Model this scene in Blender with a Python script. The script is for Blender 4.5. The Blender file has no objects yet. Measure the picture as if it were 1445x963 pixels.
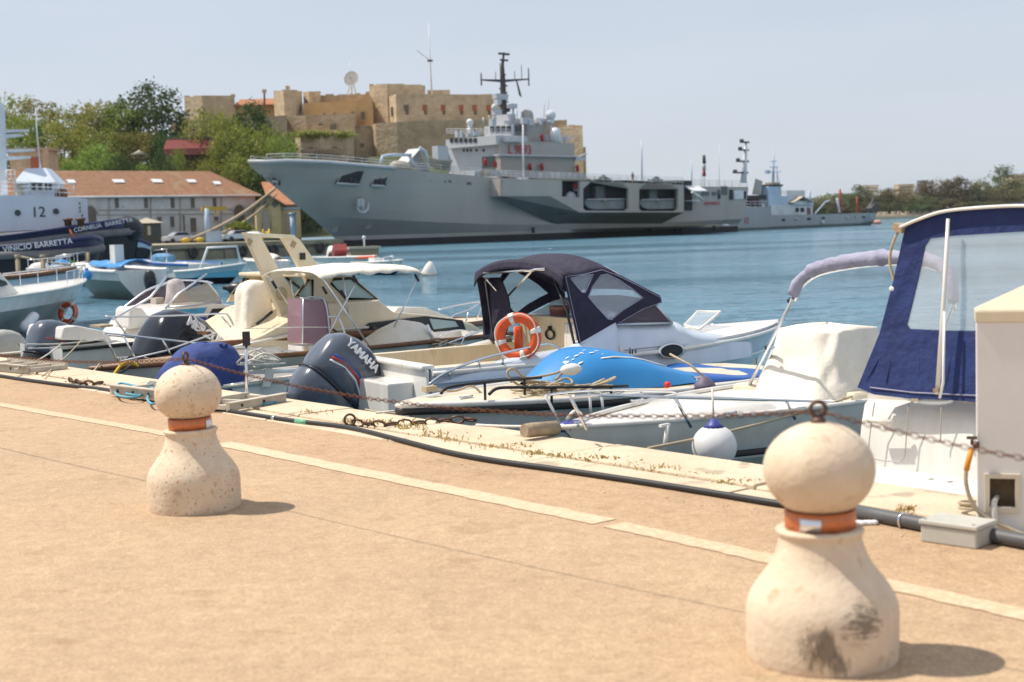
import bpy, math, random
from mathutils import Vector, Matrix
from mathutils.geometry import tessellate_polygon
random.seed(7)
SC = bpy.context.scene
COL = SC.collection
PI = math.pi
# ------------------------------------------------------------------ camera geometry
FPX = 2007.0; CX, CY = 722.5, 481.5; EYE = 1.6; WATER = -1.0
ROLL = math.atan(.031); PITCH = math.atan(162/2007)
cp, sp, cr, sr = math.cos(PITCH), math.sin(PITCH), math.cos(ROLL), math.sin(ROLL)
def ray(px, py):
    a = px-CX; b = CY-py
    x = a*cr+b*sr; u = -a*sr+b*cr
    return Vector((x, u*sp+FPX*cp, u*cp-FPX*sp))
def G(px, py, z=0.0):
    d = ray(px, py); t = (z-EYE)/d.z
    return Vector((d.x*t, d.y*t, z))
def A(px, py, Y):
    d = ray(px, py); t = Y/d.y
    return Vector((d.x*t, Y, EYE+d.z*t))
# ------------------------------------------------------------------ mesh builder
class MB:
    def __init__(s): s.v = []; s.f = []; s.mi = []; s.sm = []; s.m = 0; s.smooth = False
    def add(s, vs, fs, smooth=None):
        o = len(s.v); s.v += [Vector(p) for p in vs]
        for f in fs:
            s.f.append([i+o for i in f]); s.mi.append(s.m); s.sm.append(s.smooth if smooth is None else smooth)
        return s
    def bx(s, x0, x1, y0, y1, z0, z1):
        v = [(x0,y0,z0),(x1,y0,z0),(x1,y1,z0),(x0,y1,z0),(x0,y0,z1),(x1,y0,z1),(x1,y1,z1),(x0,y1,z1)]
        return s.add(v, [(3,2,1,0),(4,5,6,7),(0,1,5,4),(1,2,6,5),(2,3,7,6),(3,0,4,7)], False)
    def box(s, c, d, rot=None):
        v = [Vector((a*d[0]/2, b*d[1]/2, e*d[2]/2)) for e in (-1,1) for a, b in ((-1,-1),(1,-1),(1,1),(-1,1))]
        if rot is not None:
            R = rot if isinstance(rot, Matrix) else Matrix.Rotation(rot, 3, 'Z')
            v = [R@p for p in v]
        v = [p+Vector(c) for p in v]
        return s.add(v, [(3,2,1,0),(4,5,6,7),(0,1,5,4),(1,2,6,5),(2,3,7,6),(3,0,4,7)], False)
    def tube(s, path, r, n=6, caps=True, closed=False):
        path = [Vector(p) for p in path]; k = len(path)
        rs = r if isinstance(r, (list, tuple)) else [r]*k
        vs = []; up = None
        for i, p in enumerate(path):
            if closed: t = path[(i+1) % k]-path[i-1]
            else: t = path[min(i+1, k-1)]-path[max(i-1, 0)]
            if t.length < 1e-9: t = Vector((0,0,1))
            t.normalize()
            if up is None: up = Vector((0,0,1)) if abs(t.z) < .9 else Vector((1,0,0))
            a = t.cross(up)
            if a.length < 1e-4: a = t.cross(Vector((1,.3,0)))
            a.normalize(); b = a.cross(t); b.normalize(); up = b
            for j in range(n):
                w = 2*PI*j/n
                vs.append(p+a*(rs[i]*math.cos(w))+b*(rs[i]*math.sin(w)))
        fs = []
        for i in range(k if closed else k-1):
            for j in range(n):
                i2 = (i+1) % k
                fs.append((i*n+j, i2*n+j, i2*n+(j+1) % n, i*n+(j+1) % n))
        s.add(vs, fs, True)
        if caps and not closed:
            o = len(s.v)-len(vs)
            s.f.append([o+j for j in range(n)]); s.mi.append(s.m); s.sm.append(False)
            s.f.append([o+(k-1)*n+j for j in range(n)][::-1]); s.mi.append(s.m); s.sm.append(False)
        return s
    def lathe(s, prof, c=(0,0,0), n=24, axis=None):
        vs = []; fs = []; c = Vector(c)
        R = Matrix.Identity(3) if axis is None else Vector((0,0,1)).rotation_difference(Vector(axis)).to_matrix()
        for r, z in prof:
            for j in range(n):
                w = 2*PI*j/n
                vs.append(c+R@Vector((max(r,1e-4)*math.cos(w), max(r,1e-4)*math.sin(w), z)))
        for i in range(len(prof)-1):
            for j in range(n):
                fs.append((i*n+j, i*n+(j+1) % n, (i+1)*n+(j+1) % n, (i+1)*n+j))
        s.add(vs, fs, True); o = len(s.v)-len(vs); m = len(prof)
        for idx, rev in ((0, True), (m-1, False)):
            if prof[idx][0] > 1e-3:
                q = [o+idx*n+j for j in range(n)]
                s.f.append(q[::-1] if rev else q); s.mi.append(s.m); s.sm.append(False)
        return s
    def ball(s, c, r, n=16, m=10, sq=(1,1,1)):
        c = Vector(c); vs = []; fs = []
        for i in range(m+1):
            t = -PI/2+PI*i/m
            for j in range(n):
                w = 2*PI*j/n
                vs.append(c+Vector((r*sq[0]*math.cos(t)*math.cos(w), r*sq[1]*math.cos(t)*math.sin(w), r*sq[2]*math.sin(t))))
        for i in range(m):
            for j in range(n): fs.append((i*n+j, i*n+(j+1) % n, (i+1)*n+(j+1) % n, (i+1)*n+j))
        return s.add(vs, fs, True)
    def torus(s, c, R, r, axis=(0,0,1), n=32, m=10, sq=1.0):
        Q = Vector((0,0,1)).rotation_difference(Vector(axis)).to_matrix(); c = Vector(c); vs = []; fs = []
        for i in range(n):
            w = 2*PI*i/n
            for j in range(m):
                t = 2*PI*j/m
                vs.append(c+Q@Vector(((R+r*math.cos(t))*math.cos(w), (R+r*math.cos(t))*math.sin(w), r*sq*math.sin(t))))
        for i in range(n):
            for j in range(m): fs.append((i*m+j, ((i+1) % n)*m+j, ((i+1) % n)*m+(j+1) % m, i*m+(j+1) % m))
        return s.add(vs, fs, True)
    def loft(s, rings, closed=False, caps=False, smooth=True):
        n = len(rings[0]); vs = [p for r in rings for p in r]; fs = []
        for i in range(len(rings)-1):
            for j in range(n if closed else n-1):
                fs.append((i*n+j, i*n+(j+1) % n, (i+1)*n+(j+1) % n, (i+1)*n+j))
        s.add(vs, fs, smooth)
        if caps:
            o = len(s.v)-len(vs)
            for q in ([o+j for j in range(n)][::-1], [o+(len(rings)-1)*n+j for j in range(n)]):
                s.f.append(q); s.mi.append(s.m); s.sm.append(False)
        return s
    def plate(s, outer, holes=(), fn=None, t=(0, .05)):
        """flat outline (2-D) with holes, given thickness; fn(a, b, t) -> point"""
        loops = [[Vector((p[0], p[1], 0)) for p in l] for l in [outer]+list(holes)]
        if holes:
            import bmesh
            bm = bmesh.new(); ed = []
            for l in loops:
                vv = [bm.verts.new(p) for p in l]; ed += [bm.edges.new((vv[i], vv[(i+1) % len(vv)])) for i in range(len(vv))]
            bm.verts.index_update()
            bmesh.ops.triangle_fill(bm, use_beauty=True, use_dissolve=False, edges=ed, normal=(0,0,1))
            bm.verts.index_update(); tri = [tuple(v.index for v in f.verts) for f in bm.faces]; bm.free()
        else: tri = tessellate_polygon(loops)
        flat = [p for l in loops for p in l]; n = len(flat)
        vs = [fn(p.x, p.y, t[0]) for p in flat]+[fn(p.x, p.y, t[1]) for p in flat]
        fs = [tuple(q) for q in tri]+[tuple(i+n for i in q[::-1]) for q in tri]
        o = 0
        for l in loops:
            k = len(l)
            for i in range(k): fs.append((o+i, o+(i+1) % k, o+(i+1) % k+n, o+i+n))
            o += k
        return s.add(vs, fs, False)
    def grid(s, fn, nu, nv, smooth=True):
        vs = [fn(i/nu, j/nv) for i in range(nu+1) for j in range(nv+1)]
        fs = [(i*(nv+1)+j, (i+1)*(nv+1)+j, (i+1)*(nv+1)+j+1, i*(nv+1)+j+1) for i in range(nu) for j in range(nv)]
        return s.add(vs, fs, smooth)
    def build(s, name, mats, parent=None, bev=0, solid=0, sub=0, loc=None, fixn=True):
        me = bpy.data.meshes.new(name)
        me.from_pydata([tuple(p) for p in s.v], [], s.f)
        for m in (mats if isinstance(mats, (list, tuple)) else [mats]): me.materials.append(m)
        me.polygons.foreach_set('material_index', s.mi)
        me.polygons.foreach_set('use_smooth', s.sm)
        me.validate(); me.update()
        if fixn:
            import bmesh
            b = bmesh.new(); b.from_mesh(me); bmesh.ops.recalc_face_normals(b, faces=b.faces); b.to_mesh(me); b.free()
        o = bpy.data.objects.new(name, me); COL.objects.link(o)
        if parent is not None: o.parent = parent
        if loc is not None: o.location = loc
        if sub:
            q = o.modifiers.new('subdivision', 'SUBSURF'); q.levels = q.render_levels = sub
        if solid:
            q = o.modifiers.new('thickness', 'SOLIDIFY'); q.thickness = solid; q.offset = 0
        if bev:
            q = o.modifiers.new('bevel', 'BEVEL'); q.width = bev; q.segments = 2; q.limit_method = 'ANGLE'; q.angle_limit = math.radians(40)
        return o
def tag(o, label=None, cat=None, group=None, kind=None):
    if label: o['label'] = label
    if cat: o['category'] = cat
    if group: o['group'] = group
    if kind: o['kind'] = kind
    return o
class Fr:
    """an Empty at a thing's base with its own axes; pixel rays meet its planes"""
    def __init__(s, name, label, cat, loc, ang=0.0, group=None):
        o = bpy.data.objects.new(name, None); COL.objects.link(o); o.empty_display_size = .1
        o.location = loc; o.rotation_euler = (0, 0, ang)
        tag(o, label, cat, group); s.o = o
        s.L = Vector(loc); c, d = math.cos(ang), math.sin(ang)
        s.u = Vector((c, d, 0)); s.n = Vector((-d, c, 0))
    def loc(s, w):
        q = w-s.L; return Vector((q.dot(s.u), q.dot(s.n), q.z))
    def _hit(s, px, py, n, val):
        d = ray(px, py); e = Vector((0,0,EYE))-s.L
        t = (val-e.dot(n))/d.dot(n)
        return s.loc(Vector((0,0,EYE))+d*t)
    def py(s, px, py, y): return s._hit(px, py, s.n, y)
    def px(s, px, py, x): return s._hit(px, py, s.u, x)
    def pz(s, px, py, z): return s._hit(px, py, Vector((0,0,1)), z)
def V(*a): return Vector(a)
def lerp(a, b, t): return a+(b-a)*t
def resample(pts, n):
    pts = [Vector(p) for p in pts]; L = [0]
    for i in range(1, len(pts)): L.append(L[-1]+(pts[i]-pts[i-1]).length)
    out = []
    for k in range(n):
        d = L[-1]*k/(n-1); i = 1
        while i < len(L)-1 and L[i] < d: i += 1
        w = (d-L[i-1])/max(L[i]-L[i-1], 1e-9); out.append(pts[i-1].lerp(pts[i], w))
    return out
def spline(pts, n=6, closed=False):
    pts = [Vector(p) for p in pts]; out = []; k = len(pts)
    for i in range(k if closed else k-1):
        g = lambda j: pts[j % k] if closed else pts[max(0, min(k-1, j))]
        p0, p1, p2, p3 = g(i-1), g(i), g(i+1), g(i+2)
        for q in range(n):
            t = q/n
            out.append(.5*((2*p1)+(p2-p0)*t+(2*p0-5*p1+4*p2-p3)*t*t+(3*p1-p0-3*p2+p3)*t**3))
    if not closed: out.append(pts[-1])
    return out
def rope_sag(a, b, sag, n=10):
    a, b = Vector(a), Vector(b)
    return [a.lerp(b, i/n)-Vector((0,0,sag*4*(i/n)*(1-i/n))) for i in range(n+1)]
def writing(txt, size, m, parent, name, org, right, up, extrude=.002, squash=1.0, font_shear=0, bold=0):
    cu = bpy.data.curves.new(name, 'FONT'); cu.body = txt; cu.size = size; cu.extrude = extrude; cu.shear = font_shear; cu.offset = bold
    t = bpy.data.objects.new(name+'_src', cu); COL.objects.link(t)
    dg = bpy.context.evaluated_depsgraph_get(); me = bpy.data.meshes.new_from_object(t.evaluated_get(dg))
    bpy.data.objects.remove(t)
    me.materials.clear(); me.materials.append(m); me.name = name
    r = Vector(right).normalized(); u = Vector(up); u = (u-r*u.dot(r)).normalized(); n = r.cross(u)
    M = Matrix(((r.x*squash, u.x, n.x, org[0]), (r.y*squash, u.y, n.y, org[1]), (r.z*squash, u.z, n.z, org[2]), (0,0,0,1)))
    me.transform(M)
    o = bpy.data.objects.new(name, me); COL.objects.link(o)
    if parent is not None: o.parent = parent
    return o
def copy_tree(o, parent=None):
    c = o.copy(); COL.objects.link(c); c.parent = parent
    for ch in list(o.children): copy_tree(ch, c)
    return c
# ------------------------------------------------------------------ materials
def mat(name, col, rough=.5, metal=0.0, var=.12, vs=6.0, bump=0.0, bs=40.0, col2=None, trans=0.0, ior=1.45, alpha=1.0, spec=.5, coat=0.0, streak=False, spots=None, world=False):
    m = bpy.data.materials.new(name); m.use_nodes = True; nt = m.node_tree; N = nt.nodes; L = nt.links
    b = N['Principled BSDF']; b.inputs['Roughness'].default_value = rough; b.inputs['Metallic'].default_value = metal
    b.inputs['IOR'].default_value = ior; b.inputs['Transmission Weight'].default_value = trans; b.inputs['Alpha'].default_value = alpha
    b.inputs['Specular IOR Level'].default_value = spec; b.inputs['Coat Weight'].default_value = coat
    tc = N.new('ShaderNodeTexCoord'); mp = N.new('ShaderNodeMapping')
    L.new(tc.outputs['Object'], mp.inputs['Vector'])
    if streak: mp.inputs['Scale'].default_value = (1, 1, .12)
    if world:
        ge = N.new('ShaderNodeNewGeometry'); L.new(ge.outputs['Position'], mp.inputs['Vector'])
    n1 = N.new('ShaderNodeTexNoise'); n1.inputs['Scale'].default_value = vs; n1.inputs['Detail'].default_value = 8; n1.inputs['Roughness'].default_value = .62
    L.new(mp.outputs['Vector'], n1.inputs['Vector'])
    rp = N.new('ShaderNodeValToRGB'); rp.color_ramp.elements[0].position = .32; rp.color_ramp.elements[1].position = .7
    c2 = col2 if col2 else tuple(max(0, c*(1-2*var)) for c in col)
    c1 = col if col2 else tuple(min(1, c*(1+var)) for c in col)
    rp.color_ramp.elements[0].color = (*c2, 1); rp.color_ramp.elements[1].color = (*c1, 1)
    L.new(n1.outputs['Fac'], rp.inputs['Fac']); out = rp.outputs['Color']
    if spots:
        sc, thr, scol = spots
        n3 = N.new('ShaderNodeTexNoise'); n3.inputs['Scale'].default_value = sc; n3.inputs['Detail'].default_value = 3
        L.new(mp.outputs['Vector'], n3.inputs['Vector'])
        r3 = N.new('ShaderNodeValToRGB'); r3.color_ramp.elements[0].position = thr; r3.color_ramp.elements[1].position = thr+.04
        mx = N.new('ShaderNodeMix'); mx.data_type = 'RGBA'
        L.new(n3.outputs['Fac'], r3.inputs['Fac']); L.new(r3.outputs['Color'], mx.inputs['Factor'])
        L.new(out, mx.inputs['A']); mx.inputs['B'].default_value = (*scol, 1); out = mx.outputs['Result']
    L.new(out, b.inputs['Base Color'])
    if rough > .12 and metal < .5:
        mr = N.new('ShaderNodeMapRange'); mr.inputs['To Min'].default_value = max(.03, rough*.8); mr.inputs['To Max'].default_value = min(1, rough*1.25)
        L.new(n1.outputs['Fac'], mr.inputs['Value']); L.new(mr.outputs['Result'], b.inputs['Roughness'])
    if bump:
        n2 = N.new('ShaderNodeTexNoise'); n2.inputs['Scale'].default_value = bs; n2.inputs['Detail'].default_value = 6
        L.new(mp.outputs['Vector'], n2.inputs['Vector'])
        bp = N.new('ShaderNodeBump'); bp.inputs['Strength'].default_value = bump; bp.inputs['Distance'].default_value = .5/bs
        L.new(n2.outputs['Fac'], bp.inputs['Height']); L.new(bp.outputs['Normal'], b.inputs['Normal'])
    m['_'] = 1
    return m
def courses(m, w, h, mort=.02, dark=.72, vary=.12, bump=.3):
    """plate seams or stone courses worked into an existing material, in world metres"""
    nt = m.node_tree; N = nt.nodes; L = nt.links; b = N['Principled BSDF']; src = b.inputs['Base Color'].links[0].from_socket
    ge = N.new('ShaderNodeNewGeometry'); sx = N.new('ShaderNodeSeparateXYZ'); L.new(ge.outputs['Position'], sx.inputs[0])
    ad = N.new('ShaderNodeMath'); ad.operation = 'ADD'; L.new(sx.outputs['X'], ad.inputs[0]); L.new(sx.outputs['Y'], ad.inputs[1])
    cb = N.new('ShaderNodeCombineXYZ'); L.new(ad.outputs[0], cb.inputs[0]); L.new(sx.outputs['Z'], cb.inputs[1])
    br = N.new('ShaderNodeTexBrick'); br.inputs['Scale'].default_value = 1; br.inputs['Brick Width'].default_value = w; br.inputs['Row Height'].default_value = h
    br.inputs['Mortar Size'].default_value = mort; br.inputs['Mortar Smooth'].default_value = .3; br.inputs['Color1'].default_value = (1,1,1,1); br.inputs['Color2'].default_value = (1-vary,1-vary,1-vary,1); br.inputs['Mortar'].default_value = (dark,dark,dark,1)
    L.new(cb.outputs[0], br.inputs['Vector']); x = N.new('ShaderNodeMix'); x.data_type = 'RGBA'; x.blend_type = 'MULTIPLY'; x.inputs['Factor'].default_value = 1
    L.new(src, x.inputs['A']); L.new(br.outputs['Color'], x.inputs['B']); L.new(x.outputs['Result'], b.inputs['Base Color'])
    return m
def srgb(*c): return tuple((x/255/12.92 if x/255 <= .04045 else ((x/255+.055)/1.055)**2.4) for x in c)
M = {}
M['gel_white'] = mat('gel_white', (.78,.77,.74), .22, var=.05, vs=3.5, col2=(.64,.61,.56), streak=True, spots=(5, .70, (.55,.49,.40)))
M['gel_cream'] = mat('gel_cream', (.74,.66,.50), .28, var=.06, vs=3, col2=(.62,.53,.38), streak=True, spots=(5, .70, (.45,.34,.20)))
M['gel_tan'] = mat('gel_tan', (.60,.48,.31), .35, vs=3, col2=(.5,.4,.26))
M['gel_white_blue_shade'] = mat('gel_white_blue_shade', (.64,.71,.80), .2, vs=3, col2=(.55,.61,.69), streak=True)  # white gelcoat with the bluish shade of the cruiser's sides put into its colour
M['gel_navy'] = mat('gel_navy', (.02,.03,.13), .3, vs=3)
M['gel_grey'] = mat('gel_grey', (.45,.48,.46), .35, vs=2, col2=(.36,.38,.34))
M['hull_olive'] = mat('hull_olive', (.23,.255,.22), .45, vs=2, col2=(.17,.19,.16), streak=True)
M['antifoul'] = mat('antifoul', (.16,.15,.12), .7, vs=3, col2=(.09,.1,.08))
M['bright_blue'] = mat('bright_blue', (.03,.235,.54), .42, vs=1.5, col2=(.022,.19,.47), spots=(9, .74, (.75,.77,.78)))
M['deep_blue'] = mat('deep_blue', (.008,.09,.36), .4, vs=2)
M['rub_black'] = mat('rub_black', (.025,.025,.027), .5, vs=8)
M['steel'] = mat('steel', (.75,.76,.78), .16, 1.0, var=.03, vs=8)
M['alu'] = mat('alu', (.78,.80,.84), .32, 1.0, var=.05, vs=8)
M['chrome_frame'] = mat('chrome_frame', (.6,.63,.68), .3, .8, var=.05)
M['canvas_cream'] = mat('canvas_cream', (.80,.745,.65), .85, vs=3, var=.06, bump=.28, bs=6)
M['canvas_navy'] = mat('canvas_navy', (.02,.04,.155), .8, vs=4, col2=(.010,.022,.10), bump=.5, bs=7)
M['canvas_dark'] = mat('canvas_dark', (.028,.025,.055), .75, vs=5, col2=(.014,.012,.03), bump=.45, bs=7)
M['canvas_lilac'] = mat('canvas_lilac', (.34,.34,.46), .75, vs=6, var=.15, bump=.4, bs=12)
M['canvas_blue'] = mat('canvas_blue', (.035,.065,.235), .8, vs=5, var=.18, bump=.4, bs=10)
M['wood'] = mat('wood', (.20,.085,.035), .45, vs=10, col2=(.11,.045,.02))
M['wood_old'] = mat('wood_old', (.42,.33,.22), .8, vs=14, col2=(.25,.19,.13), bump=.3, bs=40)
M['orange'] = mat('orange', (.72,.10,.022), .5, vs=6, var=.12)
M['white_band'] = mat('white_band', (.72,.70,.66), .5)
M['rope'] = mat('rope', (.52,.43,.30), .9, vs=60, col2=(.36,.29,.2), bump=.6, bs=180)
M['rope_white'] = mat('rope_white', (.7,.67,.6), .9, vs=60, bump=.5, bs=180)
M['rope_blue'] = mat('rope_blue', (.12,.38,.5), .9, vs=60, bump=.5, bs=180)
M['rope_yellow'] = mat('rope_yellow', (.7,.48,.03), .7)
M['fender_white'] = mat('fender_white', (.74,.74,.75), .35, vs=4, col2=(.62,.62,.62))
M['fender_blue'] = mat('fender_blue', (.05,.06,.3), .45)
M['fender_old'] = mat('fender_old', (.5,.38,.23), .7, vs=8, col2=(.33,.24,.14))
M['fender_dark'] = mat('fender_dark', (.14,.12,.18), .6)
M['black_plastic'] = mat('black_plastic', (.015,.016,.02), .35)
M['cowl_grey'] = mat('cowl_grey', (.085,.105,.145), .24, vs=3, coat=.5)
M['cowl_black'] = mat('cowl_black', (.006,.008,.014), .18, vs=3, coat=.4)
M['cowl_lightgrey'] = mat('cowl_lightgrey', (.2,.24,.3), .25)
M['sticker_white'] = mat('sticker_white', (.75,.77,.8), .4, var=.02)
M['sticker_red'] = mat('sticker_red', (.6,.03,.03), .4)
M['sticker_blue'] = mat('sticker_blue', (.02,.07,.4), .4)
M['sticker_cyan'] = mat('sticker_cyan', (.05,.33,.6), .4)
M['sticker_green'] = mat('sticker_green', (.03,.4,.06), .4)
M['red_paint'] = mat('red_paint', (.42,.02,.025), .5)
M['glass_dark'] = mat('glass_dark', (.012,.016,.02), .06, var=.05)
M['glass_tint'] = mat('glass_tint', (.03,.05,.05), .05, var=.05)
def clear(name, col, alpha, rough=.06):
    """a thin transparent sheet: part see-through, part glossy"""
    m = mat(name, col, rough, var=.04, alpha=alpha, vs=3); return m
M['vinyl'] = clear('vinyl', (.62,.68,.74), .24, .10)
M['vinyl_purple'] = clear('vinyl_purple', (.33,.2,.24), .80, .12)
M['perspex'] = clear('perspex', (.45,.37,.29), .45, .06)
M['perspex_dark'] = clear('perspex_dark', (.10,.07,.09), .72, .05)
M['window_aqua'] = clear('window_aqua', (.5,.66,.68), .62, .05)
# ------------------------------------------------------------------ camera, light, sky
cam = bpy.data.cameras.new('camera'); co = bpy.data.objects.new('camera', cam); COL.objects.link(co); SC.camera = co
cam.sensor_width = 36; cam.lens = 50.0; cam.clip_start = .1; cam.clip_end = 12000
R_ = Vector((1,0,0)); U_ = Vector((0,sp,cp)); F_ = Vector((0,cp,-sp))
Rr = R_*cr-U_*sr; Ur = U_*cr+R_*sr
co.matrix_world = Matrix(((Rr.x,Ur.x,-F_.x,0),(Rr.y,Ur.y,-F_.y,0),(Rr.z,Ur.z,-F_.z,EYE),(0,0,0,1)))
cam.dof.use_dof = True; cam.dof.focus_distance = 14; cam.dof.aperture_fstop = 2.5
SUN_EL = math.radians(59); SUN_AZ = math.radians(13)      # from the left, a little beyond
sd = Vector((-math.cos(SUN_AZ)*math.cos(SUN_EL), math.sin(SUN_AZ)*math.cos(SUN_EL), math.sin(SUN_EL)))
sl = bpy.data.lights.new('sun', 'SUN'); sl.energy = 4.6; sl.angle = math.radians(.53); sl.color = (1, .92, .80)
so = bpy.data.objects.new('sun', sl); COL.objects.link(so); so.rotation_euler = sd.to_track_quat('Z', 'Y').to_euler(); so.location = (-40, 10, 60)
W = bpy.data.worlds.new('World'); SC.world = W; W.use_nodes = True; nt = W.node_tree; N = nt.nodes; L = nt.links
bg = N['Background']; sky = N.new('ShaderNodeTexSky'); sky.sky_type = 'NISHITA'; sky.sun_disc = False
sky.sun_elevation = SUN_EL; sky.sun_rotation = math.atan2(sd.x, sd.y); sky.air_density = 1.0; sky.dust_density = 1.0; sky.ozone_density = 1.6
# thin high haze: the sky's own colour pulled a little towards pale grey-blue, uneven like cirrus
tc = N.new('ShaderNodeTexCoord'); mp = N.new('ShaderNodeMapping'); mp.inputs['Scale'].default_value = (1.2, 1.2, 7)
ns = N.new('ShaderNodeTexNoise'); ns.inputs['Scale'].default_value = 2.2; ns.inputs['Detail'].default_value = 6
mr = N.new('ShaderNodeMapRange'); mr.inputs['From Min'].default_value = .3; mr.inputs['From Max'].default_value = .75
mr.inputs['To Min'].default_value = .70; mr.inputs['To Max'].default_value = .88
mx = N.new('ShaderNodeMix'); mx.data_type = 'RGBA'; mx.inputs['B'].default_value = (7.2, 7.8, 8.85, 1)
L.new(tc.outputs['Generated'], mp.inputs['Vector']); L.new(mp.outputs['Vector'], ns.inputs['Vector']); L.new(ns.outputs['Fac'], mr.inputs['Value'])
L.new(mr.outputs['Result'], mx.inputs['Factor']); L.new(sky.outputs['Color'], mx.inputs['A']); L.new(mx.outputs['Result'], bg.inputs['Color'])
bg.inputs['Strength'].default_value = .086
SC.view_settings.view_transform = 'Standard'; SC.view_settings.look = 'None'; SC.view_settings.exposure = 0.2; SC.view_settings.gamma = 1
SC.cycles.use_denoising = True
SC.cycles.max_bounces = 8; SC.cycles.transparent_max_bounces = 16; SC.cycles.caustics_reflective = False; SC.cycles.caustics_refractive = False
SC.cycles.sample_clamp_indirect = 6
# ------------------------------------------------------------------ quay axes: d into the water, s along the edge to the far left
HAZE = .000055
Q0 = Vector((1.61, 9.07, 0)); QU = Vector((.771, .637, 0)).normalized(); QN = Vector((-QU.y, QU.x, 0)); QA = math.atan2(QU.y, QU.x)
def Q(d, s, z=0.0): return Q0+QU*d+QN*s+Vector((0,0,z))
def qd(p): q = Vector(p)-Q0; return q.dot(QU), q.dot(QN)
def ground_mat():
    m = mat('pavement', (.59,.43,.275), .92, vs=.9, world=True, col2=(.515,.37,.235), bump=.5, bs=55)
    nt = m.node_tree; N = nt.nodes; L = nt.links; b = N['Principled BSDF']
    src = b.inputs['Base Color'].links[0].from_socket
    ge = N.new('ShaderNodeNewGeometry')
    def noise(sc, det, vec=None):
        n = N.new('ShaderNodeTexNoise'); n.inputs['Scale'].default_value = sc; n.inputs['Detail'].default_value = det; n.inputs['Roughness'].default_value = .7
        L.new(vec or ge.outputs['Position'], n.inputs['Vector']); return n
    def ramp(f, a, b_, ca, cb):
        r = N.new('ShaderNodeValToRGB'); e = r.color_ramp.elements; e[0].position = a; e[1].position = b_; e[0].color = (*ca, 1); e[1].color = (*cb, 1)
        L.new(f, r.inputs['Fac']); return r.outputs['Color']
    def mul(a, b_, f=1.0):
        x = N.new('ShaderNodeMix'); x.data_type = 'RGBA'; x.blend_type = 'MULTIPLY'; x.inputs['Factor'].default_value = f
        L.new(a, x.inputs['A']); L.new(b_, x.inputs['B']); return x.outputs['Result']
    src = mul(src, ramp(noise(70, 4).outputs['Fac'], .3, .72, (.62,.60,.58), (1.13,1.13,1.13)))      # aggregate grain
    src = mul(src, ramp(noise(26, 5).outputs['Fac'], .34, .68, (.84,.82,.80), (1.07,1.07,1.07)))
    src = mul(src, ramp(noise(3.4, 3).outputs['Fac'], .695, .74, (1,1,1), (.80,.76,.72)))      # old drips
    src = mul(src, ramp(noise(9, 6).outputs['Fac'], .34, .66, (.86,.84,.82), (1.05,1.05,1.05)))      # mottling
    src = mul(src, ramp(noise(2.6, 5).outputs['Fac'], .30, .44, (.82,.78,.74), (1,1,1)))             # stains
    v = N.new('ShaderNodeTexVoronoi'); v.feature = 'DISTANCE_TO_EDGE'; v.inputs['Scale'].default_value = .33
    wv = N.new('ShaderNodeVectorMath'); wv.operation = 'MULTIPLY_ADD'; nn = noise(1.7, 5)
    L.new(nn.outputs['Color'], wv.inputs[0]); wv.inputs[1].default_value = (.9,.9,.9); L.new(ge.outputs['Position'], wv.inputs[2]); L.new(wv.outputs[0], v.inputs['Vector'])
    src = mul(src, ramp(v.outputs['Distance'], .0015, .005, (.7,.65,.6), (1,1,1)), .28)               # hairline cracks
    # pinkish strip worn beside the kerb: distance from the quay edge
    dt = N.new('ShaderNodeVectorMath'); dt.operation = 'DOT_PRODUCT'; dt.inputs[1].default_value = QU
    sb = N.new('ShaderNodeVectorMath'); sb.operation = 'SUBTRACT'; sb.inputs[1].default_value = Q0; L.new(ge.outputs['Position'], sb.inputs[0]); L.new(sb.outputs[0], dt.inputs[0])
    ad = N.new('ShaderNodeMath'); ad.operation = 'MULTIPLY_ADD'; ad.inputs[1].default_value = .8; L.new(noise(1.5, 5).outputs['Fac'], ad.inputs[0]); L.new(dt.outputs['Value'], ad.inputs[2])
    r = N.new('ShaderNodeValToRGB'); e = r.color_ramp.elements
    mr = N.new('ShaderNodeMapRange'); mr.inputs['From Min'].default_value = -3; mr.inputs['From Max'].default_value = 0; L.new(ad.outputs[0], mr.inputs['Value']); L.new(mr.outputs['Result'], r.inputs['Fac'])
    e[0].position = .42; e[0].color = (1,1,1,1); e[1].position = .62; e[1].color = (1.0,.955,.925,1)
    x = r.color_ramp.elements.new(.82); x.color = (.97,.945,.93,1)
    src = mul(src, r.outputs['Color'])
    L.new(src, b.inputs['Base Color'])
    return m
M['pavement'] = ground_mat()
def sheet(name, pts, z, m, kind='structure', down=0):
    b = MB(); b.add([(p[0], p[1], z) for p in pts], [tuple(range(len(pts)))], False)
    o = b.build(name, m, fixn=False); tag(o, kind=kind); return o
sheet('quay_pavement', [Q(-60,-30), Q(-.93,-30), Q(-.93,45), Q(-60,45)], 0, M['pavement'])
M['coping'] = mat('coping', (.67,.555,.41), .9, vs=1.6, world=True, col2=(.53,.425,.30), bump=.6, bs=30, spots=(2.3, .62, (.42,.34,.25)))
M['quay_side'] = mat('quay_side', (.35,.29,.2), .9, vs=2, world=True, bump=.4, bs=20, col2=(.12,.12,.08))
b = MB(); s = -12.0; random.seed(3)
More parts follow.
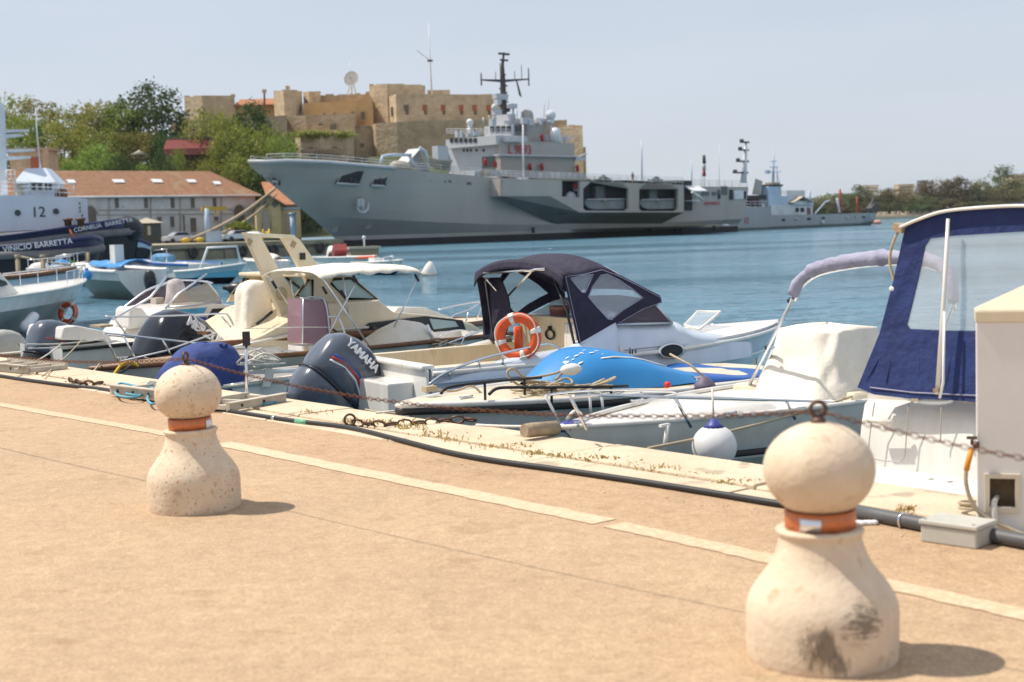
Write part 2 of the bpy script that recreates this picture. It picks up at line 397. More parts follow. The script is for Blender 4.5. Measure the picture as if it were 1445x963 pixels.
while s < 40:
    l = random.uniform(1.4, 1.9); j = .006
    dz = random.uniform(.004, .02); dd = random.uniform(-.02, .02)
    def bl(d0, d1, z0, z1, s0=s, s1=s+l):
        ring = lambda ss: [Q(d0, ss, z0), Q(d1, ss, z0), Q(d1, ss, z1-.04), Q(d1-.015, ss, z1-.012), Q(d1-.05, ss, z1), Q(d0+.012, ss, z1), Q(d0, ss, z1-.01)]
        b.loft([ring(s0+j), ring(s1-j)], closed=True, caps=True, smooth=False)
    bl(-.93+.004, -.60+random.uniform(-.004,.004), -.4, dz*.5+.002); bl(-.592, dd, -.5, dz+.006); s += l
tag(b.build('quay_coping', M['coping'], bev=.008), kind='structure')
b = MB(); b.add([Q(-.05,-30,-.02), Q(-.05,45,-.02), Q(-.05,45,-6), Q(-.05,-30,-6), Q(-.93,-30,-.02), Q(-.93,45,-.02)], [(0,1,2,3), (4,5,1,0)], False)
tag(b.build('quay_wall', M['quay_side']), kind='structure')
# worn painted line, in two weathered runs
def line_mat(name, thr):
    m = mat(name, (.65,.505,.35), .85, vs=5, world=True, col2=(.59,.44,.29), spots=(24, thr, (.55,.40,.255))); return m
def strip(name, a, bq, w, m):
    a, bq = Vector(a), Vector(bq); t = (bq-a).normalized(); n = Vector((-t.y, t.x, 0)); k = 40; vs = []; random.seed(5)
    for i in range(k+1):
        p = a.lerp(bq, i/k); e1, e2 = random.uniform(-.008,.008), random.uniform(-.008,.008)
        vs += [p+n*(w/2+e1)+V(0,0,.004), p-n*(w/2+e2)+V(0,0,.004)]
    bb = MB(); bb.add(vs, [(2*i,2*i+1,2*i+3,2*i+2) for i in range(k)], False); tag(bb.build(name, m, fixn=False), kind='structure')
strip('painted_line', G(312,626), G(853,737), .17, line_mat('line_paint', .53))
strip('faded_painted_line', G(866,741), G(1560,893), .15, line_mat('line_paint_faded', .46))
strip('faded_painted_line', G(-60,561), G(300,624), .14, line_mat('line_paint_faint', .45))
# ------------------------------------------------------------------ water
def water_mat():
    m = bpy.data.materials.new('water'); m.use_nodes = True; nt = m.node_tree; N = nt.nodes; L = nt.links; b = N['Principled BSDF']
    b.inputs['Roughness'].default_value = .09; b.inputs['IOR'].default_value = 1.33; b.inputs['Specular IOR Level'].default_value = .5
    ge = N.new('ShaderNodeNewGeometry')
    n0 = N.new('ShaderNodeTexNoise'); n0.inputs['Scale'].default_value = .035; n0.inputs['Detail'].default_value = 5; L.new(ge.outputs['Position'], n0.inputs['Vector'])
    rp = N.new('ShaderNodeValToRGB'); e = rp.color_ramp.elements; e[0].position = .35; e[1].position = .68; e[0].color = (.08,.20,.285,1); e[1].color = (.11,.26,.36,1)
    n9 = N.new('ShaderNodeTexNoise'); n9.inputs['Scale'].default_value = .022; n9.inputs['Detail'].default_value = 4; m9 = N.new('ShaderNodeMapping'); m9.inputs['Scale'].default_value = (.5,1.6,1); L.new(ge.outputs['Position'], m9.inputs['Vector']); L.new(m9.outputs[0], n9.inputs['Vector'])
    q9 = N.new('ShaderNodeMapRange'); q9.inputs['From Min'].default_value = .38; q9.inputs['From Max'].default_value = .62; q9.inputs['To Min'].default_value = .04; q9.inputs['To Max'].default_value = .22; L.new(n9.outputs['Fac'], q9.inputs['Value']); L.new(q9.outputs['Result'], b.inputs['Roughness'])
    L.new(n0.outputs['Fac'], rp.inputs['Fac']); L.new(rp.outputs['Color'], b.inputs['Base Color'])
    mp = N.new('ShaderNodeMapping'); mp.inputs['Rotation'].default_value = (0,0,.5); mp.inputs['Scale'].default_value = (.55,1.25,1); L.new(ge.outputs['Position'], mp.inputs['Vector'])
    prev = None
    for sc, det, dist, st in ((.12, 2, 2.2, .8), (.42, 3, 1.9, 1.0), (1.5, 4, .75, 1.0), (5.5, 3, .12, 1.0)):
        n = N.new('ShaderNodeTexNoise'); n.inputs['Scale'].default_value = sc; n.inputs['Detail'].default_value = det; n.inputs['Roughness'].default_value = .55; L.new(mp.outputs['Vector'], n.inputs['Vector'])
        bp = N.new('ShaderNodeBump'); bp.inputs['Strength'].default_value = st; bp.inputs['Distance'].default_value = dist; L.new(n.outputs['Fac'], bp.inputs['Height'])
        if prev: L.new(prev.outputs['Normal'], bp.inputs['Normal'])
        prev = bp
    L.new(prev.outputs['Normal'], b.inputs['Normal']); return m
M['water'] = water_mat()
sheet('water', [(-2550,-200),(3150,-200),(3150,4150),(-2550,4150)], WATER, M['water'])
# ------------------------------------------------------------------ bollards and chains
def stone_mat(name, seedv, smudge):
    m = mat(name, (.72,.60,.46), .85, vs=7, col2=(.60,.475,.345), bump=.32, bs=38, spots=(58, .63 if seedv < 5 else .715, (.42,.2,.08)))
    nt = m.node_tree; N = nt.nodes; L = nt.links; b = N['Principled BSDF']; src = b.inputs['Base Color'].links[0].from_socket
    tc = N.new('ShaderNodeTexCoord'); mp = N.new('ShaderNodeMapping'); mp.inputs['Location'].default_value = (seedv,0,0); L.new(tc.outputs['Object'], mp.inputs['Vector'])
    n = N.new('ShaderNodeTexNoise'); n.inputs['Scale'].default_value = 12; n.inputs['Detail'].default_value = 6; L.new(mp.outputs['Vector'], n.inputs['Vector'])
    r = N.new('ShaderNodeValToRGB'); e = r.color_ramp.elements; e[0].position = .60; e[1].position = .72; e[0].color = (1,1,1,1); e[1].color = (.72,.62,.52,1); L.new(n.outputs['Fac'], r.inputs['Fac'])
    x = N.new('ShaderNodeMix'); x.data_type = 'RGBA'; x.blend_type = 'MULTIPLY'; x.inputs['Factor'].default_value = 1; L.new(src, x.inputs['A']); L.new(r.outputs['Color'], x.inputs['B']); src = x.outputs['Result']
    for (cx, cz, rad) in smudge:      # tyre rubs: dark scuffs with their own shape on the base
        sv = N.new('ShaderNodeVectorMath'); sv.operation = 'SUBTRACT'; sv.inputs[1].default_value = cx; L.new(tc.outputs['Object'], sv.inputs[0])
        ln = N.new('ShaderNodeVectorMath'); ln.operation = 'LENGTH'; L.new(sv.outputs[0], ln.inputs[0])
        n4 = N.new('ShaderNodeTexNoise'); n4.inputs['Scale'].default_value = 30; n4.inputs['Detail'].default_value = 5; n4.inputs['Roughness'].default_value = .7
        m4 = N.new('ShaderNodeMapping'); m4.inputs['Scale'].default_value = (1,1,cz); L.new(tc.outputs['Object'], m4.inputs['Vector']); L.new(m4.outputs[0], n4.inputs['Vector'])
        ma = N.new('ShaderNodeMath'); ma.operation = 'MULTIPLY_ADD'; ma.inputs[1].default_value = -rad*4.2; L.new(n4.outputs['Fac'], ma.inputs[0]); L.new(ln.outputs['Value'], ma.inputs[2])
        r4 = N.new('ShaderNodeMapRange'); r4.inputs['From Min'].default_value = -rad*1.5; r4.inputs['From Max'].default_value = -rad*.75; r4.inputs['To Min'].default_value = .66; r4.inputs['To Max'].default_value = 0; L.new(ma.outputs[0], r4.inputs['Value'])
        x = N.new('ShaderNodeMix'); x.data_type = 'RGBA'; L.new(r4.outputs['Result'], x.inputs['Factor']); L.new(src, x.inputs['A']); x.inputs['B'].default_value = (.035,.03,.026,1); src = x.outputs['Result']
    L.new(src, b.inputs['Base Color']); return m
M['copper'] = mat('copper', (.62,.21,.085), .42, .55, vs=12, var=.12)
M['rust'] = mat('rust', (.25,.10,.05), .8, .3, vs=60, col2=(.10,.055,.035), bump=.4, bs=120)
M['iron'] = mat('iron', (.10,.09,.085), .55, .7, vs=40, col2=(.16,.07,.04))
def wob(mb, amp, seed):
    """slightly uneven hand-cut stone"""
    from mathutils import noise as mn
    for v in mb.v:
        d = Vector((v.x, v.y, 0))
        if d.length > 1e-4:
            k = amp*mn.noise(Vector((v.x*5+seed, v.y*5, v.z*5))); v += d.normalized()*k
    return mb
def bollard(base, label, sc, lean, seed, sm, rings, plate_dir):
    f = Fr('stone_bollard', label, 'bollard', base, 0, 'stone bollards on the quay'); o = f.o
    o.scale = (sc, sc, sc); o.rotation_euler = lean
    st = stone_mat('travertine', seed, sm)
    prof = [(.262,-.03),(.272,.012),(.274,.05),(.275,.11),(.276,.165),(.272,.198),(.260,.232),(.240,.266),(.213,.302),(.186,.338),(.166,.375),(.154,.41),(.148,.436),(.148,.452),(.157,.462),(.158,.472),(.15,.478)]
    b = wob(MB().lathe(prof, n=56), .005, seed); b.build('base', st, o)
    b = wob(MB().lathe([(.128,.474),(.128,.545)], n=48), .0, seed); cb = b.build('copper_band', M['copper'], o)
    pd = V(math.cos(plate_dir), math.sin(plate_dir), 0); tn = V(-pd.y, pd.x, 0)
    b = MB(); b.grid(lambda u, v: V(math.cos(plate_dir+(u-.5)*.62)*.1315, math.sin(plate_dir+(u-.5)*.62)*.1315, .484+.046*v), 6, 1); b.build('metal_tag', M['sticker_white'] if seed < 5 else M['alu'], cb, solid=.003)
    pr = []
    for i in range(25):
        t = -PI/2*.80+(PI/2*.80+PI/2)*i/24; pr.append((.2*math.cos(t), .69+.172*math.sin(t)))
    b = wob(MB().lathe(pr, n=56), .006, seed+3); b.build('ball_head', st, o)
    b = MB(); b.lathe([(.03,.852),(.026,.872),(.016,.880)], n=14); b.build('eye_stud', M['iron'], o)
    b = MB(); b.torus((0,0,.908), .027, .008, axis=(math.sin(seed), -math.cos(seed)*1.2, 0), n=24, m=8); b.build('eye_ring', M['iron'], o)
    return o
BL = G(276,716); BR = G(1161,925)
bollard(BL, 'pitted stone bollard with copper band and blue tarp behind it', .985, (0, math.radians(-1.0), 0), 1.3, [], 1, math.radians(-14))
bollard(BR, 'large nearby stone bollard with black scuff marks on its base', 1.0, (0, math.radians(-.3), 0), 6.2, [(V(.085,-.24,.185),2.5,.055),(V(-.055,-.265,.10),.35,.06),(V(.0,-.27,.05),.3,.035)], 1, math.radians(-118))
B3 = BL+(BL-BR)
def chain(name, label, a, c, sag, pitch, wire, m, group=None, pts=None):
    a, c = Vector(a), Vector(c)
    path = pts or rope_sag(a, c, sag, 60)
    Ln = sum((path[i+1]-path[i]).length for i in range(len(path)-1)); n = int(Ln/pitch); pp = resample(path, n+1)
    b = MB()
    for i in range(n):
        p, q = pp[i], pp[i+1]; t = (q-p).normalized(); mid = (p+q)/2
        side = t.cross(V(0,0,1)); side.normalize(); upv = side.cross(t)
        w = side if i % 2 else upv
        w = (w+(upv if i % 2 else side)*.45).normalized()
        hl = pitch*.5+wire*.6; hw = pitch*.34
        ring = [mid+t*(hl*math.cos(k*PI/4))*(1.0)+w*(hw*math.sin(k*PI/4)) for k in range(8)]
        b.tube(ring, wire, n=4, caps=False, closed=True)
    o = b.build(name, m, fixn=False); tag(o, label, 'chain', group); return o
topL = BL+V(-.01,0,.885); topR = BR+V(0,0,.90)
chain('rusty_chain', 'rusty thin chain sagging between the two stone bollards', topL, topR, .13, .031, .0027, M['rust'], 'rusty chains strung between bollards')
chain('rusty_chain', 'rusty chain running left from the bollard by the blue tarp', topL, B3+V(0,0,.88), .10, .031, .0027, M['rust'], 'rusty chains strung between bollards')
chain('rusty_chain', 'rusty chain passing in front of the white boat to the pedestal', topR, BR+(BR-BL)*.6+V(.0,0,.86), .10, .031, .0025, M['rust'], 'rusty chains strung between bollards')

# ------------------------------------------------------------------ summer air over the harbour
hm_ = bpy.data.materials.new('haze'); hm_.use_nodes = True; nt = hm_.node_tree; nt.nodes.remove(nt.nodes['Principled BSDF'])
pv = nt.nodes.new('ShaderNodeVolumePrincipled'); pv.inputs['Color'].default_value = (.80,.87,.95,1); pv.inputs['Density'].default_value = HAZE; pv.inputs['Anisotropy'].default_value = .2
nt.links.new(pv.outputs[0], nt.nodes['Material Output'].inputs['Volume'])
b = MB(); b.bx(-2600, 3200, -260, 4200, -9, 75); hz_ = b.build('haze', hm_); tag(hz_, kind='stuff'); hz_.display_type = 'WIRE'
SC.cycles.volume_bounces = 0; SC.cycles.volume_step_rate = 4
# ------------------------------------------------------------------ grey warship
M['ship_grey'] = mat('ship_grey', (.44,.41,.37), .5, vs=.12, col2=(.365,.34,.31), streak=True, var=.1)
courses(M['ship_grey'], 9.0, 2.3, .035, .86, .05)
M['ship_light'] = mat('ship_light', (.52,.53,.55), .5, vs=.3, col2=(.45,.46,.48))
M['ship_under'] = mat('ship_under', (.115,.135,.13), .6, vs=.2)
M['ship_boot'] = mat('ship_boot', (.022,.024,.026), .6, vs=.4)
M['ship_dark'] = mat('ship_dark', (.022,.027,.032), .7, vs=.4)
M['ship_deck'] = mat('ship_deck', (.2,.22,.22), .8, vs=.3)
M['ship_mast'] = mat('ship_mast', (.07,.065,.062), .6, vs=.8)
M['deck_tan'] = mat('deck_tan', (.5,.42,.30), .7, vs=.6, col2=(.4,.36,.3))
M['pennant_red'] = mat('pennant_red', (.52,.025,.05), .6)
M['radome'] = mat('radome', (.72,.74,.76), .4, vs=.5)
SB = V(-27.3, 232, WATER); SA = math.radians(46)
S = Fr('warship', 'long grey warship with flared bow and dark mast moored across the harbour', 'warship', SB, SA); so_ = S.o
def P(px, py, y): return S.py(px, py, y)
NS = 40
lines = [
 [P(350,229,0), P(376,229.5,-2.2), P(405,228,-4.5), P(460,230,-6.6), P(530,236,-8.2), P(600,242,-9.2), P(700,251,-9.8), P(800,257,-10), P(965,263,-10), P(1056,264,-10)],
 [P(354,236,0), P(380,237,-1.6), P(410,236,-3.8), P(465,239,-6.2), P(535,245,-8.0), P(605,251,-9.1), P(702,260,-9.8), P(801,265,-10), P(965,271,-10), P(1055.5,272,-10)],
 [P(436,304,0), P(455,306,-1.6), P(500,308,-4.2), P(560,311,-6.4), P(620,314,-8.2), P(700,317,-9.5), P(800,317,-10), P(965,313,-10), P(1049,309,-9.6)],
 [P(470,334,0), P(500,333,-1.6), P(560,331,-4.4), P(620,329.5,-6.8), P(700,327.5,-8.8), P(800,325.5,-9.6), P(965,321.5,-9.7), P(1042,318.5,-8.6)],
]
zb = 1.15
lines.append([Vector((p.x+.6 if i == 0 else p.x, p.y*.99, zb)) for i, p in enumerate(lines[3])])
lines.append([Vector((p.x+1.6 if i == 0 else p.x, p.y*.97, -.6)) for i, p in enumerate(lines[3])])
lines[3] = [Vector((p.x, p.y, max(p.z, zb+.5))) for p in lines[3]]
res = [resample(l, NS) for l in lines]
b = MB(); b.smooth = True
for sgn in (1, -1):
    for k in range(len(res)-1):
        b.m = 1 if k == 4 else 0
        b.loft([[Vector((p.x, p.y*sgn, p.z)) for p in r] for r in (res[k], res[k+1])], smooth=(k not in (3,4)))
b.m = 0
for j in range(len(res)-1):                                            # transom
    p, q = res[j][-1], res[j+1][-1]; b.add([p, q, V(q.x,-q.y,q.z), V(p.x,-p.y,p.z)], [(0,1,2,3)], False)
b.build('hull', [M['ship_grey'], M['ship_boot']], so_)
b = MB(); b.loft([[p, V(p.x,-p.y,p.z)] for p in res[0]], smooth=False); b.build('deck', M['ship_deck'], so_)
def on_hull(px, py):
    """nearest point of the near side along a pixel's ray"""
    best = None
    for yy in [-.25*k for k in range(0, 44)]:
        p = P(px, py, yy)
        for j in range(len(res)-2):
            for i in range(NS-1):
                a = res[j][i]; c = res[j+1][i]
                if a.x <= p.x <= res[j][i+1].x and min(a.z,c.z) <= p.z <= max(a.z,c.z):
                    t = (a.z-p.z)/max(a.z-c.z, 1e-6); yh = lerp(a.y, c.y, t)
                    e = abs(yh-yy)
                    if best is None or e < best[0]: best = (e, p)
    return best[1] if best else P(px, py, -9)
def hull_patch(name, quad, m, off=.12, parent=None):
    b = MB(); pts = [on_hull(*q) for q in quad]
    b.loft([[p+V(-.03,-off,0) for p in pts], [p+V(0,.25,0) for p in pts]], closed=True, caps=True, smooth=False)
    return b.build(name, m, parent or so_)
def recess(name, quad):
    """dark mooring port with a pale grey sill and bits of gear inside"""
    o = hull_patch(name, quad, M['ship_dark']); pts = [on_hull(*q) for q in quad]
    b = MB(); b.tube([pts[2]+V(0,-.22,0), pts[3]+V(0,-.22,0)], .18, 5); b.tube([pts[0]+V(0,-.2,0), pts[3]+V(0,-.2,0)], .07, 4); b.build('sill', M['ship_light'], o)
    c = (pts[0]+pts[1]+pts[2]+pts[3])/4
    b = MB(); b.tube([c+V(0,-.2,-.9), c+V(0,-.2,.3)], .12, 5); b.tube([c+V(.9,-.2,-.9), c+V(.9,-.2,-.1)], .2, 6); b.build('winch', M['ship_mast'], o)
recess('mooring_port', [(484,241),(513,242),(506,261),(474,259)]); recess('mooring_port', [(530,245),(549,246),(541,263),(523,262)])
recess('bow_fairlead', [(364,239),(369,240),(374,249),(369,248)]); recess('bow_fairlead', [(380,251),(389,252),(391,257),(384,256)])
for q in [(606,252,6),(624,254,5),(633,254,5),(659,257,6),(700,260,6)]:
    hull_patch('vent_grille', [(q[0],q[1]),(q[0]+q[2],q[1]+.4),(q[0]+q[2],q[1]+4.4),(q[0],q[1]+4)], M['ship_under'], .06)
# anchor in its hawse
an = on_hull(507,291); b = MB(); a0 = an+V(0,-.5,0)
b.tube([a0+V(0,0,1.2), a0+V(.3,-.2,-.9)], .16, 6); b.tube([a0+V(-1.0,-.25,-.2), a0+V(-.75,-.3,-.9), a0+V(.3,-.35,-1.1), a0+V(1.1,-.3,-.5), a0+V(1.3,-.3,.6)], [.1,.2,.24,.2,.08], 6); b.box(a0+V(.1,.2,.5), (1.3,.3,1.2))
b.build('anchor', M['ship_light'], so_)
for (x, y, w) in ((518,319,'3'), (470,324,'1')):
    q = on_hull(x, y); b = MB(); b.tube([q+V(-.5,-.2,-.3), q+V(.5,-.2,-.3), q+V(.7,-.2,.5)], .07, 5); b.tube([q+V(0,-.2,-.3), q+V(.1,-.2,.3)], .06, 5); b.build('draught_mark', M['ship_light'], so_)
# light bow bulwark edge and rail round the deck
b = MB(); b.tube([p+V(0,-.05,.12) for p in res[0][:9]], .28, 6); b.build('bow_bulwark', M['ship_light'], so_)
def rail(path, h=1.05, n=None, r=.035, name='deck_rail', m=None, parent=None, step=1.8):
    path = [Vector(p) for p in path]; L_ = sum((path[i+1]-path[i]).length for i in range(len(path)-1))
    k = n or max(2, int(L_/step)); pp = resample(path, k+1); b = MB()
    for p in pp: b.tube([p, p+V(0,0,h)], r*1.15, 4)
    for z in (h, h*.66, h*.33): b.tube([p+V(0,0,z) for p in pp], r, 4)
    return b.build(name, m or M['ship_light'], parent or so_)
rail([V(p.x, p.y+.35, p.z) for p in res[0][1:]], 1.25, r=.05, step=2.6); rail([V(p.x, -p.y-.35, p.z) for p in res[0][1:]], 1.25, r=.05, step=3)
# ---- side sponson with landing-craft bays
yN = -12.6; yI = -9.7
def sp2(px, py): p = P(px, py, yN); return (p.x, p.z)
outer = [(709,252),(965,261),(965,300),(818,300),(776,277),(709,277)]
octo = lambda x0, x1, y0, y1, c: [(x0+c,y0),(x1-c,y0),(x1,y0+c*.9),(x1,y1-c*.35),(x1-c*.35,y1),(x0+c*.35,y1),(x0,y1-c*.35),(x0,y0+c*.9)]
h1 = [(793,255),(818,256),(818,279),(793,277.5)]; h2 = octo(823,887,257,297.5,10.5); h3 = octo(902,957,259,298,9)
b = MB(); b.plate([sp2(*q) for q in outer], [[sp2(*q) for q in h] for h in (h1,h2,h3)], lambda a, c, t: V(a, yN+t, c), (0, .5))
b.build('sponson_side', M['ship_grey'], so_)
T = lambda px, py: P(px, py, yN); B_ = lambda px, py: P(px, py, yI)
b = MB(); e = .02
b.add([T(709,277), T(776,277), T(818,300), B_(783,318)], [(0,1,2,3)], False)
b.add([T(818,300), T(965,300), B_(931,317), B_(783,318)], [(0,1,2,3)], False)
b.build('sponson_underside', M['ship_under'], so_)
b = MB(); c = T(709,252); d = T(965,261); f1 = T(709,277); f2 = T(965,300)
b.add([c, f1, V(f1.x,yI,f1.z), V(c.x,yI,c.z)], [(0,1,2,3)], False); b.add([d, f2, V(f2.x,yI,f2.z), V(d.x,yI,d.z)], [(0,1,2,3)], False)
b.add([c, d, V(d.x,yI+.3,d.z), V(c.x,yI+.3,c.z)], [(0,1,2,3)], False); b.build('sponson_end', M['ship_grey'], so_)
x0, z0 = sp2(790,280); x1, z1 = sp2(962,256)
b = MB(); b.bx(T(792,260).x, T(990,260).x, -10.25, -10.1, T(880,299).z, T(880,258).z+.5); b.bx(T(792,260).x, T(962,260).x, -12.05, -10.1, T(880,299).z-.1, T(880,299).z); b.build('bay_lining', M['ship_dark'], so_)
rail([c+V(0,.2,.05), d+V(0,.2,.05)], 1.3, r=.05, step=2.4)
M['craft_grey'] = mat('craft_grey', (.22,.24,.25), .6, vs=.5)
def craft(q0, q1):
    a = P(q0, 289, -11.6); c = P(q1, 289, -11.6); L_ = c.x-a.x; h = .9
    b = MB(); sec = [(0,1.0,.45),(.08,1.0,.15),(.22,1.0,0),(1,1.0,0)]
    b.loft([[V(a.x+L_*t, -11.6, a.z+h), V(a.x+L_*t, -11.5, a.z-h+k*2.2), V(a.x+L_*t, -10.2, a.z-h+k*2.2), V(a.x+L_*t, -10.1, a.z+h)] for t, w, k in sec], closed=True, caps=True, smooth=False)
    o = b.build('landing_craft', M['craft_grey'], so_)
    b = MB(); b.bx(a.x+L_*.30, a.x+L_*.52, -11.3, -10.4, a.z+h, a.z+h+2.4); b.build('wheelhouse', M['ship_under'], o)
    b = MB(); b.tube([V(a.x+.2,-11.75,a.z+h), V(c.x,-11.75,a.z+h)], .13, 5); b.build('gunwale', M['ship_light'], o)
    b = MB(); t = a.z+4.6
    b.tube([V(a.x+L_*.3,-11.2,t-.5), V(a.x+L_*.5,-11.2,t+.6), V(a.x+L_*.8,-11.2,t-.9)], .28, 5); b.tube([V(a.x+L_*.52,-11.4,a.z+h), V(a.x+L_*.5,-11.4,t+.3)], .1, 4)
    b.bx(a.x+L_*.35, a.x+L_*.68, -11.4, -10.6, t-.3, t+.1); b.tube([V(a.x+L_*.02,-11.2,a.z+2.6), V(a.x+L_*.3,-11.2,t+.3)], .09, 4); b.build('davit', M['ship_under'], so_)
    for k in (.55, .78): MB()
    b = MB(); [b.ball((a.x+L_*k, -11.85, a.z+h-.1), .34, 8, 6) for k in (.45,)]; b.build('fender', M['deck_tan'], o)
craft(826,882); craft(904,953)
q = P(805,270,-11); b = MB(); b.ball(q+V(0,0,-1.4), 1.5, 10, 8, (1,.5,.9)); b.bx(q.x+1.2, q.x+2.2, -11.4, -10.6, q.z, q.z+1.1); b.build('covered_stores', M['ship_light'], so_)
q = P(813,263,-11.8); b = MB(); b.box(q, (.9,.2,.9)); b.build('lifebuoy_locker', M['red_paint'], so_)
# ---- superstructure
xf = P(706,240,-7).x
def F2(px, py): p = S.px(px, py, xf); return p.y, p.z
def block(name, pxf, pxn, pxa, pyt, pyb, yn=-7, m='ship_grey', xfr=None, parent=None, bev=0):
    """box: far front corner pxf, near front corner pxn, near aft corner pxa"""
    a = P(pxn, pyb, yn); t = P(pxn, pyt, yn); c = P(pxa, pyb, yn); far = S.px(pxf, pyb, a.x)
    b = MB(); b.bx(a.x, c.x, yn, max(far.y, yn+1.0), a.z, t.z); return b.build(name, M[m], parent or so_), a.x
fb, _ = block('lower_bridge', 634, 707, 760, 203, 252, -6.5, 'ship_light')
sw, xs = block('side_wall', 700, 707, 812, 199, 250, -7.0)
b = MB(); a = P(700,219,-7.5); c = P(812,219,-7.5); b.bx(a.x, c.x, -8.2, -6.9, a.z-.12, a.z+.12); b.build('ledge', M['ship_light'], so_)
b = MB(); a = P(812,224,-7); b.bx(a.x-.6, a.x+2, -7.6, -6, a.z-.4, a.z+.2); b.tube([a, a+V(2.5,-.5,.9)], .2, 5); b.build('aft_bracket', M['ship_light'], so_)
block('bridge_deck', 629, 700, 745, 191, 204, -6.8, 'ship_light'); ub, xub = block('upper_bridge', 684, 724, 745, 175, 198, -5.0, 'ship_light')
block('exhaust_casing', 724, 726, 762, 173, 203, -5.0); block('mast_house', 695, 721, 728, 161, 176, -3.5, 'ship_light')
block('aft_casing', 761, 762, 772, 172, 200, -4.0); block('bridge_wing', 700, 716, 741, 194, 200, -8.2, 'ship_light')
b = MB(); q = P(744,168,-4); b.lathe([(1.15,-1.4),(1.15,.6),(1.0,1.2),(.6,1.6),(0,1.75)], q, 14); b.build('exhaust_dome', M['ship_grey'], so_)
def win_row(x, px0, px1, py0, py1, n, m='ship_dark', gap=.3, slope=0, pr=None):
    for i in range(n):
        a = px0+(px1-px0)*(i+gap/2)/n; c = px0+(px1-px0)*(i+1-gap/2)/n
        p = S.px(a, py0+slope*i, x); q = S.px(c, py1+slope*i, x)
        b = MB(); b.bx(x-.12, x+.1, min(p.y,q.y), max(p.y,q.y), min(p.z,q.z), max(p.z,q.z)); b.build('window', M[m], pr or so_)
win_row(P(700,204,-6.8).x, 634, 674, 195.5, 201, 6, pr=fb); win_row(xub, 691, 722, 178.5, 186.5, 4, gap=.25, pr=ub)
p0 = P(707,240,-6.5).x
for x in (655,660,665,673,683):
    q = S.px(x, 212.5, p0); b = MB(); b.lathe([(.28,0),(.28,.12)], q, 10, (-1,0,0)); b.build('porthole', M['ship_dark'], fb)
a = S.px(700,231,p0); b = MB(); b.bx(p0-.15, p0+.1, a.y, S.px(681,231,p0).y, S.px(690,240,p0).z, S.px(690,221,p0).z); b.build('dark_doorway', M['ship_under'], fb)  # doorway made as a dark grey slab on the bridge front
for (x, y0, y1) in ((727,178,186),(733,178,186)):
    p = P(x, y0, -5.0); q = P(x+4, y1, -5.0); b = MB(); b.bx(p.x, q.x, -5.12, -4.95, q.z, p.z); b.build('window', M['glass_tint'], ub)
tx = P(717,217,-7.1)
writing('L 9893', (P(717,203,-7.1).z-tx.z)*1.30, M['pennant_red'], sw, 'pennant_number', V(tx.x, -7.12, tx.z), (1,0,0), (0,0,1), .02, .98)
rail([S.px(630,191,P(700,204,-6.8).x), P(700,191,-6.7), P(722,192,-6.7)], 1.1, r=.05, name='bridge_rail', step=1.2); rail([P(762,200,-6.9), P(812,199,-6.9)], 1.1, r=.05, name='bridge_rail', step=1.5)
# mast with its yard
mb = P(711,161,-1); mt = P(711,74,-1); yz = P(711,113,-1).z
b = MB(); b.tube([V(mb.x,0-1,mb.z-2), V(mb.x,-1,yz), V(mb.x,-1,lerp(yz,mt.z,.5)), mt], [.62,.48,.32,.16], 8); mast = b.build('mast', M['ship_mast'], so_)
b = MB(); a = P(679,113,-1); c = P(746,112,-1); b.tube([a, V(mb.x,-1,yz-.2), c], [.14,.3,.14], 6)
b.tube([a+V(0,0,-1), a+V(0,0,1.2)], .14, 5); b.tube([c+V(0,0,-1.2), c+V(0,0,2)], .13, 5)
for k, h in ((.3,1.4),(.7,1.5),(.85,2.6),(.4,3.0)): p = a.lerp(c, k); b.tube([p, p+V(0,0,h)], .09, 4)
b.build('yard', M['ship_mast'], mast)
b = MB(); random.seed(11)
for k in range(16):
    t = random.uniform(.05,.95); z = lerp(mb.z, mt.z, t); w = random.uniform(.5,1.5)*(1.05-t)
    b = MB(); b.box((mb.x+random.uniform(-.6,.8)*(1.2-t), -1.2+random.uniform(-.5,.5), z), (w, .5, random.uniform(.15,.4))); b.build('mast_gear', M['ship_mast'], mast)
b = MB(); b.box(mt+V(0,0,-.3), (2.6,.4,.35)); b.build('mast_gear', M['ship_mast'], mast); b = MB(); b.box(mt+V(0,0,-1.4), (1.8,.4,.3)); b.build('mast_gear', M['ship_mast'], mast)
b = MB(); q = P(706,137,-1.6); b.box(q, (3.2,.8,.9)); q = P(703,136,-2); b.box(q, (1.6,.9,.8)); q = P(702,143.5,-2); b.box(q, (1,1,1)); b.build('radar_panel', M['ship_light'], mast)
b = MB(); q = P(733,128,-1.2); b.add([q+V(-.9,0,2.0), q+V(-.4,.1,1.8), q+V(.7,.1,-1.2), q+V(-.1,0,-.9)], [(0,1,2,3)]); b.build('flag', M['ship_mast'], mast, solid=.06)
b = MB(); q = P(698,152,-3); b.ball(q, .65, 10, 8); b.tube([q, q+V(0,0,-2.5)], .25, 6); b.box(q+V(.5,0,-.8), (1.6,1,.9)); b.build('fire_control', M['ship_light'], so_); b = MB(); q = P(724,150,-3); b.box(q, (1.4,.8,.8)); b.tube([q, q+V(0,0,-3)], .2, 5); b.build('signal_lamp', M['ship_light'], so_)
for (x, yb, yt, r, yy, kind) in ((777,201,163,.95,-5,'radome'), (663,194,173,.62,-4,'radome')):
    q = P(x, yt, yy); z = P(x, yb, yy).z-q.z; b = MB(); b.ball(q, r, 14, 10); b.lathe([(r*.5,-r*1.6),(r*.8,-r*.9)], q, 10); o = b.build('satellite_dome', M['radome'], so_)
    b = MB(); b.tube([q+V(0,0,-r*1.5), q+V(0,0,z)],   .3 if x > 700 else .5, 8); b.build('dome_post', M['ship_light'], o)
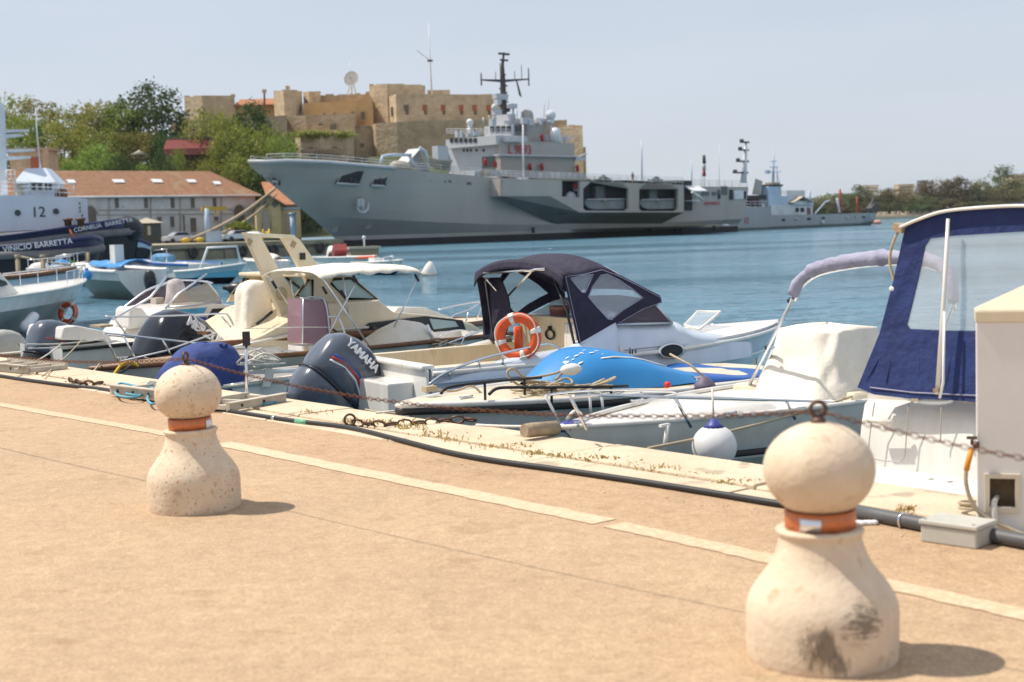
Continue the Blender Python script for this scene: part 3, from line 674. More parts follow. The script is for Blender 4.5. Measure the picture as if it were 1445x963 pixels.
q = P(784,200,-6); b = MB(); r = 1.0; b.lathe([(r,-.2),(r,1.4),(r*.94,1.9),(r*.6,2.45),(0,2.6)], q, 16); b.build('radome', M['radome'], so_)
random.seed(5)
b = MB()
for (x, yb, yt, w) in ((755,200,166,.1),(767,172,138,.09),(773,170,131,.06),(716,150,120,.07),(682,176,166,.2),(690,175,163,.1),(730,175,155,.1),(736,175,158,.15)):
    p = P(x, yb, -4); b = MB(); b.tube([p, P(x+(x > 765)*2, yt, -4)], w, 4); b.build('whip_aerial', M['ship_light'], so_)
for k in range(26):
    x = random.uniform(640,800); y = 191 if x < 690 else (175 if x < 726 else (173 if x < 772 else 199)); y = y-random.uniform(0,3)
    p = P(x, y, -4-random.random()*2); b = MB(); b.box(p, (random.uniform(.4,1.4), .7, random.uniform(.5,1.3))); b.build('deck_fitting', M['ship_light'], so_)
for (x, y) in ((670,188),(699,231),(765,235),(815,237),(765,194),(748,235),(685,229)):
    p = P(x, y, -7.6 if x > 690 else -5); b = MB(); b.lathe([(.28,-.7),(.3,.1),(.2,.45),(.1,.6)], p, 8); b.box(p+V(-.2,0,.1), (.5,.3,.4)); b.build('fire_station', M['red_paint'], so_)
# rail panels and stores along the deck edge amidships
random.seed(9)
for k in range(19):
    x = 672+k*8.2; y = 249.5 if x < 720 else 252.5; p = P(x, y, -9.0)
    b = MB(); b.box(p+V(0,0,.55), (1.15,.25,1.0)); b.build('deck_locker', M[random.choice(['ship_light','ship_light','deck_tan','radome'])], so_)
# tall pole on a small outboard platform
p = P(738.5,250,-10.6); b = MB(); b.box(p+V(0,.5,-.35), (1.9,1.8,.5)); b.box(p+V(0,.8,-.8), (1.3,.8,.5)); o = b.build('outboard_platform', M['radome'], so_)
b = MB(); b.tube([p, P(738,176,-10.6)], [.2,.13], 6); b.build('pole', M['radome'], o)
# fore-deck boat, davits and crane
M['davit_blue'] = mat('davit_blue', (.50,.60,.72), .5, vs=.5)
b = MB(); pts = [P(536,232,-6), P(540,221,-6), P(552,219,-6), P(580,219,-6)]; b.tube(pts, [.2,.28,.3,.25], 6); b.tube([P(578,220,-6), P(584,236,-6)], .3, 6); b.build('crane_jib', M['davit_blue'], so_)
for x in (592, 622):
    b = MB(); b.tube([P(x,208,-7), P(x+8,214,-7), P(x+13,226,-7), P(x+12,242,-7)], [.18,.28,.26,.24], 6); b.build('boat_davit', M['davit_blue'], so_)
a = P(606,232,-7.5); c = P(634,232,-7.5)
b = MB(); b.loft([[V(lerp(a.x,c.x,t), -7.5-w, a.z+.6+k), V(lerp(a.x,c.x,t), -7.5, a.z-.9+k*1.6), V(lerp(a.x,c.x,t), -7.5+w, a.z+.6+k)] for t, w, k in ((0,.1,.5),(.15,.8,.25),(.4,1.2,0),(.8,1.2,0),(1,.9,.1))], caps=True); cb = b.build('ships_boat', M['deck_tan'], so_)
b = MB(); b.bx(lerp(a.x,c.x,.3), lerp(a.x,c.x,.8), -8.2, -6.8, a.z+.6, a.z+3.0); b.build('boat_cabin', M['ship_light'], cb)
b = MB(); q = P(600,224,-6); b.loft([[q+V(-6,0,-2.5), q+V(-6,3,-2.5)], [q+V(-1,0,1.6), q+V(-1,3,1.6)], [q+V(.6,0,-2.5), q+V(.6,3,-2.5)]], smooth=False); b.build('breakwater', M['ship_light'], so_, solid=.15)
b = MB(); q = P(564,237,-7); b.ball(q, 1.5, 10, 7, (1.6,.8,.8)); b.build('covered_winch', M['deck_tan'], so_)
# stern block details
writing('SAN MARCO', .95, M['pennant_red'], so_, 'ship_name', P(994,289.5,-10.16), (1,0,0), (0,0,1), .02, 1.0)
def side_box(name, x0, x1, y0, y1, m, d=.15, yy=-10):
    p = P(x0, y0, yy); q = P(x1, y1, yy); b = MB(); b.bx(p.x, q.x, yy-d, yy+.4, q.z, p.z); return b.build(name, M[m], so_)
for (x0,x1,y0,y1) in ((990,1000,271,276),(1004.5,1010,271,276),(1012,1016,268,274)): side_box('vent_grille', x0,x1,y0,y1,'ship_under')
for (x0,x1,y0,y1) in ((1013,1016,274,281),(1029,1034,268,282)): side_box('open_doorway', x0,x1,y0,y1,'ship_dark')
side_box('stern_gallery', 1036,1052,269,281,'radome',.1); side_box('gallery_post', 1049,1052,270,281,'ship_dark',.2); side_box('shell_door', 1018,1026,263,275,'ship_under',.12)
p = P(966,262,-10.2); q = P(985,262,-10.2)
b = MB(); b.add([V(p.x,-10,p.z), V(q.x,-10,p.z), V(q.x+.3,-12.2,p.z-1.2), V(p.x,-12.2,p.z-1.2)], [(0,1,2,3)], False); b.build('raised_flap', M['radome'], so_, solid=.2)
b = MB(); r_ = P(966,283,-11); b.bx(p.x, q.x-.6, -12, -10, r_.z-.2, r_.z); b.tube([V(p.x,-12,p.z-1.3), V(q.x-1,-12,r_.z)], .3, 5); b.build('boat_platform', M['radome'], so_)
b = MB(); q = P(1020,318.3,-10); b.ball(q+V(0,-.6,0), .9, 10, 6, (1.5,.7,.3)); b.build('discharge_chute', M['radome'], so_)
for x in (752,917,953,962,1007): q = P(x, 325 if x < 800 else (326.5 if x < 1000 else 322), -9.9); b = MB(); b.box(q+V(0,-.1,0), (.4,.4,1.0)); b.build('hull_fender', M['ship_boot'], so_)
for (x, yb, yt, m, r) in ((906,259,197,'davit_blue',.2),(976,262,226,'davit_blue',.16),(1015,263,205,'radome',.07),(990,262,228,'radome',.08)):
    b = MB(); b.tube([P(x,yb,-6), P(x-.8 if x == 906 else x, yt, -6)], [r, r*.6], 5); b.build('aerial_pole', M[m], so_)
b = MB(); b.tube([P(994,263,-7), P(993,218,-7)], .1, 5); fp = b.build('flagstaff', M['radome'], so_)
for (y0, y1, m) in ((219,231,'sticker_green'),(231,240,'sticker_white'),(240,249,'red_paint')):
    b = MB(); b.tube([P(993.4,y0,-7.2), P(993.8,y1,-7.2)], [.3,.42], 6); b.build('furled_flag', mat('flag_cloth_'+m, {'sticker_green':(.02,.10,.05),'sticker_white':(.4,.4,.4),'red_paint':(.25,.04,.04)}[m], .8), fp)
# sailor on the deck edge
def small_person(name, label, foot, h, facing, top, legs, group=None):
    f = Fr(name, label, 'person', foot, facing, group); k = h/1.75
    J = [(0,0,.95),(0,0,1.2),(0,0,1.42),(0,0,1.52),(0,-.02,1.66),(.1,0,.92),(.11,.02,.5),(.1,0,.06),(-.1,0,.92),(-.12,-.02,.5),(-.1,0,.06),(.2,0,1.4),(.25,-.03,1.14),(.22,-.18,.98),(-.2,0,1.4),(-.25,-.03,1.14),(-.2,-.16,.98)]
    E_ = [(0,1),(1,2),(2,3),(3,4),(0,5),(5,6),(6,7),(0,8),(8,9),(9,10),(2,11),(11,12),(12,13),(2,14),(14,15),(15,16)]
    Rr_ = [.15,.15,.16,.06,.11,.10,.075,.05,.10,.075,.05,.075,.05,.04,.075,.05,.04]
    me = bpy.data.meshes.new('body'); me.from_pydata([(a*k,c*k,e*k) for a, c, e in J], E_, []); me.materials.append(M['skin'])
    o = bpy.data.objects.new('body', me); COL.objects.link(o); o.parent = f.o
    o.modifiers.new('skin', 'SKIN'); sv = me.skin_vertices[0].data
    for i, r in enumerate(Rr_): sv[i].radius = (r*k, r*k)
    sv[0].use_root = True
    q = o.modifiers.new('sub', 'SUBSURF'); q.levels = q.render_levels = 1
    b = MB(); b.lathe([(.16*k,.86*k),(.185*k,1.1*k),(.2*k,1.38*k),(.1*k,1.5*k)], n=10); b.build('shirt', top, f.o)
    b = MB(); b.tube([(.1*k,0,.95*k),(.11*k,.02*k,.5*k),(.1*k,0,.06*k)], [.12*k,.09*k,.075*k], 8); b.tube([(-.1*k,0,.95*k),(-.12*k,-.02*k,.5*k),(-.1*k,0,.06*k)], [.12*k,.09*k,.075*k], 8); b.build('trousers', legs, f.o)
    b = MB(); b.ball((0,.015*k,1.7*k), .112*k, 10, 6, (1,1.08,.9)); b.build('hair', M['black_plastic'], f.o)
    return f.o
M['skin'] = mat('skin', (.45,.24,.15), .5); M['cloth_dark'] = mat('cloth_dark', (.03,.03,.035), .8); M['cloth_khaki'] = mat('cloth_khaki', (.35,.25,.15), .8)
def to_world(f, p): return f.L+f.u*p.x+f.n*p.y+V(0,0,p.z)
small_person('person', 'person in dark shirt and khaki trousers standing on the warship deck edge', to_world(S, P(893,258.5,-11.5)), 2.0, 0, M['cloth_dark'], M['cloth_khaki'])
# ------------------------------------------------------------------ second grey ship behind the stern
M['ship2_grey'] = mat('ship2_grey', (.34,.36,.365), .5, vs=.2, col2=(.29,.31,.32), streak=True)
M['ship2_low'] = mat('ship2_low', (.10,.125,.12), .6, vs=.2)
M['funnel_blue'] = mat('funnel_blue', (.45,.55,.68), .5, vs=.3); M['ship2_white'] = mat('ship2_white', (.62,.63,.64), .5, vs=.3)
M['rust_red'] = mat('rust_red', (.33,.055,.035), .7, vs=.8)
R0 = G(1040,326.2,WATER); R1 = G(1227,318.4,WATER); dv = R1-R0; RA = math.atan2(dv.y, dv.x)
T2 = Fr('salvage_ship', 'smaller grey ship with pale blue funnel and white bridge beyond the warship stern', 'ship', R0, RA); t2 = T2.o
p2 = lambda px, py, y=0.0: T2.py(px, py, y)
LN = [[p2(1040,292), p2(1086,293), p2(1086.5,304), p2(1160,302.5), p2(1225,301), p2(1237,300.5,3)],
      [p2(1040,322), p2(1084,321), p2(1087,320), p2(1160,317), p2(1215,315), p2(1234,312,3)],
      [p2(1040,326), p2(1084,324.5), p2(1087,324), p2(1160,321), p2(1212,319), p2(1229,318,3)]]
LN.append([V(p.x, p.y+.1, -.5) for p in LN[-1]])
b = MB()
for k in range(3):
    b.m = k if k < 2 else 2
    b.loft([LN[k], LN[k+1]], smooth=False); b.loft([[V(p.x, 6-p.y if p.y < 2.9 else 3, p.z) for p in r] for r in (LN[k], LN[k+1])], smooth=False)
b.m = 0; b.loft([[p, V(p.x, 6-p.y if p.y < 2.9 else 3, p.z)] for p in LN[0]], smooth=False)
b.build('hull', [M['ship2_grey'], M['ship2_low'], M['ship_boot']], t2)
def sb(name, x0, x1, y0, y1, m, ya=1.0, yb=5.0, parent=None):
    p = p2(x0, y0, ya); q = p2(x1, y1, ya); b = MB(); b.bx(p.x, q.x, ya, yb, q.z, p.z); return b.build(name, M[m] if isinstance(m, str) else m, parent or t2)
wb = sb('white_bridge', 1088,1147,290,304,'ship2_white'); sb('upper_bridge', 1120,1148,284,291,'ship2_white'); sb('funnel', 1084,1103,263,293,'funnel_blue', 1.5,4.5); sb('funnel_cap', 1086,1105,260.5,263.2,'ship_boot', 1.4,4.6); sb('funnel_top', 1090,1101,257.5,260.6,'deck_tan', 2,4)
sb('boat_house', 1110,1136,269,284,'ship2_white',2,4.5); sb('boat_deck', 1103,1122,277,291,'funnel_blue',1.6,4.8); sb('wheelhouse_window', 1123,1127.5,293.5,299.5,'ship_dark',.9,1.2,wb); sb('wheelhouse_window', 1130,1135,293.5,299.5,'ship_dark',.9,1.2,wb); sb('bridge_door', 1139,1144,293.5,302.5,'wood',.9,1.2,wb)
b = MB(); p = p2(1120,285,0); q = p2(1148,285,0); mid = (p.x+q.x)/2; b.loft([[V(p.x,y,p.z-.2), V(mid,y,p.z+1.2), V(q.x,y,p.z-.2)] for y in (0,3,6)], smooth=False); b.build('awning', M['deck_tan'], t2, solid=.12)
b = MB(); b.tube([p2(1091,259,3), p2(1092,210,3)], [.4,.12], 6)
for y, w in ((243,6),(228,2.5),(236,3.5)): a = p2(1092,y,3); b.tube([a+V(-w*.5,0,0), a+V(w*.5,0,.1)], .12, 4)
b.box(p2(1083,243,3), (1.6,.5,.8)); b.tube([p2(1097,258,3), p2(1096,234,3)], .12, 4); b.tube([p2(1100,258,3), p2(1095,236,3)], .07, 4); b.build('lattice_mast', M['funnel_blue'], t2)
b = MB(); b.tube([p2(1049,258,3), p2(1053,200,3)], [.75,.3], 7); mo = b.build('tripod_mast', M['radome'], t2)
b = MB()
for x, y, w in ((1049,244,5.5),(1051,228,4.5),(1052,212,3.5),(1053,201,3)): a = p2(x,y,3); b = MB(); b.box(a+V(-w*.2,0,0), (w,.6,.35)); b.box(a+V(-w*.6,0,.3), (.9,.5,.7)); b.build('mast_platform', M['ship_mast'], mo)
b = MB(); b.loft([[p2(1061,275,y), p2(1066,252,y), p2(1076,256,y), p2(1074,275,y)] for y in (2,4)], closed=True, caps=True, smooth=False); b.build('raked_funnel', M['ship_grey'], t2)
sb('dark_awning', 1053,1082,276,281.5,'ship_boot',.5,5.5); sb('aft_shelter', 1060,1082,281.5,296,'ship_dark',4,5.5)
rail([p2(1052,296,.3), p2(1086,295.5,.3)], 1.8, r=.07, name='deck_rail', m=M['ship2_white'], parent=t2)
for (x, y0, y1) in ((1186,302,267),(1210,301,278)):
    b = MB(); b.tube([p2(x,y0,3), p2(x-.6,y1,3)], [.36,.28], 6); b.build('crane_post', M['rust_red'], t2)
b = MB(); b.tube([p2(1185,300,3), p2(1181,280,3)], .3, 5); b.build('derrick', M['funnel_blue'], t2); b = MB(); b.tube([p2(1150,302,3), p2(1165,285,3), p2(1171,283,3)], .2, 4); b.build('derrick', M['funnel_blue'], t2); b = MB(); b.tube([p2(1143,290,3), p2(1142,270,3)], .35, 5); b.build('vent_post', M['funnel_blue'], t2)
b = MB(); q = p2(1231,293,3); b.box(q+V(0,0,-.2), (3.6,1.6,2.0), Matrix.Rotation(-.5,3,'Y')); b.tube([q, q+V(3.6,0,1.0)], [.5,.2], 5); b.tube([q+V(-2,0,-1.5), q+V(.8,0,2.4)], .35, 5); b.build('bow_roller', M['ship_mast'], t2)
tq = p2(1050,315.5,-.1); writing('12', (p2(1050,306.5,-.1).z-tq.z)*1.35, M['pennant_red'], t2, 'pennant_number', tq+V(0,-.03,0), (1,0,0), (0,0,1), .02)
for (x, y, w) in ((1106,310.5,5),(1124,309.5,5),(1142,309,6),(1162,308,5),(1196,307.5,6),(1208,306,4),(1219,306.5,5)):
    a = p2(x, y, -.1); b = MB(); b.ball(a, .5, 8, 6, (w*.34,.4,.55)); b.build('hull_port', M['ship_dark'] if x % 4 else M['deck_tan'], t2)
b = MB(); b.ball(p2(1161,314,-.3), .45, 8, 6); b.build('fender', M['radome'], t2)
random.seed(4)
for k, (x, m) in enumerate(((1061,(.35,.03,.05)),(1065,(.3,.05,.3)),(1069,(.04,.06,.3)),(1073,(.03,.03,.04)))):
    small_person('person', 'person standing in a small group under the dark awning aboard the grey ship', to_world(T2, p2(x,296,1.2)), 2.4, 0, mat('shirt_%s' % 'abcd'[k], m, .8), M['cloth_dark'], 'people under the ship awning')
b = MB(); q = G(1237,316.5,WATER); b.ball(q+V(0,0,.5), .9, 10, 8, (1.7,1,.7)); tag(b.build('mooring_buoy', mat('buoy_pink', (.7,.33,.25), .5)), 'pale orange mooring buoy floating off the grey ship bow', 'buoy')
# ------------------------------------------------------------------ terrain of the naval shore and the far shore
M['yard'] = mat('yard', (.38,.32,.23), .9, vs=.4, world=True, col2=(.28,.24,.17))
M['hill_soil'] = mat('hill_soil', (.075,.085,.03), .95, vs=.15, world=True, col2=(.035,.05,.016))
M['hill_far'] = mat('hill_far', (.10,.13,.075), .95, vs=.02, world=True, col2=(.05,.075,.045))
M['beach'] = mat('beach', (.5,.42,.3), .95, vs=.1, world=True)
YA = math.radians(41)
YQ = G(350,364,WATER); yu = V(math.cos(YA), math.sin(YA), 0); yn_ = V(-yu.y, yu.x, 0)
def Y(a, c, z=0): return V(YQ.x, YQ.y, 0)+yu*a+yn_*c+V(0,0,z)
ytop = A(350,342,YQ.y+1).z
# the yard's ground ends in a quay wall; the wall's long face is a separate structure
a1 = None
aR = 0
for k in range(200):
    p = Y(k*.5, 0, ytop)
    q = p
    # screen x of the point, used only to find how long the quay is
    f = q.y*cp-(q.z-EYE)*sp; u = q.y*sp+(q.z-EYE)*cp; xx = CX+FPX*(q.x*cr-u*sr)/f
    if xx > 478: aR = k*.5; break
pts = [Y(-160,0), Y(aR,0), Y(aR,16), Y(aR*.55,16), Y(aR*.55+30,160), Y(60,420), Y(-400,420), Y(-400,0)]
b = MB(); b.add([V(p.x,p.y,ytop) for p in pts]+[V(p.x,p.y,-3) for p in pts], [tuple(range(8))]+[(i,(i+1) % 8,8+(i+1) % 8,8+i) for i in range(8)], False)
tag(b.build('yard_ground', M['yard']), kind='structure')
M['quay_stone'] = mat('quay_stone', (.34,.29,.2), .9, vs=.6, world=True, col2=(.2,.17,.11), bump=.4, bs=3)
b = MB(); random.seed(2); k = -70.0
while k < aR-.2:
    w = min(random.uniform(1.5,4.5), aR-k)
    h = random.uniform(-.9,.1)
    p = [Y(k,-.35), Y(k+w-.12,-.35), Y(k+w-.12,.2), Y(k,.2)]
    b.loft([[V(q.x,q.y,-2) for q in p], [V(q.x,q.y,ytop-.75+min(0,h)*.3) for q in p]], closed=True, caps=True, smooth=False); k += w
b.loft([[Y(-70,-.6,ytop-.45), Y(-70,.6,ytop-.45), Y(-70,.6,ytop+.03), Y(-70,-.6,ytop+.03)], [Y(aR,-.6,ytop-.45), Y(aR,.6,ytop-.45), Y(aR,.6,ytop+.03), Y(aR,-.6,ytop+.03)]], closed=True, caps=True, smooth=False)
tag(b.build('yard_quay', M['quay_stone']), kind='structure')
random.seed(8)
tyre = None
for k in range(9):
    a = aR-3-k*5.2-random.uniform(0,1.5); b = MB(); b.torus(Y(a,-.75,ytop-.9), .44, .2, axis=tuple(yn_), n=16, m=6)
    o = b.build('tyre_fender', M['rub_black']); tag(o, 'black tyre fender hanging on the stone face of the yard quay', 'tyre fender', 'tyre fenders on the yard quay')
# wooded bank behind the sheds
def bank(x, y):
    d = y-286
    t = max(0, min(1, (d+8)/55)); t = t*t*(3-2*t)
    e = max(0, min(1, (x+190)/40))*max(0, min(1, (38-x)/30))
    return ytop-.05+18*t*e
b = MB(); b.grid(lambda u, v: (lambda x, y: V(x, y, bank(x, y)))(-260+300*u, 258+200*v), 40, 30); tag(b.build('wooded_bank', M['hill_soil']), kind='structure')
# ------------------------------------------------------------------ trees
def leaf_mat(name, c1, c2):
    m = bpy.data.materials.new(name); m.use_nodes = True; nt = m.node_tree; N = nt.nodes; L = nt.links; b = N['Principled BSDF']; b.inputs['Roughness'].default_value = .6; b.inputs['Specular IOR Level'].default_value = .25
    oi = N.new('ShaderNodeObjectInfo'); ge = N.new('ShaderNodeNewGeometry'); ns = N.new('ShaderNodeTexNoise'); ns.inputs['Scale'].default_value = .45; ns.inputs['Detail'].default_value = 4; L.new(ge.outputs['Position'], ns.inputs['Vector'])
    rp = N.new('ShaderNodeValToRGB'); e = rp.color_ramp.elements; e[0].position = .34; e[1].position = .66; e[0].color = (*c1,1); e[1].color = (*c2,1); L.new(ns.outputs['Fac'], rp.inputs['Fac'])
    hs = N.new('ShaderNodeHueSaturation'); mr = N.new('ShaderNodeMapRange'); mr.inputs['To Min'].default_value = .47; mr.inputs['To Max'].default_value = .53; L.new(oi.outputs['Random'], mr.inputs['Value']); L.new(mr.outputs['Result'], hs.inputs['Hue'])
    m2 = N.new('ShaderNodeMapRange'); m2.inputs['To Min'].default_value = .8; m2.inputs['To Max'].default_value = 1.25; L.new(oi.outputs['Random'], m2.inputs['Value']); L.new(m2.outputs['Result'], hs.inputs['Value']); L.new(rp.outputs['Color'], hs.inputs['Color'])
    L.new(hs.outputs['Color'], b.inputs['Base Color'])
    tr = N.new('ShaderNodeBsdfTranslucent'); L.new(hs.outputs['Color'], tr.inputs['Color']); ad = N.new('ShaderNodeMixShader'); ad.inputs['Fac'].default_value = .38
    L.new(b.outputs[0], ad.inputs[1]); L.new(tr.outputs[0], ad.inputs[2]); L.new(ad.outputs[0], N['Material Output'].inputs['Surface']); return m
LM = {'light': leaf_mat('leaf_light', (.17,.225,.035), (.33,.38,.075)), 'mid': leaf_mat('leaf_mid', (.13,.185,.03), (.28,.33,.065)), 'dark': leaf_mat('leaf_dark', (.04,.07,.02), (.09,.14,.04)),
      'olive': leaf_mat('leaf_olive', (.20,.215,.04), (.37,.37,.085)), 'far': leaf_mat('leaf_far', (.12,.11,.045), (.22,.195,.085)), 'fargreen': leaf_mat('leaf_fargreen', (.08,.105,.04), (.15,.17,.06))}
M['bark'] = mat('bark', (.16,.12,.08), .9, vs=3)
def crown_mesh(seed, n_cl, per, leaf, shape='round', flat=1.0):
    """leaf-sized faces in clumps spread through a crown of unit radius, base at z=0, top near z=2"""
    rnd = random.Random(seed); b = MB(); cl = []
    for i in range(n_cl):
        while True:
            p = Vector((rnd.uniform(-1,1), rnd.uniform(-1,1), rnd.uniform(-1,1)))
            if .3 < p.length < 1: break
        if shape == 'tall': p.x *= .62+.3*(p.z < .2); p.y *= .7
        if shape == 'fan': p.x *= .75+.35*p.z; p.y *= .75+.35*p.z; p.z *= .85
        cl.append((p, rnd.uniform(.16,.34)))
    for p, r in cl:
        for k in range(per):
            q = Vector((rnd.gauss(0,1), rnd.gauss(0,1), rnd.gauss(0,.75)))*r*.55
            c = p+q; c.z = 1+c.z*flat
            a = Vector((rnd.gauss(0,1), rnd.gauss(0,1), rnd.gauss(0,1)+.3)).normalized(); t = a.orthogonal().normalized(); s = a.cross(t)
            w = rnd.uniform(0, 6.28); t, s = t*math.cos(w)+s*math.sin(w), s*math.cos(w)-t*math.sin(w); l = leaf*rnd.uniform(.6,1.4)
            b.add([c-t*l, c+s*l*.5, c+t*l, c-s*l*.5], [(0,1,2,3)], False)
    return b
CR = {}
def crown(kind, var):
    k = (kind, var)
    if k not in CR:
        sp_ = {'broad': (70, 60, .05, 'round', 1.0), 'airy': (46, 55, .045, 'fan', .9), 'dense': (95, 60, .052, 'round', 1.05), 'tall': (70, 55, .05, 'tall', 1.25)}[kind]
        CR[k] = crown_mesh(100+var*17+len(kind), sp_[0], sp_[1], sp_[2], sp_[3], sp_[4])
    return CR[k]
TP = {}
def tree(label, px, ytop_, wpx, Yd, zb, kind, leafk, var=0, group='trees on the wooded bank', low=.32):
    top = A(px, ytop_, Yd); H = top.z-zb; R = wpx*Yd/FPX/2
    key = (kind, leafk, var)
    f = bpy.data.objects.new('tree', None); COL.objects.link(f); f.location = (top.x, Yd, zb); tag(f, label, 'tree', group)
    ch = H*(1-low)
    if key not in TP:
        o = crown(kind, var).build('crown', LM[leafk], f, fixn=False); TP[key] = o.data
    else:
        o = bpy.data.objects.new('crown', TP[key]); COL.objects.link(o); o.parent = f
    o.location = (0,0,H*low); o.scale = (R, R, ch/2.15); o.rotation_euler = (0,0,random.uniform(0,6.28))
    b = MB(); rnd = random.Random(int(px*7)); r = max(.16, H*.022)
    b.tube([V(0,0,-1), V(rnd.uniform(-.2,.2),0,H*low*.6), V(rnd.uniform(-.3,.3),.1,H*.62)], [r*1.3, r, r*.45], 6)
    for k in range(5):
        w = rnd.uniform(0,6.28); z0 = H*rnd.uniform(low*.7,.5); b.tube([V(0,0,z0), V(math.cos(w)*R*.35, math.sin(w)*R*.35, z0+H*.14), V(math.cos(w)*R*.62, math.sin(w)*R*.62, z0+H*.22)], [r*.5, r*.35, r*.12], 4)
    b.build('trunk', M['bark'], f); return f
random.seed(21)
WOOD = [  # px, top, width, depth, kind, leaf, label
 (8,113,78,330,'airy','olive','tall airy olive tree at the far left edge behind the tug mast'),
 (47,127,78,326,'airy','olive','airy olive crown second from the left in the wood'),
 (98,138,72,328,'airy','mid','thin olive green tree between the left airy crowns and the pale one'),
 (135,134,80,322,'broad','olive','pale olive tree left of the tall dark tree'),
 (168,141,66,318,'broad','mid','mid green tree tucked under the tall dark tree'),
 (208,117,92,322,'dense','dark','tall dark dense tree with the highest crown in the wood'),
 (236,180,50,308,'dense','dark','lower dark tree right below the tall dark crown'),
 (38,160,90,312,'broad','mid','broad green tree in the middle row at the left of the wood'),
 (88,165,84,310,'broad','olive','broad yellowish tree in the middle row above the shed roof'),
 (140,172,78,306,'broad','mid','broad green tree in the middle row near the shed skylights'),
 (188,172,78,308,'airy','olive','brownish sparse tree below the tall dark tree'),
 (70,205,70,290,'broad','olive','low bushy olive tree touching the left of the shed roof'),
 (110,212,60,286,'dense','mid','low bushy green tree just above the shed roof'),
 (135,196,56,292,'broad','light','bright green round tree above the middle of the shed roof'),
 (170,218,56,286,'dense','dark','low dark bush tree above the shed roof near the red roof'),
 (205,212,54,286,'airy','mid','small sparse tree in front of the red awning'),
 (228,214,40,278,'dense','dark','dark conical tree left of the red awning'),
 (252,211,44,288,'dense','mid','low green tree in front of the left end of the red awning'),
 (300,140,78,300,'broad','light','bright green tree in front of the left fortress wall'),
 (352,146,60,308,'dense','dark','dark tree behind the bright green one against the fortress'),
 (378,155,62,300,'airy','light','bright feathery tree beside the fortress octagonal tower'),
 (392,178,50,296,'broad','light','light green tree nearest the fortress bastion'),
 (330,172,70,292,'broad','light','light green tree in the middle of the right hand clump'),
 (362,190,62,290,'dense','mid','leafy green tree with trunk in front of the bastion'),
 (290,213,52,289,'broad','light','low light tree in front of the right end of the red awning'),
 (335,214,62,282,'broad','mid','low green tree above the right end of the shed roof'),
 (372,228,60,282,'dense','dark','low dark tree between the shed hip and the warship bow'),
 (398,240,52,284,'dense','dark','low dark tree right against the warship bow')]
for i, (px, yt, w, Yd, kd, lf, lb) in enumerate(WOOD):
    tree(lb, px, yt, w*1.12, Yd, bank(A(px,200,Yd).x, Yd), kd, lf, i % 3, low=.14)
# undergrowth reads as one mass on the bank
rnd = random.Random(5); b = MB()
for k in range(12000):
    x = rnd.uniform(-140,-32); y = rnd.uniform(283,330); z = bank(x,y)+abs(rnd.gauss(0,1.5))
    if not -.42*y < x < -.13*y: continue
    a = Vector((rnd.gauss(0,1), rnd.gauss(0,1)-.5, rnd.gauss(0,1)+.6)).normalized(); t = a.orthogonal().normalized(); s_ = a.cross(t); l = rnd.uniform(.3,.7)
    c = V(x,y,z); b.add([c-t*l, c+s_*l*.6, c+t*l, c-s_*l*.6], [(0,1,2,3)], False)
tag(b.build('undergrowth', LM['dark'], fixn=False), 'dark leafy undergrowth covering the bank behind the sheds', None, None, 'stuff')
# palm beside the bastion
pt = A(413,208,298); f = Fr('palm_tree', 'small dark palm standing between the bright trees and the bastion', 'palm tree', (pt.x,298,bank(pt.x,298)))
h = pt.z-bank(pt.x,298); b = MB(); b.tube([V(0,0,-.5), V(.1,0,h)], [.35,.25], 7); b.build('trunk', M['bark'], f.o)
b = MB(); rnd = random.Random(3)
for k in range(34):
    w = k*2.4; el = rnd.uniform(-.2,1.2); L_ = rnd.uniform(1.7,2.5); pr = None
    for j in range(5):
        t = j/4; q = V(math.cos(w)*L_*t, math.sin(w)*L_*t, h+math.sin(el)*L_*t-1.5*t*t); sd_ = V(-math.sin(w), math.cos(w), 0)*(.26*(1-t)+.03)
        if pr: b.add([pr[0]-pr[1], pr[0]+pr[1], q+sd_, q-sd_], [(0,1,2,3)], False)
        pr = (q, sd_)
b.build('fronds', LM['dark'], f.o, fixn=False)
# ------------------------------------------------------------------ fortress
M['fort_stone'] = mat('fort_stone', (.65,.515,.345), .9, vs=.5, world=True, col2=(.44,.335,.215), bump=.6, bs=1.6)
M['fort_dark'] = mat('fort_dark', (.57,.44,.285), .9, vs=.4, world=True, col2=(.38,.285,.175), bump=.6, bs=1.4, spots=(.55,.66,(.45,.4,.33)))
M['fort_ochre'] = mat('fort_ochre', (.60,.38,.17), .85, vs=.5, world=True, col2=(.48,.30,.13))
courses(M['fort_stone'], 1.5, .7, .05, .84, .12); courses(M['fort_dark'], 1.3, .65, .05, .82, .15)
M['tile_red'] = mat('tile_red', (.42,.17,.08), .85, vs=.5, world=True, col2=(.30,.12,.06), bump=.5, bs=2)
M['shutter_red'] = mat('shutter_red', (.36,.12,.06), .7, vs=.6)
M['slate'] = mat('slate', (.16,.13,.1), .85, vs=.5)
fc = A(560,240,345); FO = Fr('fortress', 'large tan stone fortress with barracks and keep rising behind the warship', 'fortress', (fc.x, 345, bank(fc.x,345))); fo = FO.o
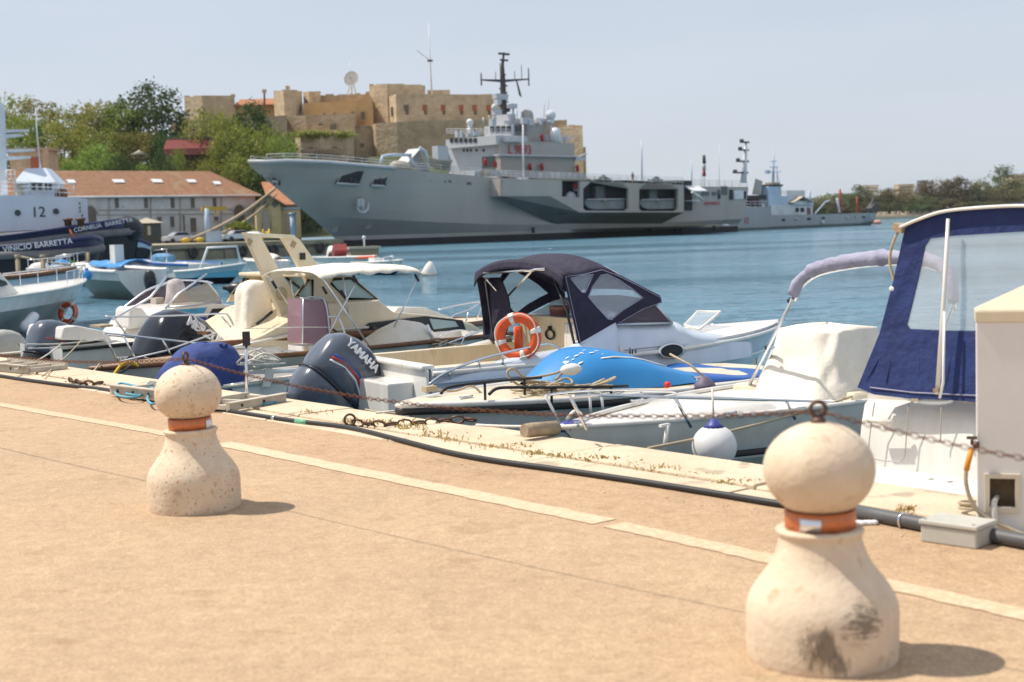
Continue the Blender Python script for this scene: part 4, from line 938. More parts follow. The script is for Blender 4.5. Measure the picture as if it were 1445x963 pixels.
def fort(name, chain, yt, yb, Yd, m, back=14, parapet=0, slope=0):
    """solid with a front made of vertical faces through (px, depth offset) corners"""
    b = MB(); zt = A(chain[0][0], yt, Yd+chain[0][1]).z; zbm = A(chain[0][0], yb, Yd+chain[0][1]).z-8
    fr = [FO.loc(A(px, yt, Yd+d)) for px, d in chain]
    fr += [FO.loc(A(chain[-1][0]+(chain[-1][0] > 722)*-6, yt, Yd+max(back, chain[-1][1]+2))), FO.loc(A(chain[0][0]+2, yt, Yd+max(back, chain[0][1]+2)))]
    z1 = zt-FO.L.z; z0 = zbm-FO.L.z; n = len(fr)
    tops = [V(p.x,p.y,z1) for p in fr]
    if slope: tops = [V(p.x,p.y,z1+slope*(p.x-fr[0].x)) for p in fr]
    b.loft([[V(p.x,p.y,z0) for p in fr], tops], closed=True, caps=True, smooth=False)
    if parapet:
        rnd = random.Random(int(chain[0][0])); x0 = fr[0].x; x1 = fr[len(chain)-1].x; x = x0
        while x < x1-.8:
            w = rnd.uniform(.8,3); h = rnd.uniform(.1,parapet); y = lerp(fr[0].y, fr[len(chain)-1].y, (x-x0)/(x1-x0)); b.bx(x, min(x+w,x1), y+.05, y+1.0, z1-.2, z1+h); x += w+rnd.uniform(.2,1.6)
    return b.build(name, M[m], fo)
def fwin(px0, px1, py0, py1, Yd, m='slate', parent=None, half=None):
    a = FO.loc(A(px0,py0,Yd)); c = FO.loc(A(px1,py1,Yd)); b = MB(); b.bx(a.x, c.x, a.y-.18, a.y+.3, c.z, a.z); o = b.build('window', M[m], parent or fo)
    if half:
        b = MB(); b.bx(a.x-.08, c.x+.08, a.y-.32, a.y-.19, lerp(c.z,a.z,.42), a.z+.08); b.build('shutter', M[half], o)
    else:
        b = MB(); b.bx(a.x-.12, c.x+.12, a.y-.3, a.y-.05, c.z-.2, c.z); b.build('sill', M['fort_stone'], o)
    return o
fort('left_block', [(260,4),(285,0),(331,3)], 138, 178, 352, 'fort_stone', parapet=.5); fort('tiled_wing', [(331,4),(390,4)], 150, 172, 352, 'fort_ochre')
a = FO.loc(A(330,150,355)); c = FO.loc(A(390,141,362)); e = FO.loc(A(392,150,355)); b = MB(); b.add([V(a.x,a.y-.4,a.z), V(e.x,a.y-.4,a.z), V(e.x,a.y+9,c.z+.4), V(a.x,a.y+9,c.z+.4)], [(0,1,2,3)], False); b.build('tiled_roof', M['tile_red'], fo, solid=.3)
fort('octagonal_tower', [(386,5),(400,0),(417,1.5),(426,7)], 130, 170, 344, 'fort_stone', parapet=.3); fort('small_turret', [(428,3),(436,0),(452,3)], 131, 150, 350, 'fort_stone', parapet=.6)
fort('back_wall', [(440,6),(524,4)], 136.5, 150, 352, 'fort_dark', parapet=.7)
ow = fort('ochre_wall', [(427,3),(526,0)], 146, 180, 344, 'fort_ochre'); 
for q in ((424,427.5,157,163.5),(455,459,160,163),(470,474,159.5,163),(495,500,158,164),(509.5,514.5,158,169.5)): fwin(*q, 343.7 if q[0] > 427 else 345, parent=ow)
fort('keep', [(521,3),(546,-1),(600,6)], 121.5, 182, 346, 'fort_stone', parapet=.5, back=22); fort('keep_annex', [(603,8),(635,9)], 127.5, 150, 350, 'fort_stone')
br = fort('barracks', [(549,6),(558.5,0),(706,10)], 136.5, 180, 338, 'fort_stone', back=20, parapet=.25)
for i, x in enumerate((573.5,599.5,625,650.5,669.5,689.5)):
    yy = 338+(x-558.5)/147.5*10; fwin(x-3.2, x+3.2, 149, 162, yy, 'slate', br, 'slate' if i == 0 else 'shutter_red')
p = FO.loc(A(553.5,158,341)); b = MB(); b.box(p, (.6,.6,2.2)); b.build('slit_window', M['slate'], br)
fort('great_rampart', [(524,6),(530,1),(560,-1.5),(600,-2.5),(660,-1),(720,4),(800,10)], 177, 262, 333, 'fort_dark', back=20, parapet=.35)
fort('middle_rampart', [(388,6),(432,2),(500,0),(503,5)], 166, 215, 334, 'fort_dark', parapet=.3); fort('curtain_wall', [(498,4),(526,6)], 178, 250, 332, 'fort_dark', parapet=.2)
bs = fort('bastion', [(416,5),(424,1),(452,-1.5),(482,0),(499,5)], 190, 262, 322, 'fort_stone', parapet=.9)
for q in ((434,441.5,208,213.5),(468.5,475.5,207.5,213)): fwin(*q, 320.3, parent=bs)
fwin(508,514,203,208.5,332.9); fwin(466,474,176,185,333.9); fwin(449,455,174.5,178,333.9)
b = MB()
for k in range(15):
    p = FO.loc(A(426+k*4.4, 214.5, 320.2)); b.bx(p.x-.22, p.x+.22, p.y-.5, p.y+.6, p.z-.4, p.z+.4)
a = FO.loc(A(424,212.5,320.2)); c = FO.loc(A(492,212.5,320.2)); b.bx(a.x, c.x, a.y-.55, a.y+.5, a.z-.15, a.z+.15); b.build('corbel_course', M['fort_dark'], bs)
fort('left_low_wall', [(240,8),(300,2),(405,0)], 172.5, 232, 330, 'fort_dark', parapet=.15)
for q in ((256,260,186,194),(294,299,186,196),(270,273,187,192)): fwin(*q, 332.5, m='slate')
fort('east_block', [(788,3),(822,-1)], 179.5, 262, 336, 'fort_stone', parapet=.4); fort('east_step', [(818,1),(826.5,1)], 208, 262, 335, 'fort_stone')
# grass tufts growing on the bastion top
rnd = random.Random(9); b = MB()
for k in range(1500):
    px = rnd.choice([rnd.gauss(437,9), rnd.gauss(458,6), rnd.gauss(485,8), rnd.gauss(440,14)]); c = FO.loc(A(px, 190+rnd.gauss(0,2.4), 321+rnd.uniform(-.8,2.5))); l = rnd.uniform(.2,.5)
    t = V(rnd.gauss(0,1), rnd.gauss(0,1), rnd.gauss(0,1)).normalized(); s_ = t.orthogonal().normalized(); b.add([c-t*l, c+s_*l*.5, c+t*l, c-s_*l*.5], [(0,1,2,3)], False)
b.build('wall_weeds', LM['light'], bs, fixn=False)['kind'] = 'stuff'
# red awning terrace
p = A(272,222,295); f = Fr('terrace_cafe', 'low terrace building with a long dark red awning below the fortress wall', 'terrace building', (p.x,295,bank(p.x,295))); 
a = f.loc(A(236,195,297)); c = f.loc(A(307,195,297)); e = f.loc(A(305,209,293)); g = f.loc(A(305,224,294))
b = MB(); b.add([a, c, V(c.x,e.y,e.z), V(a.x,e.y,e.z)], [(0,1,2,3)], False); b.build('awning', mat('awning_red', (.17,.028,.025), .8), f.o, solid=.1)
b = MB(); b.bx(a.x, c.x, e.y+3.2, e.y+7, 0, a.z); b.build('wall', M['slate'], f.o)
b = MB(); b.bx(a.x, c.x, e.y+.1, e.y+.25, e.z-1.2, e.z); b.build('awning_valance', mat('awning_pale', (.42,.17,.14), .8, vs=1.5, col2=(.2,.03,.03)), f.o)
for k in range(9): x = lerp(a.x, c.x, (k+.5)/9); b = MB(); b.bx(x-.1, x+.1, e.y+.4, e.y+.6, g.z-3, e.z); b.build('post', M['wood'], f.o)
p = A(196,212,300); f = Fr('parasol', 'small orange parasol among the trees above the shed roof', 'parasol', (p.x,300,bank(p.x,300)+4)); q = f.loc(p); b = MB(); b.lathe([(2.2,q.z-1.1),(0,q.z)], (0,0,0), 8); b.build('canopy', M['deck_tan'], f.o); b = MB(); b.tube([V(0,0,-1.5), q], .06, 5); b.build('pole', M['wood'], f.o)
# dish aerial and lattice mast on the roofs
p = A(496,132,350); f = Fr('dish_aerial', 'large round mesh dish aerial standing on the fortress roof', 'dish aerial', p); c = f.loc(A(496.5,112,350))
b = MB(); ax = V(-.35,-.9,.25).normalized(); R_d = 11*350/FPX
b.lathe([(0,0),(R_d*.5,.12),(R_d,.45)], c, 24, ax); b.build('dish', mat('dish_mesh', (.42,.40,.37), .6, vs=2, alpha=.85), f.o)
b = MB(); b.torus(c+ax*.45, R_d, .09, ax, 24, 5); b.build('rim', M['radome'], f.o)
b = MB(); b.tube([c+ax*.1, c+ax*1.5], .08, 4); b.build('feed', M['ship_mast'], f.o)
for s_ in (-1,1): b = MB(); b.tube([c+V(s_*.2,.3,-.4), V(s_*1.1,.4,-.3)], .14, 5); b.build('leg', M['radome'], f.o)
b = MB(); b.tube([c, V(0,.5,-.3)], .2, 6); b.tube([c+V(0,.3,0), c+V(-.4,.3,4.2)], .05, 4); b.build('post', M['radome'], f.o)
p = A(609.5,131,352); f = Fr('radio_mast', 'thin tall radio mast with a slanted spur above the fortress keep', 'mast', p)
b = MB(); t = f.loc(A(604.5,33,352)); m_ = f.loc(A(607,86,352)); b.tube([V(0,0,-2), m_, t], [.26,.16,.07], 5); b.build('pole', M['radome'], f.o)
b = MB(); b.tube([m_, f.loc(A(588,71,352))], .06, 4); b.build('spur', M['ship_mast'], f.o); b = MB(); b.box(m_, (1.3,.5,.45)); b.build('collar', M['ship_mast'], f.o)
for (x, yt, yb) in ((373,127,143),(406,122,131)):
    p = A(x, yb, 350); f = Fr('chimney_stack' if x < 400 else 'roof_aerial', 'small slender chimney standing on the tiled fortress wing' if x < 400 else 'short aerial on the octagonal fortress tower', 'chimney' if x < 400 else 'aerial', p); t = f.loc(A(x,yt,350)); b = MB(); b.tube([V(0,0,-1), t], .25 if x < 400 else .1, 6); b.build('shaft', M['slate'], f.o); b = MB(); b.box(t+V(0,0,-.3), (1,.6,.8)); b.build('cap', M['fort_stone'], f.o)
# ------------------------------------------------------------------ sheds and houses on the yard
M['shed_wall'] = mat('shed_wall', (.66,.64,.63), .85, vs=.5, world=True, col2=(.50,.47,.44), spots=(.9,.68,(.4,.34,.28)))
M['shed_trim'] = mat('shed_trim', (.40,.34,.29), .8, vs=1)
M['shed_roof'] = mat('shed_roof', (.36,.185,.10), .9, vs=1.2, world=True, col2=(.22,.115,.065), bump=.7, bs=5, spots=(.35,.6,(.30,.20,.12)))
wl = A(365,275,276); WF = Fr('warehouse', 'long white shed with brown tiled hip roof and skylights behind the tugs', 'warehouse', (wl.x, wl.y, ytop), math.radians(43)); wf = WF.o
w2 = lambda px, py, y=0.0: WF.py(px, py, y)
eL = w2(-40,279); eR = w2(365,276); ez = w2(240,277).z; rz = ez+ (w2(240,243,6).z-w2(240,277).z)
b = MB(); b.bx(eL.x, eR.x-.8, 0, 14, -.5, ez); wall = b.build('wall', M['shed_wall'], wf)
xr = WF.py(296,243,7).x; rz = WF.py(230,242.5,7).z
b = MB(); b.add([V(eL.x,-.7,ez), V(eR.x,-.7,ez), V(xr,7,rz), V(eL.x,7,rz), V(eR.x,14.7,ez), V(eL.x,14.7,ez)], [(0,1,2,3), (1,4,2), (4,5,3,2)], False); rf = b.build('roof', M['shed_roof'], wf, solid=.25)
b = MB(); b.tube([V(eL.x,-.8,ez-.05), V(eR.x,-.8,ez-.05)], .16, 5); b.build('gutter', M['radome'], wf)
def on_roof(px, py):
    lo = None
    for k in range(60):
        yy = -.7+7.7*k/59; p = w2(px,py,yy); zz = lerp(ez, rz, k/59)
        if lo is None or abs(p.z-zz) < lo[0]: lo = (abs(p.z-zz), V(p.x,yy,zz))
    return lo[1]
for (x0,x1,y0,y1) in ((93,107,255.5,260),(157,176,255,259.2),(212,230,254.8,259),(262,277,255,259),(299,312,258,262)):
    q = [on_roof(x0,y0), on_roof(x1-3,y0), on_roof(x1,y1), on_roof(x0+4,y1)]; nn = V(0,-.6,.8); b = MB(); b.loft([[p+nn*.16 for p in q], [p+nn*.3 for p in q]], closed=True, caps=True, smooth=False); b.build('skylight', M['sticker_white'], rf)
def wwin(x0,x1,y0,y1,m='slate',arch=False,nm='window'):
    a = w2(x0,y0); c = w2(x1,y1); b = MB()
    if arch:
        cx_ = (a.x+c.x)/2; r = (c.x-a.x)/2; o_ = [(a.x,c.z),(c.x,c.z)]+[(cx_+r*math.cos(PI*k/10), a.z-r+r*math.sin(PI*k/10)) for k in range(11)]
        b.plate(o_, [], lambda u, v, t: V(u,t,v), (-.12,.1)); o = b.build(nm, M[m], wf)
        b = MB(); b.tube([V(cx_+(r+.3)*math.cos(PI*k/10), -.1, a.z-r+(r+.3)*math.sin(PI*k/10)) for k in range(11)], .22, 4); b.build('arch_surround', M['shed_wall'], o)
    else:
        b.bx(a.x,c.x,-.12,.1,c.z,a.z); o = b.build(nm, M[m], wf); b = MB(); b.bx(a.x-.15,c.x+.15,-.25,-.02,c.z-.18,c.z); b.bx(a.x-.12,c.x+.12,-.22,-.02,a.z,a.z+.12); b.build('window_frame', M['shed_wall'], o)
for x in (120.5,162,203,240.5,269,300): wwin(x,x+5.6,279.5,294) if x > 130 else None
wwin(117,136,292,316,arch=True); wwin(330,345,290.5,316,arch=True)
for q in ((183,189,307,314),(222,228,306.5,313),(240,246,306,321),(302,308,306,312)): wwin(*q)
for q in ((258,261,304,327),(268.5,277,308,328)): wwin(*q, nm='door')
for x in (154,213,254.5,312.5): a = w2(x,279,-.2); c = w2(x,330,-.2); b = MB(); b.tube([a,c], .1, 5); b.build('drainpipe', M['shed_trim'], wf)
for y in (297,303.5): a = w2(137,y,-.15); c = w2(330,y-1.5,-.15); b = MB(); b.tube([a,c], .06, 4); b.build('wall_pipe', M['shed_trim'], wf)
# small yellow gabled house by the bow
M['house_yellow'] = mat('house_yellow', (.60,.48,.26), .85, vs=.8, world=True, col2=(.50,.38,.19)); M['roof_orange'] = mat('roof_orange', (.43,.20,.10), .85, vs=1, world=True, col2=(.33,.14,.07), bump=.4, bs=5)
hp = A(378,328,262); H1 = Fr('gabled_house', 'small yellow gabled house with arched door beside the warship bow', 'house', (hp.x,262,ytop), math.radians(12)); ho = H1.o; h2_ = lambda px, py, y=0.0: H1.py(px,py,y)
gl = h2_(361,287); gr = h2_(396,287); pk = h2_(378.5,276)
b = MB(); b.plate([(gl.x,-.5),(gr.x,-.5),(gr.x,gr.z),(pk.x,pk.z),(gl.x,gl.z)], [], lambda u,v,t: V(u,t,v), (0,.4)); b.bx(gl.x,gr.x,.4,9,-.5,gl.z); b.build('wall', M['house_yellow'], ho)
b = MB(); b.add([V(gl.x-.9,-.6,gl.z-.5), V(pk.x,-.6,pk.z+.15), V(pk.x,14,pk.z+.15), V(gl.x-.9,14,gl.z-.5), V(gr.x+.9,-.6,gr.z-.5), V(gr.x+.9,14,gr.z-.5)], [(0,1,2,3),(1,4,5,2)], False); b.build('roof', M['roof_orange'], ho, solid=.3)
b = MB(); b.tube([V(gl.x-.9,-.75,gl.z-.6), V(pk.x,-.75,pk.z), V(gr.x+.9,-.75,gr.z-.6)], .22, 4); b.build('barge_board', M['slate'], ho)
a = h2_(370,297); c = h2_(381,326); cx_ = (a.x+c.x)/2; r = (c.x-a.x)/2; b = MB(); b.plate([(a.x,c.z),(c.x,c.z)]+[(cx_+r*math.cos(PI*k/10), a.z-r+r*math.sin(PI*k/10)) for k in range(11)], [], lambda u,v,t: V(u,t,v), (-.1,.1)); dd = b.build('door', M['shed_trim'], ho)
b = MB(); b.tube([V(a.x-.15,-.12,c.z)]+[V(cx_+(r+.15)*math.cos(PI-PI*k/10), -.12, a.z-r+(r+.15)*math.sin(PI*k/10)) for k in range(11)]+[V(c.x+.15,-.12,c.z)], .14, 4); b.build('arch_surround', M['house_yellow'], dd)
for x in (363,375,387.5): p = h2_(x,288.5 if x == 375 else 288); b = MB(); b.box(p, (1.0,.3,1.0), Matrix.Rotation(.78,3,'Y')); b.build('window', M['slate'], ho)
b = MB(); p = h2_(396,290,1); q = h2_(425,327,1); b.bx(gr.x, q.x, 1, 9, -.5, p.z); b.build('annex_wall', M['house_yellow'], ho); b = MB(); b.bx(gr.x+.3, q.x, .75, .95, h2_(390,296,1).z, h2_(390,293.5,1).z); b.build('blue_sign', M['funnel_blue'], ho)
b = MB(); a = h2_(403,303,1); c = h2_(410,327,1); b.plate([(a.x,c.z),(c.x,c.z)]+[((a.x+c.x)/2+(c.x-a.x)/2*math.cos(PI*k/8), a.z+(c.x-a.x)/2*math.sin(PI*k/8)) for k in range(9)], [], lambda u,v,t: V(u,t,v), (.85,1.1)); b.build('door', M['shed_trim'], ho)
b = MB(); p = h2_(396,290,1); b.add([V(gr.x-2,.4,p.z), V(q.x+.8,.4,p.z), V(q.x-2,8,p.z+4.5), V(gr.x-3,8,p.z+4.5)], [(0,1,2,3)], False); b.build('annex_roof', M['roof_orange'], ho, solid=.25)
# stone hut behind the tug mast
hp = A(42,247,262); f = Fr('stone_hut', 'small tan stone hut seen between the tug mast and the wooded bank', 'hut', (hp.x,262,ytop)); a = f.loc(A(13,214,262)); c = f.loc(A(69,250,262)); b = MB(); b.bx(a.x,c.x,0,6,-.3,a.z); b.build('wall', M['fort_stone'], f.o)
b = MB(); b.bx(a.x-.5,c.x+.5,-.5,6.5,a.z,a.z+.5); b.build('roof_slab', M['fort_dark'], f.o); p = f.loc(A(50,224,262)); b = MB(); b.bx(p.x-.9,p.x+.9,-.1,.2,p.z-3,p.z+.3); b.build('door', M['shutter_red'], f.o); p = f.loc(A(65,212,262)); b = MB(); b.bx(p.x-.5,p.x+.5,-.6,.4,-.3,p.z+.2); b.build('pillar', M['fort_stone'], f.o)
# kiosk, gantry and bits standing on the yard quay
hp = A(207,338,196); f = Fr('kiosk', 'dark kiosk with a pale pyramid roof on the yard quay', 'kiosk', (hp.x,196,ytop), .3); a = f.loc(A(183,316,196)); c = f.loc(A(231,316,196)); w = (c.x-a.x)/2; cx_ = (a.x+c.x)/2; t = f.loc(A(207,307.5,196))
b = MB(); b.loft([[V(cx_-w,-w*.6,a.z), V(cx_+w,-w*.6,a.z), V(cx_+w,w*.6,a.z), V(cx_-w,w*.6,a.z)], [V(cx_,0,t.z)]*4], closed=True, caps=True, smooth=False); b.build('roof', M['deck_tan'], f.o)
b = MB(); b.bx(cx_-w*.82,cx_+w*.82,-w*.45,w*.45,-.1,a.z); b.build('body', mat('kiosk_dark', (.055,.06,.05), .6, vs=1), f.o)
for k in range(3): x = cx_+w*(.1+.26*k); b = MB(); b.bx(x-w*.09,x+w*.09,-w*.45-.06,-w*.45+.1,a.z*.42,a.z*.86); b.build('window', M['glass_tint'] if k else M['deck_tan'], f.o)
hp = A(288,332,196); f = Fr('gantry_hoist', 'small gantry hoist with yellow beam and pale blue legs on the yard quay', 'gantry', (hp.x,196,ytop), .5); b = MB(); a = f.loc(A(285,294.5,196)); c = f.loc(A(318,295,198)); b.box((a+c)/2, ((c-a).length,.5,.55)); b.build('beam', mat('hoist_yellow', (.5,.33,.03), .6), f.o)
b = MB(); b.tube([V(a.x+.6,0,0), V(a.x+.6,0,a.z)], .34, 6); b.build('leg', M['funnel_blue'], f.o); b = MB(); p = f.loc(A(306,300,197)); b.box(p, (.4,.3,.9)); b.build('hook_block', M['fort_ochre'], f.o)
hp = A(414,330,230); f = Fr('blue_bollard_post', 'pale blue upright post next to the yellow house annex', 'post', (hp.x,230,ytop)); t = f.loc(A(413,303,230)); b = MB(); b.tube([V(0,0,0), t], .45, 8); b.build('shaft', M['funnel_blue'], f.o); b = MB(); b.lathe([(.6,t.z),(.6,t.z+.3)], n=10); b.build('cap', M['funnel_blue'], f.o)
def parked_car(label, px, py, Yd, col, ang):
    p = A(px, py, Yd); f = Fr('parked_car', label, 'car', (p.x, Yd, ytop), ang, 'cars parked on the yard quay')
    prof = [(-2.1,.35),(-2.1,.8),(-1.9,.95),(-1.25,1.0),(-.6,1.45),(.9,1.48),(1.6,1.0),(2.05,.9),(2.1,.35)]
    b = MB(); b.loft([[V(x,w*(1 if z < 1.05 else .85),z) for x, z in prof] for w in (-.85,.85)], closed=False, smooth=False); b.plate(prof, [], lambda u,v,t: V(u,t*(1 if v < 1.05 else .85),v), (-.85,.85)); b.build('body', mat('car_paint', col, .25), f.o)
    b = MB(); b.plate([(-1.1,1.03),(-.55,1.4),(.85,1.43),(1.4,1.03)], [], lambda u,v,t: V(u,t*(1 if v < 1.05 else .9),v), (-.86,.86)); b.build('window', M['glass_dark'], f.o)
    for x in (-1.3,1.3):
        for y in (-.8,.8): b = MB(); b.lathe([(.33,-.1),(.33,.1)], (x,y,.33), 12, (0,1,0)); b.build('wheel', M['rub_black'], f.o)
parked_car('pale car parked on the yard quay left of the mooring ropes', 252, 336, 192, (.6,.62,.65), .7); parked_car('white car parked on the yard quay right of the mooring ropes', 334, 333, 196, (.7,.7,.7), .7)
def yard_bit(name, label, cat, px, py, Yd, fn, m): p = A(px,py,Yd); b = MB(); fn(b); o = b.build(name, m); o.location = (p.x, Yd, ytop); tag(o, label, cat); return o
yard_bit('covered_boat', 'white covered dinghy lying on the yard quay below the yellow house', 'dinghy', 357, 326, 190, lambda b: (b.ball((0,0,.75), 1, 14, 8, (1.3,.7,.5)), b.bx(-.8,.8,-.5,.5,0,.5)), M['radome'])
yard_bit('cable_drum', 'yellow cable drum on the yard quay in front of the arched house door', 'cable drum', 375, 322, 205, lambda b: (b.lathe([(.8,-.5),(.8,-.4),(.4,-.4),(.4,.4),(.8,.4),(.8,.5)], (0,0,.8), 14, (1,.3,0))), mat('drum_yellow', (.6,.42,.06), .7))
yard_bit('planter_shrub', 'bright green shrub on the yard quay by the shed corner', 'shrub', 340, 322, 200, lambda b: [b.add([V(random.gauss(0,.9),random.gauss(0,.5),abs(random.gauss(1.3,.6)))+V(*q) for q in ((-.3,0,0),(0,.2,.15),(.3,0,.05),(0,-.2,-.15))], [(0,1,2,3)], False) for k in range(260)], LM['light'])
yard_bit('blue_container', 'small pale blue container on the yard quay edge under the ropes', 'container', 302, 338, 182, lambda b: (b.bx(-.9,.9,-.5,.5,.05,1.3), b.bx(-.95,.95,-.55,.55,1.3,1.42)), M['funnel_blue'])
for px, nm in ((262,'yellow'),(282,'orange yellow')):
    yard_bit('net_float', '%s float lying on the yard quay edge near the mooring ropes' % nm, 'float', px, 338, 184, lambda b: (b.ball((0,0,.35), .35, 10, 8, (1.6,1,1)), b.lathe([(.15,0),(.12,.2)], (-.52,0,.35), 8, (-1,0,0))), mat('float_yellow', (.6,.4,.03), .6))
small_person('person', 'person in a pink top standing on the yard quay by the green shrub', V(A(327,322,197).x,197,ytop), 1.9, .3, mat('shirt_pink', (.6,.12,.2), .8), M['cloth_dark'])
M['hawser'] = mat('hawser', (.42,.33,.22), .9, vs=6)
for i, (p0, p1, r, lb) in enumerate((((268,338,186),(388,266,235),.24,'thick tan mooring hawser from the yard quay to the warship bow, upper of the two'),((305,332,190),(391,273,236),.15,'thinner mooring hawser below the thick one at the warship bow'))):
    b = MB(); b.tube(rope_sag(A(*p0), A(*p1), .8, 12), r, 6); tag(b.build('mooring_hawser', M['hawser']), lb, 'rope', 'warship mooring hawsers')
# ------------------------------------------------------------------ far shore
def shore_z(x, y): return WATER+2.2+max(0,(y-860))*.012
b = MB(); b.add([V(150,806,WATER+1.6), V(2500,900,WATER+1.6), V(2500,3500,30), V(150,3500,30)], [(0,1,2,3)], False); b.add([V(150,806,-4), V(2500,900,-4), V(2500,900,WATER+1.6), V(150,806,WATER+1.6)], [(0,1,2,3)], False); tag(b.build('far_shore', M['beach']), kind='structure')
b = MB(); rnd = random.Random(4)
from mathutils import noise as mnoise
def ridge(u): x = 300+u*1500; return 32+9*u+9*mnoise.noise(V(x*.004,3,0))+6*mnoise.noise(V(x*.015,7,0))
b.grid(lambda u, v: V(300+u*1500, 2100+400*v, -3+(ridge(u)+8*mnoise.noise(V(u*40,v*9,1)))*(1-(1-v)**2)), 90, 10); tag(b.build('far_hills', M['hill_far']), kind='structure')
# sea wall with pale merlons
wp0 = A(1230,306,812); wp1 = A(1470,299,835); M['sea_wall'] = mat('sea_wall', (.56,.47,.34), .9, vs=.2, world=True)
f = Fr('sea_wall', 'long low tan sea wall with pale blocks along the far shore', 'sea wall', (wp0.x,wp0.y,WATER), math.atan2(wp1.y-wp0.y, wp1.x-wp0.x)); Lw = (wp1-wp0).length
b = MB(); b.bx(-6,Lw,0,2,-1,2.6); b.build('base', M['sea_wall'], f.o)
for k in range(int(Lw/4.2)): b = MB(); x = k*4.2+random.uniform(-.4,.4); b.bx(x,x+2.1,.2,1.4,2.6,4.3); b.build('block', M['deck_tan'], f.o)
FAR = [  # px, top, width, kind, leaf
 (1142,282,26,'broad','fargreen'),(1158,281,28,'broad','far'),(1176,276,32,'broad','far'),(1196,270,34,'broad','fargreen'),(1213,266,36,'tall','fargreen'),(1232,268,34,'broad','far'),(1248,268,30,'tall','far'),(1264,266,36,'broad','far'),
 (1280,272,34,'broad','far'),(1299,276,30,'dense','fargreen'),(1318,248,46,'airy','far'),(1333,256,44,'broad','far'),(1352,252,40,'tall','far'),(1370,262,30,'broad','fargreen'),(1384,256,34,'tall','far'),(1402,262,30,'broad','far'),
 (1416,240,40,'tall','fargreen'),(1436,250,40,'broad','far'),(1462,244,46,'tall','far'),(1340,282,34,'dense','far'),(1222,284,30,'dense','far'),(1256,284,32,'broad','fargreen'),(1290,288,30,'dense','fargreen'),(1312,284,28,'dense','fargreen'),(1375,284,36,'dense','fargreen'),(1400,286,34,'dense','far'),(1425,288,32,'dense','fargreen'),(1445,286,36,'dense','far'),(1187,288,30,'dense','far'),(1160,290,28,'dense','fargreen')]
random.seed(31)
fl = {'airy':'open topped', 'broad':'broad rounded', 'tall':'tall upright', 'dense':'low dense'}
fw = {'far':'brownish', 'fargreen':'green'}
for i, (px, yt, w, kd, lf) in enumerate(FAR):
    Yd = 850-(yt-240)*.5+random.uniform(-3,3); tree('%s %s tree on the far shore behind the sea wall' % (fl[kd], fw[lf]), px, yt-1.5, w*1.45, Yd, WATER+1.6, kd, lf, i % 3, 'trees along the far shore', low=.12)
def far_building(label, x0, x1, y0, Yd, m, roof=None, fl_=3, rot=.25):
    p = A((x0+x1)/2, 300, Yd); f = Fr('distant_building', label, 'building', (p.x, Yd, 0), rot); a = f.loc(A(x0,y0,Yd)); c = f.loc(A(x1,y0,Yd)); w = (c.x-a.x)
    b = MB(); b.bx(a.x,c.x,0,w*.6,-4,a.z); b.build('wall', m, f.o); b = MB(); b.bx(a.x-.4,c.x+.4,-.4,w*.6+.4,a.z,a.z+.8); b.build('roof', roof or m, f.o)
    for k in range(fl_):
        b = MB(); z = a.z-3.2*(k+1); b.bx(a.x+w*.08,c.x-w*.08,-.25,.1,z,z+1.3); b.build('window_band', M['slate'], f.o)
M['bld_tan'] = mat('bld_tan', (.42,.34,.25), .8, vs=.1); M['bld_white'] = mat('bld_white', (.65,.63,.6), .8, vs=.1); M['bld_glass'] = mat('bld_glass', (.10,.13,.16), .3, vs=.1)
far_building('distant tan block above the far shore trees beside the dark glass one', 1267, 1291, 261.5, 1500, M['bld_tan']); far_building('distant dark glass block above the far shore trees', 1297, 1309, 256, 1450, M['bld_glass'])
far_building('distant white house over the trees above the salvage ship bow', 1221, 1241, 263, 1600, M['bld_white'], M['tile_red'], 2); far_building('distant tan block with a blue roof at the right edge of the far shore', 1424, 1462, 247, 1300, M['bld_tan'], M['funnel_blue'])
far_building('distant pale low building between the tall far shore trees', 1346, 1378, 276, 880, M['bld_white'], M['deck_tan'], 0, .5); far_building('distant low white building under the open topped far shore tree', 1306,1325,280, 880, M['bld_white'], M['deck_tan'], 0, .4)
rnd = random.Random(12); b = MB()
for k in range(5200):
    u = rnd.random(); v = rnd.uniform(.25,1); c = V(300+u*1500, 2100+400*v, -3+ridge(u)*(1-(1-v)**2)+rnd.uniform(0,5)); l = rnd.uniform(2.5,5)
    t = V(rnd.gauss(0,1), rnd.gauss(0,1), rnd.gauss(0,1)).normalized(); s_ = t.orthogonal().normalized(); b.add([c-t*l, c+s_*l*.7, c+t*l, c-s_*l*.7], [(0,1,2,3)], False)
tag(b.build('distant_woodland', LM['fargreen'], fixn=False), 'dark woodland covering the distant hills', None, None, 'stuff')
